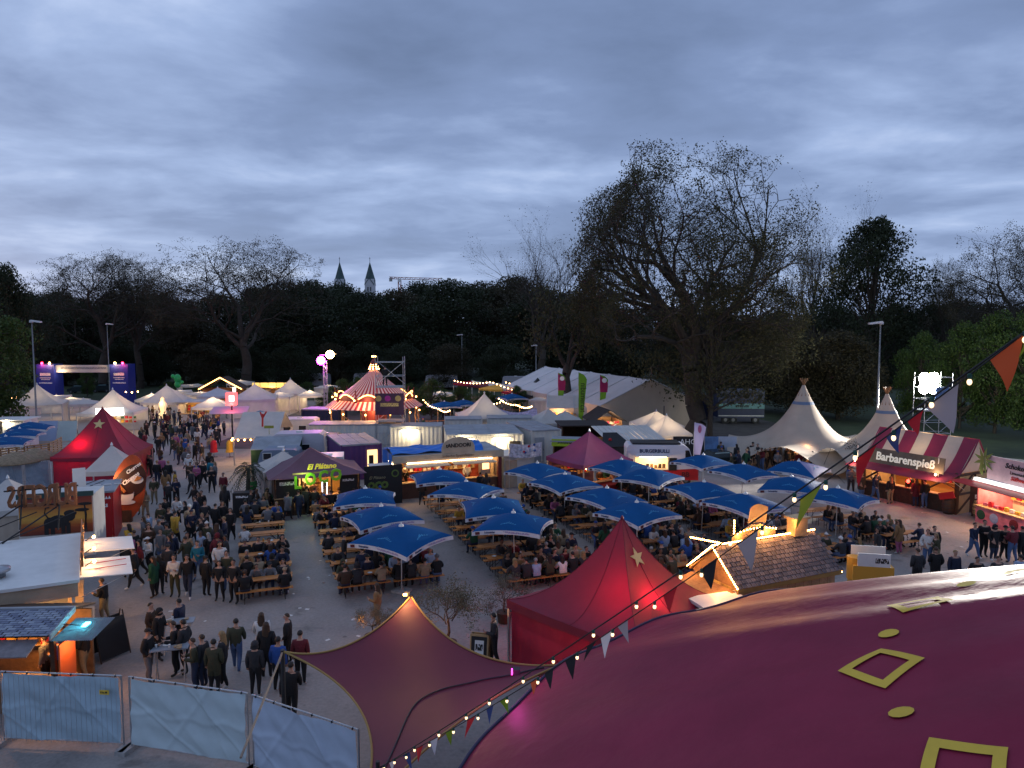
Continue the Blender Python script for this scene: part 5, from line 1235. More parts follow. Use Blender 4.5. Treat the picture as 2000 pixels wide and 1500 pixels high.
plate2d([(.33*math.cos(i*.26), .24*math.sin(i*.26)) for i in range(24)], -.03, .01, WPAINT, 'printed_plate', (.50, 2.45))
for i in range(4): MB().tube([(.38+.07*i, -.06, 2.38+.02*i), (.55+.07*i, -.06, 2.66-.02*i)], .035, 6).build('printed_churro', DOUGH, ch)
plate2d([(-.42, .25), (.42, .25), (.36, -.12), (.15, -.32), (-.15, -.32), (-.36, -.12)], -.04, .02, WPAINT, 'printed_cup', (-.10, 1.50))
plate2d([(.40*math.cos(i*.26), .12*math.sin(i*.26)) for i in range(24)], -.055, .012, DBR, 'printed_chocolate', (-.10, 1.74))
plate2d([(.47*math.cos(i*.26), .13*math.sin(i*.26)) for i in range(24)], -.035, .012, WPAINT, 'printed_saucer', (-.10, 1.16))
for i in range(2): MB().tube([(-.42-.1*i, -.075, 2.22), (-.12-.05*i, -.075, 1.78)], .06, 6).build('printed_churro', DOUGH, ch)
text('Churros', .31, PRINTWH, ch, (.16, -.03, 2.52), roll=-R(36), shear=.25, bold=.012, ext=.005)
text('Churros', .27, PRINTWH, ch, (.33, -.03, 3.12), roll=-R(36), shear=.25, bold=.010, ext=.005)
MB().box((-.12, .12, .35), (.5, .3, .7)).build('stand', DWOOD, ch); lamp(ch, (-1.0, -1.3, 2.2), 26, (1, .6, .28), size=.1)

# red stall with zigzag band
r1 = G(118, 962, 2.8)
rd = stall('red_snack_stall', 'red snack stall with white zigzag band and grey roof', (r1.x, r1.y, 0), R(22))
w = G(218, 958, 2.8).x - r1.x
kiosk(rd, w, 3.0, 2.62, REDP, GREYROOF, counter=0, over=.08, back=True)
MB().box((w/2, .02, 1.31), (w-.18, .07, 2.6)).build('front_wall', REDP, rd)
for i in range(16): MB().quad((.1+i*(w-.2)/16, -.04, 2.30), (.1+(i+.5)*(w-.2)/16, -.04, 2.46), (.1+(i+1)*(w-.2)/16, -.04, 2.30)).build('zigzag', PRINTWH, rd)
text('HALS', .22, PRINTWH, rd, (w*.78, -.03, 1.95), bold=.01)
for i in range(5): MB().box((.4+i*.5, 1.5, 2.76), (.35, .08, .05)).build('roof_rib', WPAINT, rd)
MB().tube([(.1, .2, 2.75), (1.2, 2.8, 2.78)], .02).tube([(.6, .1, 2.75), (1.6, 2.6, 2.78)], .02).build('roof_cable', BLACK, rd)

# cream rounded trailer and upright white panel
ct = G(190, 1018)
tr = stall('food_trailer', 'small cream food trailer with rounded ends, lit warm', (ct.x, ct.y, 0), R(72), 'trailer')
CRM = M('cream_enamel', (.62, .52, .36), .35, noise=(1.5, .1))
m = MB(); m.grid(lambda u, v: Vector((-1.6+3.2*u, 0, 0)) + Vector((0, 1.0*math.cos(math.pi*v)*(1-.35*abs(2*u-1)**5), .45+ (1.75*math.sin(math.pi*v)**.55 if 0 < v < 1 else 0)*(1-.30*abs(2*u-1)**5))), 16, 16); m.build('shell', CRM, tr, True)
MB().box((-1.55, 0, 1.0), (.1, 1.25, 1.2)).box((1.55, 0, 1.0), (.1, 1.25, 1.2)).build('end_panel', CRM, tr)
MB().box((0, -1.0, 1.5), (1.8, .05, .8)).build('serving_hatch', M('warm_hatch', (1, .7, .4), .5, emit=2.0, ecol=(1, .62, .28)), tr)
MB().tube([(-1.7, -.9, 1.05), (1.7, -.9, 1.05)], .03).build('trim_strip', DARKMET, tr); MB().lathe([(.28, 2.18), (.28, 2.3), (.1, 2.34)], 12, (.4, 0, 0)).build('roof_vent', STEEL, tr)
for y in (-.85, .85):
    MB().lathe([(.32, -.08), (.32, .08)], 14).build('wheel', RUBBER, tr).matrix_local = Matrix.Translation((0, y, .32)) @ Matrix.Rotation(math.pi/2, 4, 'X')
lamp(tr, (-.6, -1.5, 2.6), 30, (1, .6, .26), size=.1)
up = AT(156, 965, 34.5)
wp = stall('upright_panel', 'tall narrow white panel standing before the zigzag stall', (up.x, 34.5, 0), R(35), 'panel')
MB().box((0, 0, 2.3), (.55, .08, 4.0)).build('board', WPAINT, wp); MB().box((0, .1, .15), (.6, .5, .3)).build('foot', CEMENT, wp)

# white canopies on this side
q = AT(218, 869, 45.6); pagoda('small_pagoda', 'small white pagoda canopy in front of the red star tent', (q.x, 45.6), 2.8, 2.25, q.z, R(20), WHITE, 1.1)
q = AT(15, 934, 35.8); pagoda('small_pagoda', 'small white pagoda canopy behind the mirrored rooftop letters', (q.x, 35.8), 3.0, 2.25, q.z, R(15), WHITE, 1.15, walls=(0, 1), wallmat=CREAM)
q = AT(72, 750, 84); pagoda('pagoda_tent', 'white pagoda tent under the street lamp by the green maple', (q.x, 84), 5.6, 2.5, q.z, R(25), WHITE, 1.6, glow=40, walls=(1,))
q = AT(220, 760, 76); pt = pagoda('pagoda_tent', 'white pagoda tent with a glowing white sign board', (q.x, 76), 5.4, 2.5, q.z, R(12), WHITE, 1.6, glow=80, walls=(2,), wallmat=WHITE)
MB().box((.5, -2.75, 2.62), (2.6, .12, .75)).build('lit_sign', SIGNLIT, pt); shelf_goods(pt, 3.6, 1.5, 1.0, 2, ('yellow', 'green', 'tan', 'red', 'white'), 9, -1.8)
for px, py, Y, s, r0, lab in ((138, 776, 90, 3.4, 10, 'small warm-lit white gazebo between the two larger pagoda tents'), (163, 779, 87, 3.2, 30, 'small plain white gazebo leaning against the sign-board tent')):
    q = AT(px, py, Y); pagoda('gazebo', lab, (q.x, Y), s, 2.2, q.z, R(r0), WHITE, 1.0, glow=45 if Y > 88 else None)
bw = stall('white_kiosk', 'white box kiosk with a lit doorway beside the pallet terrace', (AT(0, 830, 66).x-1.0, 66, 0), R(6)); kiosk(bw, 3.0, 2.4, 2.6, WPAINT, WPAINT, counter=0)
for i in range(6): MB().box((1.3+i*.28, -.04, 1.25), (.26, .05, 2.4)).build('shutter_panel', WPAINT, bw)
MB().box((1.6, -.25, 2.62), (.5, .1, .08)).build('lamp_bar', TUBE, bw); lamp(bw, (1.6, -.5, 2.5), 25, (1, .8, .5))
for px, lab, mt in ((94, 'pale blue flat display board leaning behind the pallet terrace', M('pale_blue_board', (.30, .38, .55), .6, noise=(1, .1))), (132, 'pale green flat display board leaning behind the pallet terrace', M('pale_green_board', (.40, .48, .47), .6, noise=(1, .1)))):
    g = G(px, 862); bd = stall('display_board', lab, (g.x, g.y, 0), R(8), 'board'); MB().box((0, 0, 1.05), (1.75, .06, 2.0), m=Matrix.Rotation(R(-18), 3, 'X')).build('panel', mt, bd)
    for x in (-.7, .7): MB().tube([(x, .9, 0), (x, .3, 1.7)], .03, 4).build('prop', WOOD, bd)
# pallet terrace: slat fences
for k, (pa, pb) in enumerate((((0, 905), (52, 898)), ((52, 898), (98, 892)), ((98, 892), (122, 878)))):
    a, b = G(*pa), G(*pb); a.z = b.z = 0; dd = b-a
    pf = stall('pallet_fence', ('pallet slat fence under the left parasols', 'pallet slat fence in the middle of the terrace', 'pallet slat fence closing the terrace end')[k].replace('left ', 'blue '), a, math.atan2(dd.y, dd.x), 'fence', 'pallet fences')
    for i in range(6): MB().box((dd.length/2, 0, .15+i*.2), (dd.length-.05, .03, .11)).build('slat', PALEWOOD, pf)
    for i in range(4): MB().box((.1+(dd.length-.2)*i/3, .05, .6), (.09, .07, 1.2)).build('post', WOOD, pf)
for px, py, lab in ((30, 893, 'thatched parasol with brown straw cap by the pallet fence'), (70, 886, 'second thatched straw parasol, furthest from the tarpaulin hoarding')):
    q = AT(px, py, 48.5 if px == 30 else 50); th = thing('thatch_parasol', lab, 'parasol', (q.x, q.y, 0)); TH = M('straw_thatch', (.26, .19, .12), .95, noise=(6, .35), bump=(18, .8))
    m = MB(); m.lathe([(1.6, 2.0), (1.55, 2.12), (.9, 2.4), (.25, 2.66), (.02, 2.72)], 24); m.build('thatch', TH, th, True); MB().lathe([(.05, 0), (.05, 2.3)], 8).build('pole', WOOD, th)
a, b = G(-6, 968), G(100, 955); dd = (b-a); n = 2
for i in range(n): fence_panel(lerp(a, b, i/n), lerp(a, b, (i+1)/n), M('hoarding_grey_blue', (.26, .31, .38), .7, noise=(1.5, .2), bump=(2, .3)), ('grey-blue tarpaulin hoarding below the thatched parasols', 'grey-blue tarpaulin hoarding beside the red star tent')[i], wires=False, group='grey tarpaulin hoardings', name='hoarding_panel')
# gateway
GBLUE = M('gate_blue', (.012, .025, .22), .55, noise=(.6, .15))
gw = stall('gateway', 'blue gateway towers joined by a white banner with red and amber lamps', (AT(170, 760, 106).x, 106, 0), R(2), 'gateway')
for sx, nm in ((-1, 'l'), (1, 'r')):
    x = sx*5.3; tw = MB().box((x, 0, 3.0), (2.6, 2.2, 6.0)).build('tower', GBLUE, gw)
    for zz, ww, hh in ((4.55, 1.5, .42), (4.05, 1.6, .14), (3.8, 1.3, .12), (3.3, 1.9, .20)): printed(gw, (x, -1.125, zz), ww, hh, 'white')
    for dx, mt, col in ((-.6*sx, M('amber_spot', (1, .6, .2), .4, emit=38, ecol=(1, .50, .14)), (1, .55, .2)), (.45*-sx*-1 if False else .5*-sx*-1, M('red_spot', (1, .05, .1), .4, emit=26, ecol=(1, .02, .08)), (1, .05, .12))):
        MB().ball((x+dx, -.95, 6.18), .17).build('spotlight', mt, gw); lamp(gw, (x+dx, -1.6, 6.0), 60, col)
MB().box((0, -.6, 5.35), (8.0, .08, 1.1)).build('banner', WHITE, gw); printed(gw, (0, -.665, 5.45), 6.6, .32, 'grey')
lamp(gw, (-3.2, -1.3, 4.9), 40, (1, .7, .4)); printed(gw, (3.985, -.2, 3.4), .45, 3.0, 'white', -math.pi/2)
# ------------------------------------------------------------------ middle: plantain stall
rz20 = R(22)
e = stall('plantain_stall', 'dark stall with plum canopy and lime green LOCO letters', (-14.0, 41.6, 0), rz20)
w, dp = 5.0, 3.6; zt = 3.75
kiosk(e, w, dp, 2.4, DWOOD, None, counter=1.05, countermat=DWOOD, inner=PALEWOOD, planks=.22)
o_ = .35
apx = (w*.46, dp*.5, zt)
cs = [(-o_, -o_-.25, 2.35), (w+o_, -o_-.25, 2.35), (w+o_, dp+o_, 2.35), (-o_, dp+o_, 2.35)]
for i in range(4):
    a, b = Vector(cs[i]), Vector(cs[(i+1) % 4]); ap = Vector(apx)
    MB().grid(lambda u, v: a.lerp(b, u).lerp(ap, v*.99) - Vector((0, 0, .18*math.sin(math.pi*v)+.05*math.sin(math.pi*u)*(1-v))), 8, 8).build('canopy_panel', DPURP, e, True)
LIME = M('lime_letter', (.20, .52, .02), .5, noise=(3, .15)); YEL = M('yellow_letter', (.75, .62, .04), .5, emit=.25, ecol=(.9, .75, .1))
for i, ch_ in enumerate('LOCO'): text(ch_, .98, LIME, e, (1.25+i*.74, -.85, 2.20+[-.10, .05, .14, .2][i]), ext=.06, bold=.035, sx=.82, name='letter')
text('El Plátano', .42, YEL, e, (2.65, -.80, 2.98), shear=.3, bold=.012, ext=.03)
MB().box((2.4, -.72, 2.62), (2.8, .04, .10)).build('letter_rail', PALEWOOD, e)
for x in (1.2, 3.6): MB().tube([(x, -.72, 2.6), (x, -.1, 2.5)], .02).build('letter_bracket', DARKMET, e)
for x in (.04, 1.55, 3.3, w-.04): MB().box((x, -.06, 1.7), (.09, .09, 1.35)).build('post', DWOOD, e)
for x in (2.75, 3.02): MB().box((x, -.13, 1.55), (.03, .03, .8)).build('led_strip', M('cold_led', (.9, .8, 1), .4, emit=8, ecol=(.85, .8, 1)), e)
MB().box((.75, -.02, 1.65), (1.3, .05, 1.1)).build('menu_board', BLACK, e); printed(e, (.75, -.06, 1.95), .9, .2, 'white')
MB().box((4.35, -.02, 1.65), (1.1, .05, 1.1)).build('menu_board', BLACK, e); printed(e, (4.3, -.06, 1.9), .7, .14, 'white')
shelf_goods(e, 2.2, dp-.25, 1.25, 2, ('tan', 'yellow', 'beige', 'brown'), 7, 1.2)
lamp(e, (2.1, 1.6, 2.2), 70, (1, .52, .14)); lamp(e, (3.6, 1.4, 2.2), 45, (1, .48, .12)); lamp(e, (1.6, -1.2, 2.6), 8, (.6, 1, .3), size=.1)
ap = stall('service_hatch_panel', 'black side board with faded green letters and a yellow round logo', (-9.15, 44.3, 0), rz20, 'board')
MB().box((1.1, 0, 1.25), (2.4, .08, 2.5)).build('board', BLACK, ap); text('OCO', .55, M('dim_lime', (.10, .16, .03), .6), ap, (.75, -.06, 1.25), bold=.04); text('El Plátano', .26, M('dim_cream', (.32, .28, .16), .6), ap, (.7, -.06, 1.75), shear=.3)
MB().lathe([(.24, 0), (.24, .01)], 18).build('logo_ring', M('dim_lime', (.1, .16, .03)), ap).matrix_local = Matrix.Translation((1.85, -.05, 1.95)) @ Matrix.Rotation(math.pi/2, 4, 'X')
MB().lathe([(.16, 0), (.16, .014)], 18).build('logo_ring', BLACK, ap).matrix_local = Matrix.Translation((1.85, -.055, 1.95)) @ Matrix.Rotation(math.pi/2, 4, 'X')
bn = stall('wheelie_bin', 'lime green waste bin with black lid beside the maroon post', (-7.95, 45.6, 0), rz20, 'bin'); MB().box((0, 0, .5), (.5, .5, 1.0)).build('body', M('lime_plastic', (.28, .40, .03), .5), bn); MB().box((0, 0, 1.05), (.56, .56, .1)).build('lid', BLACK, bn)
q = AT(553, 880, 45.5); pagoda('small_pagoda', 'small white pagoda canopy behind the plum plantain stall', (q.x, 45.5), 3.1, 2.3, q.z, R(30), WHITE, 1.25, walls=(0, 3))
# purple-lit caravan roof, purple container
vr = stall('van', 'white van with round roof hatch lit purple behind the plantain stall', (-12.7, 47.6, 0), R(12), 'van'); VW = M('van_white', (.62, .60, .64), .4)
MB().box((0, 1.0, 1.45), (2.7, 2.1, 2.1)).build('body', VW, vr); MB().lathe([(.62, 2.5), (.62, 2.56), (.5, 2.58)], 24, (0, 1, 0)).build('roof_hatch', WPAINT, vr)
for x in (-.8, .8): MB().lathe([(.3, -.1), (.3, .1)], 12).build('wheel', RUBBER, vr).matrix_local = Matrix.Translation((x, 0, .32)) @ Matrix.Rotation(math.pi/2, 4, 'X')
MB().box((.6, -.07, 1.9), (1.1, .04, .5)).build('window', GLASSDK, vr)
PURP = M('purple_container', (.10, .035, .14), .5, noise=(1, .2))
cn = container('purple_container', 'purple shipping container with a lit doorway', (-12.4, 51.6, 0), R(24), 2.9, 5.6, 2.65, PURP, GREYROOF, seams=4)
MB().box((2.25, -.05, 1.15), (.75, .04, 2.1)).build('doorway', M('warm_doorway', (1, .75, .35), .5, emit=1.6, ecol=(1, .66, .28)), cn); MB().box((2.15, -.08, 1.0), (.35, .02, 1.6)).build('dark_figure_board', DWOOD, cn)
# ------------------------------------------------------------------ tandoori
td = stall('tandoori_stall', 'tandoori stall with arched beige sign, maroon posts and open flaps', (-7.45, 46.0, 0), R(22)); w, dp = 7.1, 3.2
kiosk(td, w, dp, 2.5, BEIGE, None, counter=1.0, countermat=M('brown_front', (.12, .05, .03), .6, noise=(2, .2)), inner=M('red_backdrop', (.30, .05, .03), .6, noise=(1.5, .6)))
MB().box((w/2, -.16, 2.62), (w+.5, .10, .46)).build('fascia', BEIGE, td); MB().box((-.22, .75, 2.62), (.10, 1.7, .46)).build('fascia', BEIGE, td)
MB().box((w/2, -.23, 2.36), (w-1.2, .03, .05)).build('led_strip', LED, td); MB().box((-.30, .6, 2.36), (.03, 1.3, .05)).build('led_strip', LED, td)
for x in (.05, w-.05): MB().box((x, -.12, 1.2), (.26, .26, 2.4)).build('post', MAROON, td)
for x0 in (.35, 3.55): flap(td, x0, x0+2.95, -.24, 2.30, .95, .05, BEIGE)
flap(td, -1.75, -.30, .9, 2.32, 1.4, .06, WPANEL)
MB().slab([(-.2, -.1, 2.86), (w+.2, -.1, 2.86), (w+.2, dp+.2, 2.90), (-.2, dp+.2, 2.90)], .05).build('roof', GREYROOF, td)
BT = M('blue_tarp', (.004, .13, .50), .4, noise=(1.2, .25), bump=(1.0, .6))
MB().grid(lambda u, v: Vector((-.3+6.3*u, .12+2.9*v, 2.93 + .42*math.sin(math.pi*min(1, v*1.1))*(.5+.5*math.sin(3+5*u)) + .06*math.sin(19*u+7*v) + .05*math.sin(31*v+4*u))), 60, 24).build('tarp', BT, td, True)
MB().grid(lambda u, v: Vector((-.32-.06*math.sin(9*u), .12+2.9*u, 2.95-.9*v+.03*math.sin(12*u))), 20, 4).build('tarp_skirt', BT, td, True)
pts = [(-1.15, 0), (-1.15, .42)] + [(1.15*math.cos(math.pi-math.pi*i/14)*.97, .42+.62*math.sin(math.pi*i/14)) for i in range(15)] + [(1.15, .42), (1.15, 0)]
m = MB(); k = len(pts); m._add([(4.1+x, -.2, 2.86+z) for x, z in pts] + [(4.1+x, -.12, 2.86+z) for x, z in pts], [tuple(range(k)), tuple(range(2*k-1, k-1, -1))] + [(i, i+k, (i+1) % k+k, (i+1) % k) for i in range(k)]); m.build('arched_sign', BEIGE, td)
text('tANDOORI', .36, PRINTBK, td, (4.1, -.22, 3.35), bold=.008, track=.95); text('Indische Spezialitäten', .26, M('brown_print', (.16, .10, .06), .7), td, (4.1, -.22, 2.66))
shelf_goods(td, 5.8, dp-.3, 1.2, 3, ('red', 'yellow', 'tan', 'white', 'wine red', 'beige'), 18, .5)
for x in (1.0, 3.4, 5.9): lamp(td, (x, 1.3, 2.35), 42, (1, .55, .2))
MB().box((6.3, .8, 1.55), (.7, .5, .9)).build('tandoor_oven', STEEL, td); MB().box((6.3, .54, 1.7), (.5, .02, .5)).build('oven_glow', M('oven_glow', (1, .6, .3), .5, emit=3, ecol=(1, .5, .18)), td)
for x in (.8, 2.9, 5.2):
    person(2, (td.location.x + x*math.cos(R(22)) - 1.3*math.sin(R(22)), td.location.y + x*math.sin(R(22)) + 1.3*math.cos(R(22)), .05), R(22), random.choice(['white', 'black', 'red']), 'black', 'cap', 'dark', 'cooking inside the tandoori stall', 0, 1.0, 1, 'stall keepers', 'white')
for x in (1.7, 2.4):
    person(3, (e.location.x + x*math.cos(rz20) - 1.0*math.sin(rz20), e.location.y + x*math.sin(rz20) + 1.0*math.cos(rz20), .05), rz20, 'black' if x < 2 else 'tan', 'black', 'cap', 'dark', 'serving inside the plantain stall', 0, 1.0, 1, 'stall keepers', 'white' if x > 2 else 'black')
# printed cloth and grey kitchen box on its right
kb = stall('kitchen_box', 'pale grey kitchen box beside the tandoori stall', (-.55, 49.4, 0), R(16), 'kiosk'); kiosk(kb, 2.1, 2.2, 2.2, WPANEL, WPANEL, counter=0); MB().box((1.05, -.01, 1.1), (2.0, .06, 2.18)).build('front_wall', WPANEL, kb)
MB().box((.5, -.06, 1.0), (.85, .03, 1.9)).build('door', BEIGE, kb)
cl = stall('printed_cloth', 'white cloth with red and blue flower print hanging above the kitchen box', (-.3, 49.2, 0), R(16), 'cloth'); FP = M('flower_print', (.55, .52, .58), .8, noise=(6, .6))
MB().grid(lambda u, v: Vector((2.4*u, -.35+.06*math.sin(8*u), 2.28+.95*v-.12*math.sin(math.pi*u))), 16, 6).build('cloth', FP, cl, True)
for i in range(9):
    MB().ball((.6+random.random()*1.6, -.42, 2.5+random.random()*.6), (.10, .02, .09), 7, 4).build('printed_flower', cm(random.choice(['red', 'blue', 'light blue'])), cl)
for x in (.02, 2.38): MB().tube([(x, -.3, 0), (x, -.3, 3.2)], .02).build('pole', ALU, cl)
# ------------------------------------------------------------------ white office containers with tube lamps
def office(loc, rz, w, d, label, lamps, door=None, h=2.75, dark=None):
    t = container('office_container', label, loc, rz, w, d, h, WPANEL, GREYROOF, 'white office containers', seams=max(3, int(w/1.2)))
    for x in lamps:
        MB().box((x, -.16, h-.28), (1.5, .14, .09)).build('lamp_housing', WPAINT, t); MB().box((x, -.22, h-.34), (1.4, .06, .06)).build('tube_lamp', TUBE, t); lamp(t, (x, -.55, h-.4), 60, (1, .78, .44), size=.3)
    if door:
        for x, mt in door: MB().box((x, -.05, 1.15), (.85, .06, 2.05)).build('door', mt, t); 
    return t
office((-5.1, 56.0, 0), R(8), 6.0, 6.0, 'white office container with two tube lamps and a green door', (1.4, 4.3), ((.4, BEIGE), (2.6, M('green_door', (.20, .32, .06), .5)), (4.3, WPAINT), (5.4, M('dark_door', (.03, .025, .02), .5))))
office((-10.4, 61.0, 0), R(4), 4.3, 2.6, 'white office container with one tube lamp behind the blue tarp', (1.6,), ((2.1, WPAINT),))
office((-17.8, 62.3, 0), R(2), 7.2, 2.5, 'long plain white container wall before the carousel', ())
office((1.6, 58.5, 0), R(20), 2.6, 6.0, 'narrow white container with a dark roof hatch beside the lime box', (), ((.7, GREYROOF),))
office((-6.2, 66.0, 0), R(5), 3.4, 2.4, 'small white container in front of the tall white pagoda', ())
office((-2.3, 67.0, 0), R(3), 4.2, 2.4, 'white container with a window strip in front of the tall white pagoda', ())
# ------------------------------------------------------------------ carousel bar
cc = AT(731, 760, 70)
ca = stall('carousel', 'striped red and white carousel tent with bulb-lit crest boards', (cc.x, 70, 0), 0, 'carousel')
CR, CW = M('carousel_red', (.34, .02, .035), .6, transl=.1), M('carousel_cream', (.62, .50, .48), .6, transl=.1)
def striped(prof, n=96):
    m = MB()
    for i in range(n):
        m.cur = i % 2; a0, a1 = 2*math.pi*i/n, 2*math.pi*(i+1)/n
        m.grid(lambda u, v: (lambda r, z: Vector((r*math.cos(a0+(a1-a0)*u), r*math.sin(a0+(a1-a0)*u), z)))(*prof(v)), 1, 6)
    return m
striped(lambda v: (.30+3.4*v**1.08, 7.2-2.75*v-.12*math.sin(math.pi*v)), 96).build('upper_roof', [CR, CW], ca)
striped(lambda v: (3.75+.95*v, 4.35-.80*v+.1*v*v), 112).build('lower_roof', [CR, CW], ca)
MB().lathe([(.30, 7.1), (.42, 7.35), (.30, 7.9), (.10, 8.2), (.16, 8.35), (.04, 8.7)], 12).build('crown', MAROON, ca)
sm = MB().ball((0, 0, 0), .07, 6, 4).mesh('bulb', BULBS, True)
for i in range(8):
    a = i*math.pi/4; 
    for k in range(4): link('bulb', sm, ca, ((.46-.08*k)*math.cos(a), (.46-.08*k)*math.sin(a), 7.25+.2*k))
for i in range(4): link('bulb', sm, ca, (.15*math.cos(i*1.57), .15*math.sin(i*1.57), 8.45))
for i in range(10):
    a0 = 2*math.pi*i/10+.1; a1 = a0 + 2*math.pi/10*.80
    def cp(u, v): a = a0+(a1-a0)*u; return Vector((3.72*math.cos(a), 3.72*math.sin(a), 4.28+ (.30+.40*math.sin(math.pi*u))*v))
    MB().grid(cp, 10, 2).build('crest_board', MAROON, ca)
    MB().tube([cp(u/12, 1)*1.0 + Vector((math.cos(a0), math.sin(a0), 0))*.03 for u in range(13)], .05, 5).build('rope_light', ROPE, ca)
    MB().tube([cp(u/12, 0) + Vector((math.cos(a0), math.sin(a0), 0))*.05 for u in range(13)], .045, 5).build('rope_light', ROPE, ca)
    am = (a0+a1)/2 + math.pi/10; MB().ball((3.8*math.cos(am), 3.8*math.sin(am), 4.5), (.24, .24, .28), 8, 6).build('medallion', MAROON, ca); link('bulb', sm, ca, (4.08*math.cos(am), 4.08*math.sin(am), 4.5))
    MB().tube([(3.75*math.cos(am), 3.75*math.sin(am), 4.6), (3.85*math.cos(am), 3.85*math.sin(am), 5.4)], .06, 5).build('spike', MAROON, ca)
for i in range(12):
    a = 2*math.pi*i/12; x, y = 4.3*math.cos(a), 4.3*math.sin(a); MB().lathe([(.07, 0), (.07, 3.55)], 8, (x, y, 0)).build('post', PALEWOOD, ca); link('bulb', sm, ca, (x*1.02, y*1.02, 3.2))
MB().lathe([(1.2, 0), (1.2, 3.6)], 16).build('bar_core', MAROON, ca); MB().lathe([(2.6, 0), (2.6, 1.05), (2.9, 1.08), (2.9, 1.14)], 24).build('bar_counter', WOOD, ca)
lamp(ca, (0, -2.0, 3.3), 120, (1, .5, .18), size=.4); lamp(ca, (2.4, 0, 3.3), 60, (1, .5, .18)); lamp(ca, (-2.4, -1, 3.3), 60, (1, .5, .18)); lamp(ca, (0, -4.6, 4.6), 60, (1, .45, .2), size=.3); lamp(ca, (-3.6, -3.4, 4.6), 45, (1, .45, .2), size=.3)
# scaffold tower with banner
sc_ = AT(762, 870, 62.5)
sf = stall('scaffold_tower', 'steel scaffold tower with a dark banner in front of the carousel', (sc_.x, 62.5, 0), R(3), 'scaffold'); sw, sdp, sh_ = 2.4, 1.6, 8.4
for x in (-sw/2, sw/2):
    for y in (0, sdp): MB().tube([(x, y, 0), (x, y, sh_+.3)], .035, 6).build('standard', STEEL, sf)
for z in (1.0, 2.0, 3.0, 4.0, 5.0, 6.0, 7.0, 8.2):
    for a, b in (((-sw/2, 0), (sw/2, 0)), ((-sw/2, sdp), (sw/2, sdp)), ((-sw/2, 0), (-sw/2, sdp)), ((sw/2, 0), (sw/2, sdp))): MB().tube([(a[0], a[1], z), (b[0], b[1], z)], .026, 5).build('ledger', STEEL, sf)
for z in (1.0, 3.0, 6.2): MB().tube([(-sw/2, -.03, z), (sw/2, -.03, z+2)], .024, 5).tube([(sw/2, sdp+.03, z), (-sw/2, sdp+.03, z+2)], .024, 5).build('brace', STEEL, sf)
for z in (3.05, 6.05): MB().box((0, sdp/2, z), (sw-.1, sdp-.1, .05)).build('platform', GREYROOF, sf)
BNP = M('banner_dark_plum', (.055, .022, .06), .7, noise=(1, .4)); bnr = MB().box((0, -.08, 4.55), (2.5, .03, 1.9)).build('banner', BNP, sf)
for i, (x, c) in enumerate(((-.95, 'gold'), (-.15, 'magenta'), (.75, 'gold'))):
    MB().lathe([(.26, 0), (.26, .02)], 16).build('painted_disc', M('disc_'+c, (.38, .28, .10) if c == 'gold' else (.30, .02, .22), .6, noise=(6, .3)), sf).matrix_local = Matrix.Translation((x, -.11, 5.05)) @ Matrix.Rotation(math.pi/2, 4, 'X')
printed(sf, (0, -.10, 4.5), 1.6, .3, 'gold')
person(1, (sc_.x-.5, 63.2, 6.08), B_, 'black', 'black', 'short', 'dark', 'working high on the scaffold tower', 0, 1.0, 0, 'stall keepers')
# stage light mast
p1, p2 = AT(628, 704, 82), AT(648, 692, 82.5)
ms = stall('light_mast', 'lattice mast carrying a magenta and an amber stage lamp', (p1.x+.4, 82, 0), 0, 'light mast'); ox = ms.location.x
m = MB(); lattice(m, (0, 0, 0), (0, 0, p1.z), .35, 14, .03); m.build('mast', STEEL, ms); MB().tube([(-.6, 0, p1.z+.6), (1.3, 0, p1.z+.75)], .04).build('crossbar', STEEL, ms)
MB().ball((p1.x-ox, -.3, p1.z), .5, 12, 8).build('magenta_lamp', M('magenta_glow', (1, .1, .9), .4, emit=30, ecol=(.85, .03, .9)), ms); MB().ball((p2.x-ox, -.3, p2.z), .48, 12, 8).build('amber_lamp', M('amber_glow', (1, .7, .3), .4, emit=34, ecol=(1, .58, .2)), ms)
lamp(ms, (p1.x-ox, -1.0, p1.z), 1500, (.75, .06, 1), size=.4); lamp(ms, (p2.x-ox, -1.0, p2.z), 1300, (1, .6, .25), size=.4)
# merchandise tent with sloping white roof, lights
mt = stall('clothes_tent', 'white clothes tent with steep roof sheet and warm bulbs along its edge', (-22.6, 57.6, 0), R(6))
MB().slab([(0, 0, 2.2), (3.5, .1, 2.35), (3.4, 3.6, 4.0), (-.1, 3.6, 4.0)], .03).build('roof_sheet', WHITE, mt); MB().slab([(-.1, 3.61, 4.0), (3.4, 3.61, 4.0), (3.5, 6.5, 2.3), (0, 6.5, 2.2)], .03).build('roof_sheet', WHITE, mt)
for x in (.02, 3.4):
    for y in (.05, 6.4): MB().box((x, y, 1.1), (.07, .07, 2.2)).build('leg', ALU, mt)
MB().grid(lambda u, v: Vector((3.45, .1+6.2*u, .05+2.15*v+.02*math.sin(20*u))), 20, 2).build('side_wall', WHITE, mt)
lamp(mt, (.8, 2.0, 2.1), 70, (1, .6, .25)); lamp(mt, (-.9, 0, 2.2), 26, (1, .55, .2))
for i in range(7): link('bulb', sm, mt, (-.1+.5*i, -.05, 2.12))
for i in range(4): link('bulb', sm, mt, (-.12, .3+.9*i, 2.2))
RF = M('red_figure', (.4, .02, .02), .6); MB().tube([(2.0, 1.4, 3.0), (2.0, 1.5, 3.7)], .08).tube([(2.0, 1.5, 3.7), (1.8, 1.6, 4.2)], .07).tube([(2.0, 1.5, 3.7), (2.3, 1.6, 4.25)], .07).ball((2.0, 1.5, 3.95), .13).build('red_ornament', RF, mt)
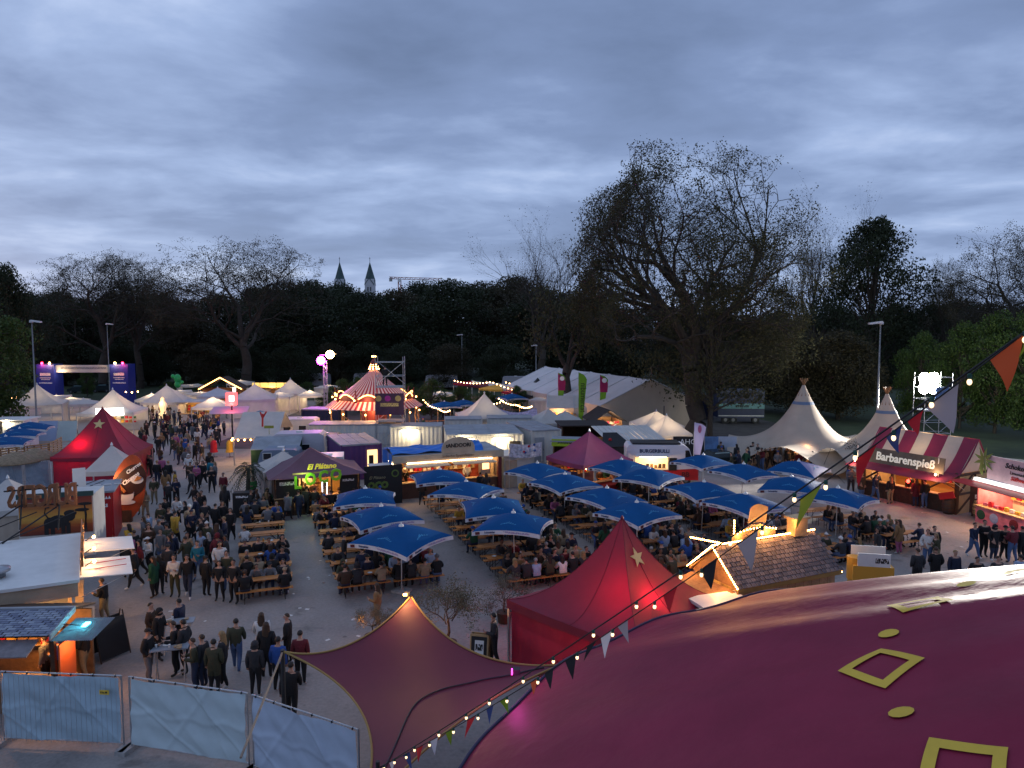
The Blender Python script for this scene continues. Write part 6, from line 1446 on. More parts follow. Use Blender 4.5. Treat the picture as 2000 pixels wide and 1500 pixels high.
MB().box((2.75, .4, 3.1), (.75, .05, .22)).tube([(2.75, .42, 2.5), (2.75, .42, 3.0)], .02).build('green_sign', M('olive_sign', (.16, .22, .03), .6), mt)
for px, py, c, lab in ((418, 893, 'red', 'red coat hanging on a stand in the open square'), (449, 893, 'yellow', 'yellow garment on a rack beside the clothes tent')):
    g = G(px, py); rk = stall('garment_stand', lab, (g.x, g.y, 0), .2, 'garment'); MB().tube([(0, 0, 0), (0, 0, 1.5)], .02).tube([(-.3, 0, .03), (.3, 0, .03)], .02).tube([(0, -.3, .03), (0, .3, .03)], .02).build('stand', DARKMET, rk)
    MB().lathe([(.06, 1.5), (.20, 1.42), (.27, 1.2), (.27, .75), (.36, .45)], 12, cap=False).build('garment', cm(c), rk, True)
# palm, black display box
g = G(484, 992); pm = thing('palm_tree', 'potted palm with drooping dark fronds beside the plantain stall', 'palm', (g.x, g.y, 0)); PF = M('palm_frond', (.02, .028, .012), .7)
MB().tube([(0, 0, .4), (.05, 0, 1.4), (.12, 0, 2.5)], [.16, .13, .11], 8).build('trunk', BARK, pm); MB().lathe([(.35, 0), (.42, .55), (.38, .55)], 12).build('pot', BLACK, pm)
for i in range(26):
    a = i*2.4; el = R(60-100*(i/26)); Lf = random.uniform(1.1, 1.5); b0 = Vector((.12, 0, 2.5))
    def rib(s): return b0 + Vector((math.cos(a)*math.cos(el)*Lf*s, math.sin(a)*math.cos(el)*Lf*s, math.sin(el)*Lf*s - .75*Lf*s*s))
    m = MB()
    for k in range(9):
        s0 = .22+.085*k; p = rib(s0); dd = (rib(s0+.05)-p).normalized(); sd_ = dd.cross(Vector((0, 0, 1))).normalized(); ln = .36*(1-.5*abs(s0-.5))
        for sg in (-1, 1): m.quad(p-dd*.03, p+dd*.03, p+sd_*sg*ln+dd*.22-Vector((0, 0, .12)))
    m.tube([rib(s/6) for s in range(7)], .014, 3); m.build('frond', PF, pm)
g = G(456, 1012); bb = stall('black_board_box', 'big black display box with a small white title beside the palm', (g.x, g.y, 0), R(8), 'signboard'); MB().box((.55, .35, .75), (1.15, .7, 1.45)).build('box', BLACK, bb); printed(bb, (.5, -.012, 1.25), .7, .12, 'white')
# assorted roofs behind the plantain stall
def caravan(loc, rz, L_, h, label, mat=WPANEL, d=2.2, roof=None):
    t = thing('caravan', label, 'caravan', loc, rz, 'caravans and trailers'); m = MB()
    pr = [(0, .5), (-.02, 1.3), (.18, h-.15), (.45, h), (L_-.4, h), (L_-.12, h-.15), (L_, 1.3), (L_-.05, .5)]
    k = len(pr); m._add([(x, 0, z) for x, z in pr] + [(x, d, z) for x, z in pr], [tuple(range(k)), tuple(range(2*k-1, k-1, -1))] + [(i, i+k, (i+1) % k+k, (i+1) % k) for i in range(k)]); m.build('body', mat, t)
    for x in (L_*.22, L_*.62): MB().box((x, -.02, 1.65), (L_*.2, .04, .5)).build('window', GLASSDK, t)
    MB().box((L_*.88, -.02, 1.3), (.55, .04, 1.5)).build('door', mat, t); MB().box((L_*.5, d*.5, h+.05), (.5, .5, .1)).build('roof_hatch', WPAINT, t)
    for y in (.1, d-.1): MB().lathe([(.32, -.09), (.32, .09)], 12).build('wheel', RUBBER, t).matrix_local = Matrix.Translation((L_*.45, y, .34)) @ Matrix.Rotation(math.pi/2, 4, 'X')
    return t
g = G(545, 870); caravan((g.x, g.y, 0), R(5), 3.6, 2.5, 'white caravan behind the dark green lean-to roof', WPANEL)
g = G(505, 935); caravan((g.x, g.y, 0), R(10), 3.0, 2.1, 'grey low caravan behind the palm', M('slate_paint', (.16, .20, .27), .5))
g = G(530, 915); caravan((g.x, g.y, 0), R(8), 4.2, 2.75, 'pale flat-topped trailer behind the small white pagoda', M('pale_lilac_paint', (.46, .45, .50), .5))
gt = stall('lean_to_tent', 'dark green lean-to with a grey roof sheet beside the clothes tent', (-20.0, 54.2, 0), R(8)); MB().slab([(0, 0, 1.9), (3.6, 0, 1.9), (3.6, 2.2, 2.6), (0, 2.2, 2.6)], .04).build('roof_sheet', GREYROOF, gt); MB().box((1.8, .05, .95), (3.5, .04, 1.8)).build('front_cloth', M('dark_green_cloth', (.015, .045, .018), .8), gt); MB().box((1.8, 2.1, 1.2), (3.5, .05, 2.4)).build('back_cloth', M('dark_green_cloth', (.015, .045, .018)), gt)
lamp(gt, (-.3, -.3, 1.8), 10, (1, .7, .35))
g = G(600, 905); caravan((g.x, g.y, 0), R(0), 2.6, 2.3, 'dull olive trailer behind the purple-lit van', M('olive_grey_paint', (.17, .17, .14), .6))
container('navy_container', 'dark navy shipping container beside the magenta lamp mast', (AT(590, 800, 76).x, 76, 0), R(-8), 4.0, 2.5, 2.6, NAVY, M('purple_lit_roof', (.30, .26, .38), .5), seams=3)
# ------------------------------------------------------------------ lit wooden hut in front of the benches
gR, gL = G(1440, 1146, 2.6), G(1345, 1108, 2.6); ax = Vector((4.15, 1.9, 0)).normalized(); hrz = math.atan2(ax.y, ax.x)
wd = abs((gL-gR).dot(Vector((-ax.y, ax.x, 0)))); wd = max(2.1, wd); HL = 4.5; RZ = 3.62
ht = stall('wooden_hut', 'wooden market hut with slate shingle roof outlined in warm bulbs', (gR.x, gR.y, 0), hrz)
HSH = [M('hut_shingle_%d' % i, c, .7, noise=(6, .3), bump=(18, .35)) for i, c in enumerate(((.14, .11, .11), (.11, .09, .09), (.18, .14, .13), (.09, .075, .08)))]
MB().slab([(-.1, -.12, 2.56), (HL+.1, -.12, 2.56), (HL+.1, wd/2, RZ), (-.1, wd/2, RZ)], .06).build('roof_deck', WOOD, ht); MB().slab([(-.1, wd/2+.001, RZ), (HL+.1, wd/2+.001, RZ), (HL+.1, wd+.12, 2.56), (-.1, wd+.12, 2.56)], .06).build('roof_deck', WOOD, ht)
shingles(ht, -.1, HL+.1, wd/2-.02, RZ+.004, -.16, 2.565, 10, .20, HSH)
MB().box((HL/2, -.14, 2.50), (HL+.25, .05, .18)).build('eave_board', M('ochre_board', (.34, .20, .05), .6, noise=(3, .2)), ht)
for i in range(12): MB().box((HL*(i+.5)/12, .06, 1.22), (HL/12-.012, .05, 2.4)).build('plank', PALEWOOD, ht)
for i in range(12): MB().box((HL*(i+.5)/12, wd-.06, 1.7), (HL/12-.012, .05, 1.4)).build('plank', PALEWOOD, ht)
for i in range(6): MB().box((.06, .1+(wd-.2)*(i+.5)/6, .5), (.05, (wd-.2)/6-.012, 1.0)).build('plank', PALEWOOD, ht)
for i in range(6): MB().box((HL-.06, .1+(wd-.2)*(i+.5)/6, 1.2), (.05, (wd-.2)/6-.012, 2.4)).build('plank', PALEWOOD, ht)
for y in (.1, wd*.35, wd*.65, wd-.1): MB().box((.05, y, 1.6), (.08, .08, 1.9)).build('post', PALEWOOD, ht)
MB()._add([(.02, 0, 2.52), (.02, wd, 2.52), (.02, wd/2, RZ-.06), (-.04, 0, 2.52), (-.04, wd, 2.52), (-.04, wd/2, RZ-.06)], [(0, 1, 2), (5, 4, 3), (0, 3, 4, 1), (1, 4, 5, 2), (2, 5, 3, 0)]).build('gable_board', WOOD, ht)
MB().slab([(-.9, .0, 2.2), (-.1, 0, 2.45), (-.1, wd, 2.45), (-.9, wd, 2.2)], .05).build('porch_roof', WOOD, ht); shingles_y = None
MB().box((-.15, wd/2, 1.05), (.5, wd, .06)).build('counter_top', PALEWOOD, ht)
bl = MB().ball((0, 0, 0), .028, 6, 4).mesh('bulb', M('hut_bulb', (1, .6, .25), .4, emit=45, ecol=(1, .42, .10)), True)
def bulbs(a, b, step=.085):
    a, b = Vector(a), Vector(b); n = int((b-a).length/step)
    for i in range(n+1): link('bulb', bl, ht, a.lerp(b, i/n))
bulbs((-.14, -.16, 2.60), (-.14, wd/2, RZ+.05)); bulbs((-.14, wd/2, RZ+.05), (-.14, wd+.16, 2.60)); bulbs((-.1, wd/2, RZ+.07), (HL+.1, wd/2, RZ+.07)); bulbs((-.14, wd+.16, 2.60), (.5, wd+.16, 2.58)); bulbs((.35, wd/2+.1, RZ+.06), (.1, wd+.3, RZ-.05)); link('bulb', bl, ht, (HL+.1, -.15, 2.5))
for k in range(4): lamp(ht, (-.35+1.3*k, wd/2-.05, RZ+.30), 14, (1, .45, .12), size=.15)
lamp(ht, (-.55, .3, 2.7), 10, (1, .45, .12), size=.1); lamp(ht, (-.55, wd-.2, 2.8), 10, (1, .45, .12), size=.1); lamp(ht, (1.4, wd*.5, 2.2), 30, (1, .5, .15))
MB().box((HL-.75, wd/2, RZ+.28), (.6, .4, .6)).box((HL-.75, wd/2, RZ+.62), (.76, .52, .08)).build('chimney', PALEWOOD, ht); lamp(ht, (HL-1.2, wd/2-.35, RZ+.5), 8, (1, .5, .16), size=.06)
# rooftop ornament: little car-shaped board with arched lid
pts = [(0, 0), (2.0, 0), (1.95, .22), (1.6, .30), (1.35, .46), (.85, .48), (.55, .28), (.05, .2)]
m = MB(); k = len(pts); m._add([(.7+x, wd/2-.05, RZ+.12+z) for x, z in pts] + [(.7+x, wd/2+.05, RZ+.12+z) for x, z in pts], [tuple(range(k)), tuple(range(2*k-1, k-1, -1))] + [(i, i+k, (i+1) % k+k, (i+1) % k) for i in range(k)]); m.build('car_shaped_board', PALEWOOD, ht)
MB().box((1.72, wd/2-.06, RZ+.46), (.42, .03, .14)).build('board_window', BLACK, ht)
m = MB(); m.grid(lambda u, v: Vector((1.55+.85*u+.1*v, wd/2+.15+.12*math.sin(math.pi*u), RZ+.55+(.55+.12*math.sin(math.pi*u))*v)), 10, 4); m.build('arched_lid', PALEWOOD, ht, True)
for i in range(14): link('bulb', bl, ht, (.75+1.9*i/13, wd/2-.08, RZ+.36+.12*math.sin(math.pi*i/13)))
for i in range(6): link('bulb', bl, ht, (1.0, wd/2+.2, RZ+.3+.09*i))
lamp(ht, (1.9, wd/2-.4, RZ+.6), 10, (1, .5, .16), size=.06)
g = AT(1405, 1165, 22.4); wb = stall('white_cool_box', 'white flat-topped cool box beside the lit hut', (g.x, g.y, 0), hrz-.1, 'box'); MB().box((0, 0, 1.25), (1.7, .9, 2.1)).build('body', NAVY, wb); MB().box((0, 0, 2.36), (1.8, 1.0, .1)).build('lid', WPAINT, wb)
g = AT(1700, 1118, 28.2); fz = stall('yellow_freezer', 'yellow freezer cart with white printed top boards', (g.x, g.y, 0), R(-12), 'freezer'); YF = M('warm_yellow_paint', (.58, .30, .04), .5)
MB().box((0, 0, .9), (1.5, .9, 1.5)).lathe([(.3, 0), (.3, .9)], 12, (-.6, 0, 1.0)).build('body', YF, fz); MB().box((0, -.42, 1.9), (1.2, .04, .55)).build('front_board', WPAINT, fz); MB().box((0, .42, 1.95), (1.3, .04, .6)).build('rear_board', WPAINT, fz); printed(fz, (.3, -.445, 1.9), .5, .2, 'black'); lamp(fz, (-1.2, -.3, 2.3), 4, (1, .5, .16), size=.08)
# ------------------------------------------------------------------ plum pagoda bar, burger van, lime box
q = AT(1151, 842, 48.3); pg = pagoda('pagoda_tent', 'plum pagoda tent with red bar counter and warm shelf', (q.x, 48.3), 4.2, 2.35, q.z, R(32), PURPCAN, 1.25, walls=(2,), wallmat=DPURP, glow=40, glowcol=(1, .5, .2))
MB().box((.3, -1.95, .55), (3.4, .1, 1.05)).build('bar_front', REDP, pg); MB().box((.3, -1.85, 1.1), (3.5, .45, .05)).build('bar_top', WOOD, pg); shelf_goods(pg, 2.6, 1.6, 1.0, 3, ('yellow', 'tan', 'beige', 'red'), 9, -1.3)
for i in range(12): link('bulb', sm, pg, (-1.9+.34*i, -2.12, 2.1), scale=(.5, .5, .5))
sg = AT(1098, 900, 45.6); s_ = stall('dark_signboard', 'dark plum printed board standing beside the plum tent', (sg.x, 45.6, 0), R(-14), 'signboard'); MB().box((0, 0, 1.2), (2.0, .05, 1.5)).build('board', M('board_plum', (.05, .02, .045), .6), s_); printed(s_, (-.3, -.03, 1.55), 1.0, .12, 'white'); printed(s_, (-.3, -.03, 1.3), 1.1, .08, 'white'); MB().ball((.72, -.03, 1.2), (.16, .02, .28), 8, 6).build('printed_cone', cm('tan'), s_)
for x in (-.9, .9): MB().box((x, .05, .6), (.05, .05, 1.2)).build('leg', DARKMET, s_)
vb = AT(1222, 940, 51.0); bv = stall('burger_van', 'white and red burger van with open lit hatch', (vb.x, 50.6, 0), R(-3), 'van'); VL = 5.0
pr = [(0, .35), (0, 2.62), (.15, 2.85), (4.05, 2.85), (4.4, 2.6), (4.75, 1.5), (5.05, 1.2), (5.1, .35)]
m = MB(); k = len(pr); m._add([(x, 0, z) for x, z in pr] + [(x, 2.0, z) for x, z in pr], [tuple(range(k)), tuple(range(2*k-1, k-1, -1))] + [(i, i+k, (i+1) % k+k, (i+1) % k) for i in range(k)]); m.build('body', VW, bv)
MB()._add([(.02, -.02, .36), (5.06, -.02, .36), (5.04, -.02, 1.2), (2.6, -.02, 1.05), (2.3, -.02, .8), (.02, -.02, .8)], [(0, 1, 2, 3, 4, 5)]).build('red_side', REDP, bv); MB()._add([(4.76, -.03, 1.25), (5.08, -.03, 1.2), (5.1, 2.02, 1.2), (5.1, 2.02, .36), (5.1, -.03, .36)], [(0, 1, 2), (1, 4, 3, 2)]).build('red_nose', REDP, bv)
MB().box((1.75, -.03, 1.55), (2.3, .04, .85)).build('hatch_opening', M('hatch_glow', (1, .8, .5), .5, emit=1.1, ecol=(1, .62, .25)), bv); flap(bv, .6, 2.95, -.02, 2.12, .8, -.06, WPAINT); MB().box((1.8, -.42, 2.07), (1.9, .03, .03)).build('led_strip', LED, bv)
shelf_goods(bv, 2.0, -.09, 1.25, 1, ('tan', 'brown', 'yellow'), 7, .75); lamp(bv, (1.8, -.7, 1.9), 16, (1, .65, .3))
text('BURGERBULLI', .34, M('navy_print', (.03, .04, .09), .6), bv, (1.95, -.03, 2.42), bold=.012, ext=.003); MB().box((3.25, -.04, 1.5), (.55, .04, .9)).build('menu_board', BLACK, bv); MB().box((.3, -.03, 1.5), (.45, .03, 1.9)).build('door', VW, bv)
text('BB', .5, M('dark_red_print', (.12, .01, .012), .6), bv, (4.15, -.04, .75), bold=.02); MB()._add([(4.12, -.03, 2.5), (4.38, -.03, 2.5), (4.7, -.03, 1.6), (4.12, -.03, 1.6)], [(0, 3, 2, 1)]).build('side_window', GLASSDK, bv)
MB().box((2.1, 1.0, 2.93), (3.4, 1.7, .1)).build('roof_rack', DARKMET, bv)
for x in (1.0, 4.2):
    for y in (.1, 1.9): MB().lathe([(.34, -.1), (.34, .1)], 16).build('wheel', RUBBER, bv).matrix_local = Matrix.Translation((x, y, .34)) @ Matrix.Rotation(math.pi/2, 4, 'X')
lb = stall('lime_kiosk', 'lime green kiosk box with dark lettering behind the plum tent', (AT(1080, 880, 55).x, 55, 0), R(-8)); kiosk(lb, 2.3, 2.0, 2.4, WOOD, GREYROOF, counter=1.0, countermat=PALEWOOD); MB().box((1.1, -.12, 2.35), (2.4, .06, .55)).build('lime_fascia', M('lime_fascia', (.30, .42, .02), .5), lb); printed(lb, (1.1, -.155, 2.38), 1.5, .2, 'black')
wl = stall('slatted_roof_stall', 'stall under a pale slatted roof beside the burger van', (AT(1185, 880, 54.5).x, 54.5, 0), R(8)); 
for i in range(11): MB().slab([(.02+i*.43, 0, 2.55), (.40+i*.43, 0, 2.55), (.40+i*.43-.4, 3.4, 3.25), (.02+i*.43-.4, 3.4, 3.25)], .04).build('roof_slat', WPANEL, wl)
kiosk(wl, 4.6, 3.0, 2.4, WOOD, None, counter=1.0, countermat=PALEWOOD); lamp(wl, (2.3, 1.2, 2.2), 26, (1, .6, .25)); MB().box((2.4, -.05, 2.45), (4.8, .08, .18)).build('eave_board', PALEWOOD, wl)
dr = stall('dark_roof_stall', 'low stall with flat dark brown roof behind the plum tent', (AT(1098, 855, 63).x, 63, 0), R(4)); kiosk(dr, 4.2, 3.4, 2.5, DWOOD, M('dark_brown_roof', (.028, .020, .018), .8, noise=(2, .3)), counter=1.0)
dk_ = stall('dark_tent', 'black tent with a red logo beside the plum tent', (AT(1215, 870, 52.5).x, 53.2, 0), R(6)); MB().slab([(-1.4, 0, 2.3), (1.0, 0, 2.3), (.2, 2.0, 3.1), (-.9, 2.0, 3.1)], .03).build('roof_sheet', BLACK, dk_); MB().box((-.2, .1, 1.15), (2.3, .05, 2.3)).build('front_cloth', BLACK, dk_); MB().ball((-.6, .85, 2.72), (.14, .06, .12), 8, 5).build('red_logo', REDP, dk_); printed(dk_, (.55, .05, 1.9), .5, .12, 'white')
# small chalet with lit goods
cx = AT(1190, 850, 70); cl_ = stall('gift_chalet', 'dark-roofed wooden gift chalet with brightly lit figures', (cx.x-1.4, 70, 0), R(10)); kiosk(cl_, 2.8, 3.4, 2.1, WOOD, None, counter=.9, countermat=WOOD, inner=PALEWOOD); gable(cl_, 2.8, 3.4, 2.05, 1.15, M('dark_brown_roof', (.028, .02, .018)), axis='y', over=.35)
shelf_goods(cl_, 2.3, .25, .95, 3, ('white', 'white', 'beige', 'red'), 9, .25); lamp(cl_, (1.4, -.7, 2.0), 70, (1, .82, .6)); lamp(cl_, (1.4, 1.2, 2.0), 40, (1, .6, .3)); MB().box((-1.0, .3, 1.0), (1.9, .06, 2.0)).build('green_side_screen', M('moss_screen', (.06, .11, .05), .8), cl_)
# ------------------------------------------------------------------ white tents in the middle distance
def ptent(px, py, Y, s, ze, rot, label, mat=WHITE, glow=None, faces=None, p=1.4, walls=()):
    q = AT(px, py, Y); return pagoda('pagoda_tent', label, (q.x, Y), s, ze, q.z, R(rot), mat, p, glow=glow, faces=faces, walls=walls)
ptent(946, 768, 71, 5.2, 2.6, 12, 'tall plain white pagoda tent behind the white containers', glow=35, p=1.7, walls=(0, 1, 3))
ptent(1070, 798, 69.5, 3.4, 2.2, 20, 'white gazebo with lilac sheen behind the dark brown roof', p=1.15, walls=(0, 3)); ptent(1104, 803, 70.5, 3.4, 2.2, 5, 'white gazebo joined to the lilac-tinted one', p=1.2, walls=(0,))
ptent(1282, 803, 66, 3.9, 2.35, 10, 'white gazebo with warm lit shelves, the larger of two', glow=60, p=1.1); ptent(1302, 811, 61.5, 3.3, 2.2, 14, 'white gazebo full of lit goods, the smaller of two', glow=70, p=1.1)
for px in (1282, 1302): shl = thing('goods_rack', 'rack of lit wooden goods under the white gazebo' if px == 1302 else 'rack of lit goods under the larger white gazebo', 'rack', (AT(px, 830, 62 if px == 1302 else 66.5).x-1.3, 62 if px == 1302 else 66.5, 0)); shelf_goods(shl, 2.6, .4, .6, 3, ('yellow', 'tan', 'beige', 'brown', 'red'), 10, 0)
for px, py, Y, cA, lab in ((922, 744, 118, 'red', 'red and white market umbrella tent under the festoon lights'), (950, 745, 114, 'wine red', 'dark red and white printed umbrella tent'), (974, 750, 108, 'yellow', 'yellow and white umbrella tent'), (1022, 759, 102, 'red', 'bright red and white umbrella tent beside the lamp cone'), (1040, 768, 98, 'charcoal', 'white umbrella tent next to the dark lamp cone')):
    ptent(px, py, Y, 4.4, 2.3, 45+px % 20, lab, faces=[WHITE, cm(cA), WHITE, cm(cA)], p=1.0, glow=20)
for px, py, Y, s, lab, gl in ((325, 752, 88, 5.0, 'broad white canopy tent opposite the glowing sign board', 30), (425, 757, 96, 4.6, 'grey-white canopy before the timber chalet', 0), (470, 742, 118, 4.0, 'far white pagoda behind the pinkish marquee', 20), (415, 775, 82, 4.0, 'white tent lit warm from inside in the crowd', 110),
                       (567, 740, 100, 4.4, 'white pagoda tent with lit roof edge beside the navy container', 50), (497, 750, 92, 5.4, 'pinkish white marquee behind the red cube sign', 25)):
    ptent(px, py, Y, s, 2.4, 15, lab, WHITE if gl else WHITE2, glow=gl or None, p=1.25, walls=(0, 2) if px in (497, 567) else ())
for i, (px, py, Y, s_) in enumerate(((296, 768, 92, 3.2), (352, 762, 104, 3.2), (392, 765, 100, 3.4), (455, 756, 110, 3.2), (520, 752, 108, 3.2), (548, 765, 96, 3.0), (605, 762, 98, 3.2), (372, 752, 116, 3.4), (860, 764, 100, 3.2), (1062, 776, 92, 3.2), (640, 752, 112, 3.4), (110, 772, 96, 3.0))):
    ptent(px, py, Y, s_, 2.2, 10+i*17, 'small white gazebo packed among the far market tents', WHITE, glow=30 if i % 3 else 70, p=1.15, walls=(2,)); 
for o in COL.objects:
    if o.get('label') == 'small white gazebo packed among the far market tents': o['group'] = 'far white gazebos'
shx = AT(975, 830, 72); pc = stall('printed_awning', 'lilac and white patterned cloth awning beside the tall white pagoda', (shx.x, 71.5, 0), R(5), 'awning'); MB().grid(lambda u, v: Vector((4.0*u, 1.8*v, 1.5+1.5*v-.45*math.sin(math.pi*u)*(.4+.6*v))), 14, 8).build('cloth', M('lilac_print', (.44, .40, .58), .8, noise=(5, .5), transl=.2), pc, True)
for x in (0, 4.0): MB().tube([(x, 1.8, 0), (x, 1.8, 3.0)], .03).tube([(x, 0, 0), (x, 0, 1.5)], .03).build('pole', ALU, pc)
# long white market tent and big marquee
def gable_tent(label, c, L_, half, ze, zr, ang, mat, wall, bays=4, name='marquee'):
    t = thing(name, label, 'marquee', (c[0], c[1], 0), ang)
    for i in range(bays):
        x0, x1 = -L_/2+L_*i/bays, -L_/2+L_*(i+1)/bays
        for s in (-1, 1): MB().grid(lambda u, v: Vector((x0+(x1-x0)*u, s*half*(1-v), ze+(zr-ze)*v-.06*math.sin(math.pi*u))), 6, 4).build('roof_panel', mat, t, True)
        for s in (-1, 1): MB().box(((x0+x1)/2, s*(half-.02), ze/2), (x1-x0-.04, .03, ze-.1)).build('wall_panel', wall, t)
    for x in (-L_/2+.02, L_/2-.02): MB()._add([(x, -half, .05), (x, half, .05), (x, half, ze-.03), (x, 0, zr-.04), (x, -half, ze-.03)], [(0, 1, 2, 3, 4)]).build('gable_wall', wall, t)
    for i in range(bays+1):
        x = -L_/2+L_*i/bays; MB().tube([(x, -half-.03, 0), (x, -half-.03, ze), (x, 0, zr+.03), (x, half+.03, ze), (x, half+.03, 0)], .05, 5).build('frame', ALU, t)
    return t
DW = M('dusk_white_canvas', (.55, .53, .52), .7, noise=(.4, .12), bump=(.8, .4)); CW2 = M('cream_wall_canvas', (.52, .42, .33), .8, noise=(.5, .1))
gable_tent('very large white marquee behind the lime feather flags', (10.2, 93), 30, 6.2, 2.9, 5.6, math.atan2(-28, 10.3), DW, CW2, 6)
mtq = gable_tent('white market marquee with warm lit stalls before the big marquee', (8.6, 82.5), 9.0, 2.6, 2.3, 3.5, R(-4), WHITE, WHITE2, 3); lamp(mtq, (-3.2, -3.3, 1.7), 50, (1, .5, .16)); shelf_goods(mtq, 3.0, -2.8, .7, 3, ('yellow', 'tan', 'red', 'beige'), 9, -4.2)
cone = stall('lamp_cone', 'black pyramid cover around the foot of the far street lamp', (AT(1050, 770, 100).x, 100, 0), .4, 'cover'); MB()._add([(-1.6, -1.6, 2.0), (1.6, -1.6, 2.0), (1.6, 1.6, 2.0), (-1.6, 1.6, 2.0), (0, 0, 4.4)], [(0, 1, 4), (1, 2, 4), (2, 3, 4), (3, 0, 4)]).build('cover_sheet', BLACK, cone)
for x in (-1.5, 1.5):
    for y in (-1.5, 1.5): MB().tube([(x, y, 0), (x, y, 2.02)], .04).build('leg', DARKMET, cone)
# feather flags
def feather(px, top, bot, Y, label, two=False, lavender=False):
    a, b = AT(px, top, Y), AT(px, bot, Y); t = thing('feather_flag', label, 'flag', (a.x, Y, 0), R(-6), 'feather flags'); H = a.z; z0 = max(.4, b.z)
    GRN = M('lime_flag', (.16, .36, .02), .7, transl=.25); MAG = M('magenta_flag', (.42, .02, .12), .7, transl=.25); LAV = M('lavender_flag', (.38, .34, .52), .7, transl=.25)
    f = lambda v: .95*min(1, math.sqrt(max(0, (1-v))*7))*(.50+.50*v)
    MB().grid(lambda u, v: Vector((f(v)*u, .05*math.sin(5*v+3*u), z0+(H-z0)*v)), 6, 20).build('sail', LAV if lavender else GRN, t, True)
    if two: MB().grid(lambda u, v: Vector((f(.72+.28*v)*u*1.01-.005, -.02+.05*math.sin(5*(.50+.50*v)+3*u), z0+(H-z0)*(.50+.50*v))), 6, 8).build('magenta_top', MAG, t, True); MB().lathe([(.27, 0), (.27, .02)], 16).build('white_badge', PRINTWH, t).matrix_local = Matrix.Translation((.48, -.09, z0+(H-z0)*.84)) @ Matrix.Rotation(math.pi/2, 4, 'X')
    elif not lavender: text('nibumercat', .85, PRINTBK, t, (.5, -.10, z0+(H-z0)*.48), roll=math.pi/2, ext=.003, sx=.8)
    else: MB().ball((.4, -.08, z0+(H-z0)*.8), (.14, .02, .3), 8, 6).build('red_mark', cm('pink'), t)
    MB().tube([(0, 0, 0), (0, 0, H*.8), (.08, 0, H)], .025, 5).build('pole', ALU, t); MB().box((.1, 0, .05), (.6, .4, .1)).build('foot', CEMENT, t)
feather(1090, 728, 797, 84, 'lime feather flag with magenta badge top in front of the ivy trunk', True); feather(1130, 727, 822, 75, 'tall lime feather flag with vertical dark lettering'); feather(1172, 732, 800, 79, 'lime feather flag with magenta badge top above the gift chalet', True); feather(1356, 825, 888, 53, 'lavender feather flag before the display banners', lavender=True)
# ivy trunk tree in front of the marquee
tv = plant(tree_proto(77, [(-.8, .1, .9, 4, .5), (.2, .3, 1.2, 5, .6), (.7, -.2, .9, 4.5, .5)], 5.2, 3, 2, 3500, .38, .6, LEAFA, trunk_r=.62, wig=.16), 'ivy_tree', 'forked tree trunk with ivy in front of the big marquee', 'tree', (AT(1107, 780, 88).x, 88, 0), 0, (.9, .9, 1.3))
# ------------------------------------------------------------------ banners, trucks, containers behind
for px, w_, nm, mt_, lab in ((1345, 2.6, 'AHOM', BLACK, 'black banner with white capital letters'), (1386, 1.5, None, M('picture_sky', (.10, .22, .45), .6, noise=(.8, .6)), 'printed picture banner of hills and a yellow field'), (1420, 1.6, None, M('pale_picture', (.36, .42, .52), .6, noise=(1, .2)), 'pale sky printed banner beside the tipi')):
    p = AT(px, 862, 59); bb = stall('display_banner', lab, (p.x, 59, 0), R(-3), 'banner'); MB().box((0, 0, 1.25), (w_, .05, 1.9)).build('sheet', mt_, bb)
    if nm: text(nm, .62, PRINTWH, bb, (.2, -.04, 1.75), ext=.004)
    elif px == 1386: MB().ball((0, -.03, .75), (.5, .02, .25), 10, 6).build('printed_hill', M('hill_yellow', (.45, .33, .03), .6), bb)
    for x in (-w_/2, w_/2): MB().box((x, 0, 1.1), (.05, .06, 2.2)).build('post', ALU, bb)
tk_ = stall('truck_trailer', 'dark blue truck trailer with a pale teal stripe behind the banners', (AT(1402, 820, 84).x, 84, 0), R(-2), 'truck'); MB().box((2.7, 1.2, 2.35), (5.4, 2.4, 3.3)).build('box_body', NAVY, tk_); MB().box((2.7, -.03, 2.1), (5.38, .05, .6)).build('stripe', M('teal_stripe', (.10, .24, .24), .5), tk_); printed(tk_, (2.8, -.06, 2.1), 1.6, .3, 'black'); MB().box((2.7, -.03, .95), (5.3, .05, .10)).build('side_rail', STEEL, tk_)
for x in (.9, 1.8, 4.4): MB().lathe([(.45, -.15), (.45, .15)], 14).build('wheel', RUBBER, tk_).matrix_local = Matrix.Translation((x, .2, .45)) @ Matrix.Rotation(math.pi/2, 4, 'X')
container('navy_container', 'dark blue container beside the truck trailer', (AT(1352, 815, 88).x, 88, 0), R(4), 2.6, 6, 2.9, NAVY, NAVY)
container('navy_container', 'long dark container in front of the big marquee', (AT(1222, 830, 80).x, 80, 0), R(-6), 4.2, 2.4, 2.6, NAVY, GREYROOF); container('navy_container', 'blue-topped container beside the white market marquee', (AT(1190, 810, 84).x+1.5, 85, 0), R(-3), 4.5, 2.4, 2.9, NAVY, NAVY)
car = stall('parked_car', 'dark green estate car displayed before the banners', (AT(1372, 885, 55.5).x, 55.5, 0), R(12), 'car'); CP = M('car_paint', (.015, .025, .028), .25, .3)
pr = [(0, .35), (.05, .85), (.9, .98), (1.5, 1.42), (3.2, 1.45), (3.9, 1.0), (4.25, .9), (4.3, .35)]; m = MB(); k = len(pr); m._add([(x*.75, 0 if z < 1.1 else .15, z) for x, z in pr] + [(x*.75, 1.7 if z < 1.1 else 1.55, z) for x, z in pr], [tuple(range(k)), tuple(range(2*k-1, k-1, -1))] + [(i, i+k, (i+1) % k+k, (i+1) % k) for i in range(k)]); m.build('body', CP, car)
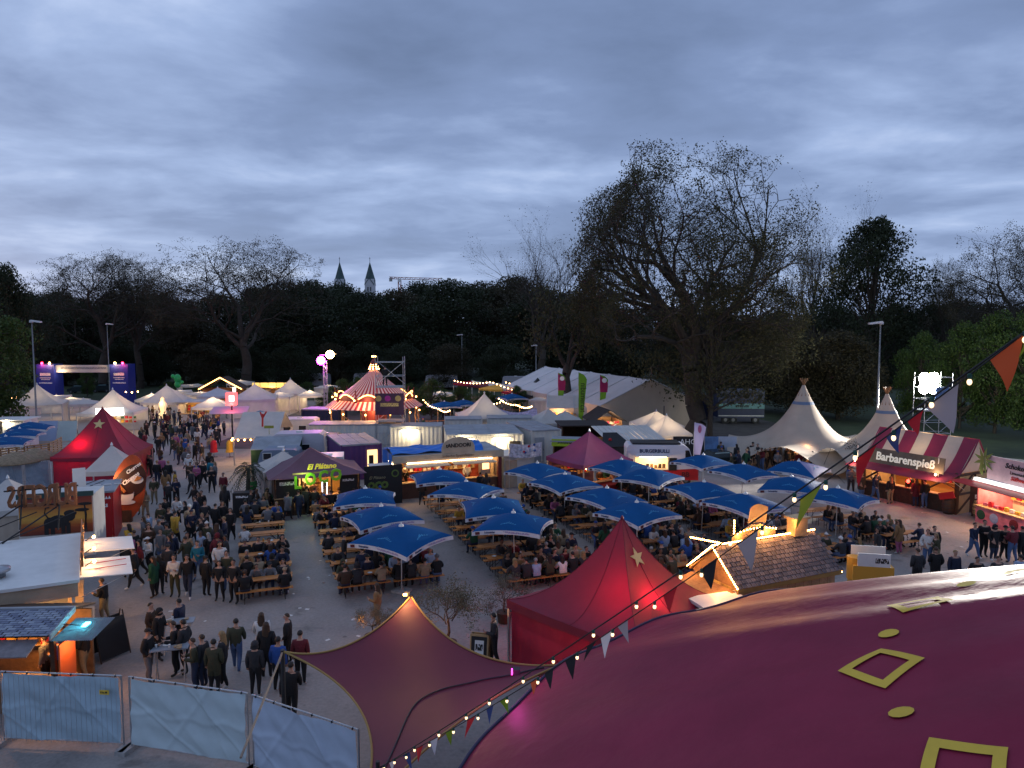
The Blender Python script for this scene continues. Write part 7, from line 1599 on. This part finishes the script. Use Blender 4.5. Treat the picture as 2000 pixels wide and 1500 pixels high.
MB()._add([(.80, .06, 1.02), (1.2, .12, 1.38), (2.35, .12, 1.40), (2.7, .06, 1.05)], [(0, 3, 2, 1)]).build('side_window', M('pale_glass', (.2, .32, .33), .1, spec=.8), car)
for x in (.65, 2.55):
    for y in (.06, 1.64): MB().lathe([(.31, -.09), (.31, .09)], 16).build('wheel', RUBBER, car).matrix_local = Matrix.Translation((x, y, .31)) @ Matrix.Rotation(math.pi/2, 4, 'X')
# ------------------------------------------------------------------ tipi tents
def tipi(px, py, Y, Rr, label, phase, tint=None):
    q = AT(px, py, Y); H = q.z; t = thing('tipi_tent', label, 'tent', (q.x, Y, 0), phase, 'giant tipi tents'); N_ = 10
    def skin(a, v):
        s = 1-v; w_ = abs(math.cos(a*N_/4))**1.5; r = .10+Rr*(.50*s+.50*s**3.2)*(1-.13*w_*s**3); hem = .35+1.75*w_
        return Vector((r*math.cos(a), r*math.sin(a), hem*s**4*1.0 + (H-.25)*(1-s**.92)))
    for k in range(N_):
        a0, a1 = 2*math.pi*k/N_, 2*math.pi*(k+1)/N_; MB().grid(lambda u, v: skin(a0+(a1-a0)*u, v*.90), 8, 18).build('canvas_panel', CREAM, t, True)
        MB().grid(lambda u, v: skin(a0+(a1-a0)*u, .90+.095*v)*1.0, 8, 4).build('cap_panel', CREAM, t, True); MB().tube([skin(a0, .88), (.0, 0, H-.35), Vector((-.3*math.cos(a0), -.3*math.sin(a0), H+.25))], .035, 4).build('pole_tip', WOOD, t)
        MB().tube([skin(a0, 0), skin(a0, 0)*1.22*Vector((1, 1, 0)) if False else Vector((skin(a0, 0).x*1.2, skin(a0, 0).y*1.2, 0))], .02, 4).build('guy_rope', DARKMET, t)
    _sb = [skin(0, .78), skin(0, .815)]; MB().lathe([(math.hypot(_sb[0].x, _sb[0].y)+.03, _sb[0].z), (math.hypot(_sb[1].x, _sb[1].y)+.03, _sb[1].z)], 24, cap=False).build('blue_band', M('band_blue', (.10, .15, .24), .7), t); return t
t1 = tipi(1570, 745, 59, 6.6, 'giant cream tipi tent beside the display banners', .3); t2 = tipi(1733, 762, 55, 5.6, 'giant cream tipi tent lit greenish by the floodlight', .9); lamp(t1, (-2.0, -3.0, 1.8), 30, (1, .5, .2)); lamp(t2, (-1.5, -3, 1.8), 40, (1, .55, .3))
for px, py in ((1553, 905), (1665, 928)):
    g = G(px, py); shb = thing('potted_shrub', ('bare potted shrub standing before the first tipi' if px == 1553 else 'small potted shrub beside the striped stall'), 'shrub', (g.x, g.y, 0)); q0 = tree_proto(px, [(-.4, 0, 1, .8, .6), (.4, .1, 1, .8, .6), (0, -.3, 1.1, .9, .6)], .6, 2, 2, 500, .10, .12, LEAFD, trunk_r=.04)
    link('trunk', q0[0], shb, (0, 0, .4)); link('crown', q0[1], shb, (0, 0, .4)); MB().lathe([(.22, 0), (.28, .45), (.25, .45)], 12).build('pot', DWOOD, shb)
# ------------------------------------------------------------------ striped barbarian stall
s0 = Vector((26.6, 42.2, 0)); s1 = Vector((23.7, 47.6, 0)); dd = s0-s1; brz = math.atan2(-dd.y, -dd.x)+math.pi
bs = stall('spit_roast_stall', 'half-timbered stall under a maroon and cream striped roof', s1, math.atan2(dd.y, dd.x)); w, dp = dd.length, 3.4; STY = M('ochre_stucco', (.42, .30, .15), .8, noise=(2, .25))
ST = [M('stripe_maroon', (.21, .020, .055), .7, noise=(1, .12), bump=(1.5, .3), transl=.1), M('stripe_cream', (.52, .44, .34), .7, noise=(1, .12), bump=(1.5, .3), transl=.1)]
n = 7
for i in range(n):
    x0, x1 = -.2+(w+.4)*i/n, -.2+(w+.4)*(i+1)/n
    MB().grid(lambda u, v: Vector((x0+(x1-x0)*u, -.15+(dp/2+.15)*v, 2.45+2.0*v-.22*math.sin(math.pi*v)-.05*math.sin(math.pi*u))), 4, 8).build('roof_stripe', ST[i % 2], bs, True); MB().grid(lambda u, v: Vector((x0+(x1-x0)*u, dp+.15-(dp/2+.15)*v, 2.45+2.0*v-.22*math.sin(math.pi*v))), 4, 8).build('roof_stripe', ST[i % 2], bs, True)
for x in (-.1, w+.1): MB()._add([(x, 0, 2.5), (x, dp, 2.5), (x, dp/2, 4.4)], [(0, 1, 2)]).build('gable_cloth', ST[1], bs)
kiosk(bs, w, dp, 2.45, STY, None, counter=1.0, countermat=DWOOD, planks=.25, inner=M('amber_inner', (.40, .20, .06), .7))
for x in (.04, w*.33, w*.66, w-.04): MB().box((x, -.06, 1.25), (.14, .14, 2.5)).build('timber_post', DWOOD, bs)
for x in (w+.03,):
    for (y0, z0, y1, z1) in ((0, .1, 0, 2.4), (dp, .1, dp, 2.4), (0, 1.2, dp, 1.2), (0, 2.35, dp, 2.35), (0, 1.2, dp*.45, 2.35), (0, .1, dp*.5, 1.2), (dp*.5, .1, dp*.5, 2.35)): MB().tube([(x, y0, z0), (x, y1, z1)], .075, 4).build('timber_beam', DWOOD, bs)
for x0 in (0, w*.66): MB().tube([(x0+.1, -.1, 1.1), (x0+w*.30, -.1, 2.3)], .06, 4).build('timber_brace', DWOOD, bs)
MB().grid(lambda u, v: Vector((-.3+(w+.5)*u, -1.7+1.6*v, 2.12+.34*v-.05*math.sin(math.pi*u))), 12, 4).build('awning', M('awning_maroon', (.20, .018, .05), .7, noise=(1, .12), transl=.15), bs, True)
for x in (-.2, w+.1): MB().tube([(x, -1.65, 2.1), (x, -.05, 2.3)], .03).tube([(x, -1.6, 2.1), (x, -.05, 1.5)], .025).build('awning_arm', DWOOD, bs)
sb_ = MB().box((w*.56, -1.0, 2.95), (w*.80, .05, .95), m=Matrix.Rotation(R(-10), 3, 'X')).build('sign_banner', M('sign_brown', (.13, .10, .07), .7, noise=(2, .3)), bs)
LG = M('sign_letter_white', (.72, .66, .55), .6, emit=.25, ecol=(1, .9, .7)); text('Barbarenspieß', .72, LG, bs, (w*.56, -1.06, 2.93), tilt=R(-10), bold=.016, ext=.02, sx=.92)  # letters glow faintly in place of light falling on the sign
for x in (.15, w*.9): MB().tube([(x, -.98, 2.3), (x, -.98, 3.4)], .03).build('sign_post', WPAINT, bs); MB().ball((x, -1.25, 2.42), .07).build('sign_lamp', BULB, bs); lamp(bs, (x, -1.45, 2.55), 14, (1, .62, .35), size=.08)
lamp(bs, (w*.3, 1.2, 2.2), 40, (1, .5, .2)); lamp(bs, (w*.75, .6, 2.1), 34, (1, .3, .12)); lamp(bs, (w*.5, dp/2, 2.9), 60, (1, .75, .45)); shelf_goods(bs, w*.8, dp-.3, 1.2, 2, ('tan', 'brown', 'yellow', 'red'), 12, .4)
for x, z in ((w*.55, 2.0), (w*.55, 1.55)): MB().ball((x, -.5, z), .12).build('red_lantern', M('red_lantern', (1, .05, .04), .4, emit=9, ecol=(1, .05, .03)), bs)
lamp(bs, (w*.55, -.8, 1.8), 9, (1, .08, .05), size=.1); MB().box((w*.95, -.55, 1.15), (.9, .1, .4), m=Matrix.Rotation(R(-18), 3, 'Y')).build('red_sign_arrow', REDP, bs)
for (px, py, lab) in ((1852, 1003, 'dark wooden barrel at the counter of the striped stall'), (1912, 1010, 'pale wooden barrel between striped stall and drinks stall')):
    g = G(px, py); br = stall('barrel', lab, (g.x, g.y, 0), 0, 'barrel'); MB().lathe([(.26, 0), (.34, .25), (.36, .5), (.34, .75), (.26, 1.0)], 14).build('staves', DWOOD if px < 1900 else PALEWOOD, br, True)
    for z, r_ in ((.15, .318), (.4, .36), (.62, .362), (.85, .318)): MB().lathe([(r_, z-.02), (r_+.008, z), (r_, z+.02)], 14, cap=False).build('hoop', DARKMET, br)
# ------------------------------------------------------------------ pink drinks stall
a0, a1 = G(1906, 1018), G(2040, 1062); dd = a1-a0
ps = stall('drinks_stall', 'pink drinks stall with palm leaves and chocolate fruit sign, brightly lit', a0, math.atan2(dd.y, dd.x)); w, dp = dd.length+.6, 2.4; PK = M('pink_panel', (.55, .16, .20), .6, noise=(1.4, .5))
kiosk(ps, w, dp, 2.35, PK, WPAINT, counter=.95, countermat=PK, inner=M('bright_inner', (.7, .5, .35), .6)); MB().box((w/2, -.12, 2.5), (w+.1, .22, .16)).build('lit_gutter', M('lit_gutter', (1, .95, .9), .4, emit=2.2, ecol=(1, .93, .85)), ps); flap(ps, -.8, w*.9, -.2, 2.36, 1.0, .05, REDP)
MB().box((w*.55, .25, 3.25), (w*.95, .06, 1.35)).build('sign_board', M('pale_pink', (.58, .40, .42), .6, noise=(1.2, .3)), ps); text('Schokofrüchte', .40, PRINTBK, ps, (w*.55, .20, 3.55), shear=.2, bold=.01); text('Limonade', .26, PRINTBK, ps, (w*.48, .20, 3.2), shear=.2); text('Süßwaren', .32, REDP, ps, (w*.52, .20, 2.9), shear=.2, bold=.008)
PLF = M('sign_palm', (.16, .22, .05), .6)
for k in range(9):
    a = k*.7; c0 = Vector((.2, .18, 3.6)); d0 = Vector((math.cos(a), 0, math.sin(a))); nrm = Vector((-d0.z, 0, d0.x)); MB()._add([c0, c0+d0*.35+nrm*.1+Vector((0, -.04, 0)), c0+d0*.8, c0+d0*.35-nrm*.1+Vector((0, -.04, 0))], [(0, 1, 2, 3)]).build('palm_leaf', PLF, ps)
for k in range(7):
    c0 = Vector((.15, .15, 2.7+.15*k)); MB()._add([c0, c0+Vector((.1, -.05, .22)), c0+Vector((-.15, -.04, .4)), c0+Vector((-.2, -.02, .15))], [(0, 1, 2, 3)]).build('palm_leaf', PLF, ps)
shelf_goods(ps, w*.85, .25, 1.02, 1, ('red', 'pink', 'yellow', 'white'), 12, .2); shelf_goods(ps, w*.85, dp-.3, 1.3, 2, ('red', 'yellow', 'pink', 'white'), 12, .2)
for x in (.6, 2.0, 3.4): lamp(ps, (x, .9, 2.2), 55, (1, .62, .35)); MB().box((x, -.5, 2.26), (.14, .12, .1)).build('spot_housing', BLACK, ps); lamp(ps, (x, -.75, 2.2), 12, (1, .6, .35), size=.08)
for x in (.4, 1.3, 2.6): MB().ball((x, -.07, .5), (.30, .03, .28), 12, 6).build('painted_fruit', cm({.4: 'green', 1.3: 'light blue', 2.6: 'wine red'}[x]), ps)
ppos = AT(1938, 1000, 41); pb = stall('poster_board', 'dark poster board with white letters between barrel and drinks stall', (ppos.x-.3, 41.6, 0), R(-35), 'signboard'); MB().box((0, 0, 1.15), (1.1, .05, 1.9)).build('board', M('poster_dark', (.05, .02, .02), .6, noise=(2, .5)), pb); printed(pb, (.1, -.03, 1.2), .8, .25, 'white'); MB().box((0, .2, .1), (.9, .4, .2)).build('foot', DWOOD, pb)
# ------------------------------------------------------------------ floodlight tower
fl = AT(1812, 748, 62); ft = stall('floodlight_tower', 'steel scaffold tower with a glaring white floodlight', (fl.x+1.0, 62, 0), R(6), 'floodlight'); sw = 2.5
for x in (-sw/2, sw/2):
    for y in (0, 1.5): MB().tube([(x, y, 0), (x, y, fl.z+.9)], .035, 6).build('standard', STEEL, ft)
for z in (1, 2, 3, 4, 5, 6, 6.9):
    for a, b in (((-sw/2, 0), (sw/2, 0)), ((-sw/2, 1.5), (sw/2, 1.5)), ((-sw/2, 0), (-sw/2, 1.5)), ((sw/2, 0), (sw/2, 1.5))): MB().tube([(*a, z), (*b, z)], .026, 5).build('ledger', STEEL, ft)
for z in (1, 3): MB().tube([(-sw/2, -.03, z), (sw/2, -.03, z+2)], .024, 5).tube([(sw/2, -.03, z), (-sw/2, -.03, z+2)], .024, 5).build('brace', STEEL, ft)
MB().box((0, .75, 4.05), (sw-.1, 1.4, .05)).build('platform', GREYROOF, ft)
lx, lz = fl.x-ft.location.x, fl.z; ad = Vector((-22, -42, -6)).normalized()
for fx in (-.42, .42):  # bank of four is added; oversized overlapping discs imitate the floodlight's bloom
    for fz2 in (-.42, .42):
        MB().lathe([(.34, 0), (.40, .04), (.40, .3), (.25, .42)], 18).build('lamp_housing', DARKMET, ft).matrix_local = Matrix.Translation((lx+fx, -.02, lz+fz2)) @ Matrix.Rotation(-math.pi/2, 4, 'X')
        MB().lathe([(.50, 0), (.50, .03+.004*(fx > 0)+.008*(fz2 > 0))], 18).build('lamp_face', M('flood_glow', (1, 1, .95), .4, emit=260, ecol=(1, .97, .90)), ft).matrix_local = Matrix.Translation((lx+fx, -.03, lz+fz2)) @ Matrix.Rotation(math.pi/2, 4, 'X')
MB().ball((lx+.15, -.05, lz+.75), .16).build('amber_spot', M('amber_spot', (1, .6, .2)), ft); MB().box((.35, -.3, 4.6), (.9, .1, .6)).build('red_banner', REDP, ft); MB().box((.2, -.12, 5.4), (1.2, .05, 1.4)).build('blue_tarp', M('dull_blue', (.03, .07, .18), .7), ft)
for nm_, aim, en, ang_ in (('a', Vector((-30, -38, -5.5)), 60000, 100), ('b', Vector((8, 20, -.5)), 3200, 150)):
    l_ = lamp(ft, (lx, -.35 if nm_ == 'a' else 1.2, lz), en, (1, .93, .84) if nm_ == 'a' else (.9, 1, .75), 'SPOT', .35, spot=ang_, blend=.7); l_.rotation_euler = aim.to_track_quat('-Z', 'Y').to_euler()
# ------------------------------------------------------------------ festoon lights
fz_ = lambda px, py, Y: AT(px, py, Y)
bulb_string('festoon_lights', 'warm bulb string sagging over the coloured umbrella tents', [fz_(885, 742, 110), fz_(960, 745, 105), fz_(1050, 768, 98)], 12, .35, r=.08)
bulb_string('festoon_lights', 'warm bulb string running from the umbrella tents to the ivy trunk', [fz_(985, 745, 108), fz_(1050, 752, 100), fz_(1100, 765, 92), fz_(1132, 765, 88)], 9, .3, r=.08)
bulb_string('festoon_lights', 'warm bulb string beside the tall white pagoda and blue parasols', [fz_(825, 778, 84), fz_(855, 796, 80), fz_(880, 800, 79)], 7, .3, r=.07)
bulb_string('festoon_lights', 'warm bulb string above the lilac patterned awning', [fz_(972, 776, 80), fz_(1010, 790, 77), fz_(1040, 792, 76)], 8, .25, r=.07)
bulb_string('festoon_lights', 'warm bulb string hanging behind the carousel post', [fz_(870, 785, 90), fz_(945, 783, 86), fz_(985, 780, 84)], 7, .4, r=.07)
bulb_string('festoon_lights', 'short warm bulb string over the far left white pagoda'.replace('left ', ''), [fz_(8, 774, 86), fz_(45, 773, 86)], 4, .15, r=.10)
bulb_string('festoon_lights', 'short warm bulb string beside the blue gateway tower', [fz_(240, 763, 100), fz_(275, 762, 98)], 3, .2, r=.10)
for px, py, Y in ((855, 800, 80), (880, 805, 79), (1015, 792, 77)): 
    q = AT(px, py, Y); po = stall('festoon_post', 'wooden post carrying festoon bulbs near the blue parasols', (q.x, Y, 0), 0, 'post', 'festoon posts'); MB().lathe([(.07, 0), (.06, q.z+.2)], 8).build('post', PALEWOOD, po); MB().box((0, 0, .05), (.5, .5, .1)).build('foot', CEMENT, po)
for px, top, Y, lab in ((842, 742, 88, 'small leafy tree beside the carousel under festoon bulbs'), (898, 756, 92, 'small leafy tree behind the tall white pagoda'), (668, 742, 92, 'leafy tree hidden behind the carousel roof'), (700, 738, 96, 'rounded leafy tree behind the scaffold tower'), (1010, 762, 96, 'small leafy tree between the coloured umbrella tents'), (800, 750, 96, 'low leafy tree between carousel and far trailer')):
    p = AT(px, top, Y); k = max(3.5, p.z)/12; plant(BUSHY, 'garden_tree', lab, 'tree', (p.x, Y, 0), px*.1, (k*1.05, k*1.05, k))
for i, (px, Y) in enumerate(((820, 100), (865, 104), (905, 106), (700, 104), (640, 98), (760, 102), (950, 100), (560, 112), (600, 118), (480, 126), (400, 122), (330, 118))):
    plant(BUSHY, 'garden_hedge', 'low dark hedge bush in the yard behind the stalls', 'bush', (AT(px, 760, Y).x, Y, -.2), i, (.42, .34, .22), 'hedge bushes in the yard')
for i, (px, py) in enumerate(((850, 835), (880, 828), (915, 822), (860, 815), (930, 812), (960, 810), (1000, 812))):
    g = G(px, py); put(T0, g.x, g.y, .2+i, 'orange beer table under the festoon lights behind the containers', 'table', 'beer tables')
# glowing cube sign, timber chalet, star tree lights, green balloon figure
p = AT(452, 775, 74); cs_ = stall('cube_sign', 'glowing red and white cube sign above a stall', (p.x, 74, 0), .2, 'sign'); MB().box((0, 0, 3.9), (1.0, 1.0, 1.3)).build('lit_cube', M('red_cube_glow', (1, .1, .1), .4, emit=2.2, ecol=(1, .10, .10)), cs_); MB().box((.1, -.51, 4.0), (.5, .02, .6)).build('white_mark', M('white_glow_mark', (1, .9, .9), .4, emit=3, ecol=(1, .85, .85)), cs_); MB().box((.3, 0, 4.85), (.25, .2, .4)).build('lit_topper', SIGNLIT, cs_); MB().tube([(0, 0, 0), (0, 0, 3.3)], .08).build('post', DARKMET, cs_); lamp(cs_, (0, -.9, 3.4), 25, (1, .15, .15))
MB().slab([(-2, -1.2, 2.5), (1.6, -1.2, 2.5), (1.6, 1.2, 3.0), (-2, 1.2, 3.0)], .04).build('stall_roof', M('lilac_roof', (.34, .30, .42), .6), cs_)
c_ = AT(432, 790, 102); tc_ = stall('timber_chalet', 'timber chalet with orange-lit gable', (c_.x-2.6, 102, 0), R(4)); kiosk(tc_, 5.2, 3, 2.6, WOOD, None, counter=1.0); gable(tc_, 5.2, 3, 2.6, 1.7, DWOOD, axis='y', over=.4)
for s in (-1, 1): MB().tube([(2.6, -.45, 4.28), (2.6+s*3.0, -.45, 2.62)], .07, 5).build('rope_light', ROPE, tc_)
lamp(tc_, (2.6, -.9, 3.2), 60, (1, .5, .16))
bx_ = AT(532, 765, 104); yb = stall('yellow_sign_stall', 'flat stall with a row of glowing yellow sign boards', (bx_.x-3, 104, 0), R(3)); kiosk(yb, 6, 2.5, 2.6, WOOD, WOOD)
for i in range(5): MB().box((.7+i*1.15, -.25, 3.05), (1.05, .08, .7)).build('sign_board', M('yellow_sign_glow', (1, .7, .2), .5, emit=.9, ecol=(1, .62, .15)), yb)
lamp(yb, (3, -.6, 2.3), 60, (1, .6, .25))
gf = AT(347, 752, 98); gg = stall('balloon_figure', 'bright green balloon figure above the far tents', (gf.x, 98, 0), 0, 'balloon'); GB = M('balloon_green', (.02, .34, .08), .3); MB().ball((0, 0, 4.4), (.5, .4, .6), 10, 7).ball((0, 0, 3.6), (.45, .35, .5), 10, 7).ball((-.6, 0, 4.7), (.3, .25, .3), 8, 6).ball((.55, 0, 3.9), (.3, .2, .25), 8, 6).build('balloon', GB, gg, True); MB().tube([(0, 0, 0), (0, 0, 3.3)], .03).build('pole', ALU, gg)
st_ = AT(318, 800, 84); gl = stall('lit_figure', 'glowing cream statue figure standing in the crowd', (st_.x, 84, 0), 0, 'figure'); MB().lathe([(.4, .0), (.45, 1.2), (.25, 1.4), (.35, 1.9), (.42, 2.4), (.2, 2.75), (.22, 3.0), (.05, 3.2)], 12).build('figure_body', M('figure_glow', (1, .8, .5), .5, emit=.6, ecol=(1, .66, .28)), gl, True); lamp(gl, (0, -1, 2.6), 30, (1, .65, .3))
cw_ = AT(372, 800, 86); sq = stall('row_stall', 'low grey-white stall with warm shelves beside the glowing figure', (cw_.x-1.6, 86, 0), R(5)); kiosk(sq, 3.8, 3, 2.3, WHITE2, WHITE2, counter=.9, inner=PALEWOOD); shelf_goods(sq, 3.2, 2.6, 1.1, 2, ('yellow', 'tan', 'red'), 9, .3); lamp(sq, (1.9, 1, 2.1), 60, (1, .6, .25))
tu = thing('teal_umbrella', 'round teal market umbrella behind the clothes tent', 'parasol', (AT(508, 795, 70).x, 70, 0)); MB().lathe([(1.7, 2.5), (.9, 2.85), (.05, 3.15)], 12, cap=False).build('canopy', M('teal_canopy', (.06, .16, .24), .7), tu); MB().tube([(0, 0, 0), (0, 0, 3.1)], .03).build('pole', ALU, tu)
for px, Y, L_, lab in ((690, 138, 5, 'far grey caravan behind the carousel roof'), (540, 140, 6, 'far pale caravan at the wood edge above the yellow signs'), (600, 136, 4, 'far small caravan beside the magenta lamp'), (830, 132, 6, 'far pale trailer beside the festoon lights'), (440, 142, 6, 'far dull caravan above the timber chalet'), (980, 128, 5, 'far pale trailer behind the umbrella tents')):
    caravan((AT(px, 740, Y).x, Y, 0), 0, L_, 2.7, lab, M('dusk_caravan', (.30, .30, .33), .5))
for px, Y, lab in ((130, 124, 'dark parked car under the gateway tree'), (178, 126, 'parked car with pale roof under the gateway'), (215, 125, 'dark car parked beside the gateway tower')):
    c3 = stall('parked_car', lab, (AT(px, 760, Y).x, Y, 0), R(8), 'car')
    for ch0 in [o for o in COL.objects if o.parent == car]:
        c4 = ch0.copy(); COL.objects.link(c4); c4.parent = c3
# printed bar tables, chalkboard, potted olive trees
for px, py, lab in ((335, 1330, 'high bar table crowded with food trays nearest the fence'), (348, 1275, 'high bar table with cups behind the first one')):
    g = G(px, py); bt_ = thing('bar_table', lab, 'table', (g.x, g.y, 0), R(15)); MB().box((0, 0, 1.1), (1.1, .5, .04)).build('table_top', GREYROOF, bt_)
    for x in (-.4, .4): MB().tube([(x, -.18, 0), (x, .18, 1.08)], .02, 4).tube([(x, .18, 0), (x, -.18, 1.08)], .02, 4).build('leg', ALU, bt_)
    for k in range(7):
        o = link(*random.choice([('paper_tray', BOWLM), ('paper_cup', CUPM), ('plate', PLATE)]), None, (g.x+random.uniform(-.42, .42), g.y+random.uniform(-.15, .15), 1.121)); tag(o, {'p': 'food container'}.get(o.name[0], 'x') + ' on the ' + ('bar table nearest the fence' if px == 335 else 'second bar table'), 'tableware', 'tableware on the bar tables')
g = G(938, 1300); cbd = stall('chalkboard', 'wood-framed chalkboard with a white menu sheet beside the red tent', (g.x, g.y, 0), R(-12), 'signboard')
for s in (-1, 1): 
    mm_ = Matrix.Rotation(R(10)*s, 3, 'X'); MB().box((0, s*.17, .55), (.62, .03, 1.1), m=mm_).build('frame', PALEWOOD, cbd); MB().box((0, s*.17-.02*(1 if s < 0 else -1), .56), (.52, .02, .95), m=mm_).build('slate', BLACK, cbd)
o = MB().box((0, 0, 0), (.3, .01, .5), m=Matrix.Rotation(R(-10), 3, 'X')).build('menu_sheet', WPAINT, cbd); o.location = (.02, -.21, .68); printed(cbd, (.02, -.225, .72), .24, .2, 'black').rotation_euler = (R(-10), 0, 0)
for px, py, H, lab, sd_ in ((876, 1275, 2.1, 'potted olive tree glowing amber behind the shade sail', 5), (728, 1262, 1.1, 'small amber-lit shrub behind the shade sail edge', 6), (985, 1215, 1.5, 'dark potted shrub beside the red star tent', 9)):
    g = G(px, py); q0 = tree_proto(sd_*31, [(-.7, .1, .7, .8, .6), (.6, .3, .7, .85, .6), (.1, -.5, .9, .9, .6), (0, .6, .8, .8, .6), (-.3, -.4, 1.0, .85, .5)], .9, 3, 2, 4200, .07, .10, M('olive_leaf', (.12, .10, .06), .7, noise=(4, .3)), trunk_r=.05, wig=.2)
    ot = thing('olive_tree', lab, 'shrub', (g.x, g.y, 0)); k_ = H/2.4; link('trunk', q0[0], ot, (0, 0, .35), None, (k_*1.1, k_*1.1, k_)); link('crown', q0[1], ot, (0, 0, .35), None, (k_*1.1, k_*1.1, k_)); MB().lathe([(.24, 0), (.30, .4), (.27, .4)], 12).build('pot', DWOOD, ot)
    if px != 985: lamp(ot, (-.3, -.55, 1.0), 5, (1, .40, .10), size=.05)
# litter
LIT = MB().box((0, 0, .006), (.16, .1, .01)).mesh('litter', WPAINT)
LIT2 = MB().lathe([(.03, 0), (.04, .09)], 7).mesh('litter', M('dull_cup', (.4, .36, .32), .8))
for k in range(46):
    px, py = random.choice([(random.uniform(300, 720), random.uniform(1150, 1320)), (random.uniform(1650, 1990), random.uniform(1000, 1120)), (random.uniform(560, 680), random.uniform(1010, 1200)), (random.uniform(260, 450), random.uniform(880, 1150))])
    g = G(px, py); o = link('litter', LIT if k % 3 else LIT2, None, (g.x, g.y, 0 if k % 3 else .035), (0 if k % 3 else 1.5, 0, random.uniform(0, 6)), (random.uniform(.5, 1),)*3); tag(o, 'small scrap of paper or cup lying on the asphalt', 'litter', 'paper scraps on the square')
for px, py in ((1878, 1068), (602, 1128), (520, 1235), (1690, 1070), (300, 1160), (690, 1210), (640, 1250), (455, 1120), (1560, 1085), (1850, 1040), (420, 1255), (600, 1190)):
    g = G(px, py); o = link('litter', LIT, None, (g.x, g.y, 0), (0, 0, random.uniform(0, 3))); tag(o, 'scrap of white paper lying on the asphalt square', 'litter', 'paper scraps on the square')
settle(300)
# magenta glow where the sail meets the round tent
mg = thing('stage_spot', 'small magenta spotlight at the hem of the round tent beside the sail', 'lamp', (.1, 15.2, 3.55)); MB().box((0, 0, 0), (.16, .16, .12)).build('housing', DARKMET, mg)
MB().box((-.10, -.03, 0), (.03, .12, .09)).build('lens', M('magenta_lens', (1, .1, .7), .4, emit=4, ecol=(1, .05, .55)), mg); lamp(mg, (-.3, -.3, .1), 6, (1, .06, .55), size=.08)
# wheels get rims, doors get handles, windows get frames
for o in [c for c in COL.objects if c.type == 'MESH' and c.parent]:
    b = o.name.split('.')[0]
    if b == 'wheel':
        r_ = o.dimensions.x/2 if o.dimensions.x > .1 else .3; r_ = max(abs(v.co.x) for v in o.data.vertices); h_ = max(v.co.z for v in o.data.vertices)
        link('rim', MB().lathe([(r_*.42, -h_-.012), (r_*.45, h_+.012)], 12).mesh('rim', M('dull_rim', (.16, .16, .17), .5, .5)), o)
    elif b == 'door':
        co = [v.co for v in o.data.vertices]; x1 = max(c.x for c in co); y0 = min(c.y for c in co); zc = sum(c.z for c in co)/len(co)
        link('handle', MB().box((x1-.09, y0-.03, zc), (.03, .05, .16)).mesh('handle', DARKMET), o)
    elif b == 'window':
        co = [v.co for v in o.data.vertices]; x0, x1 = min(c.x for c in co), max(c.x for c in co); y0 = min(c.y for c in co); z0, z1 = min(c.z for c in co), max(c.z for c in co); k = MB()
        t_ = .04*max(1, (x1-x0)/2)
        for q in (((x0+x1)/2, y0-.012, z0), ((x0+x1)/2, y0-.012, z1)): k.box(q, (x1-x0+t_, .03, t_))
        for q in ((x0, y0-.012, (z0+z1)/2), (x1, y0-.012, (z0+z1)/2)): k.box(q, (t_, .034, z1-z0+.01))
        link('frame', k.mesh('frame', WPAINT), o)
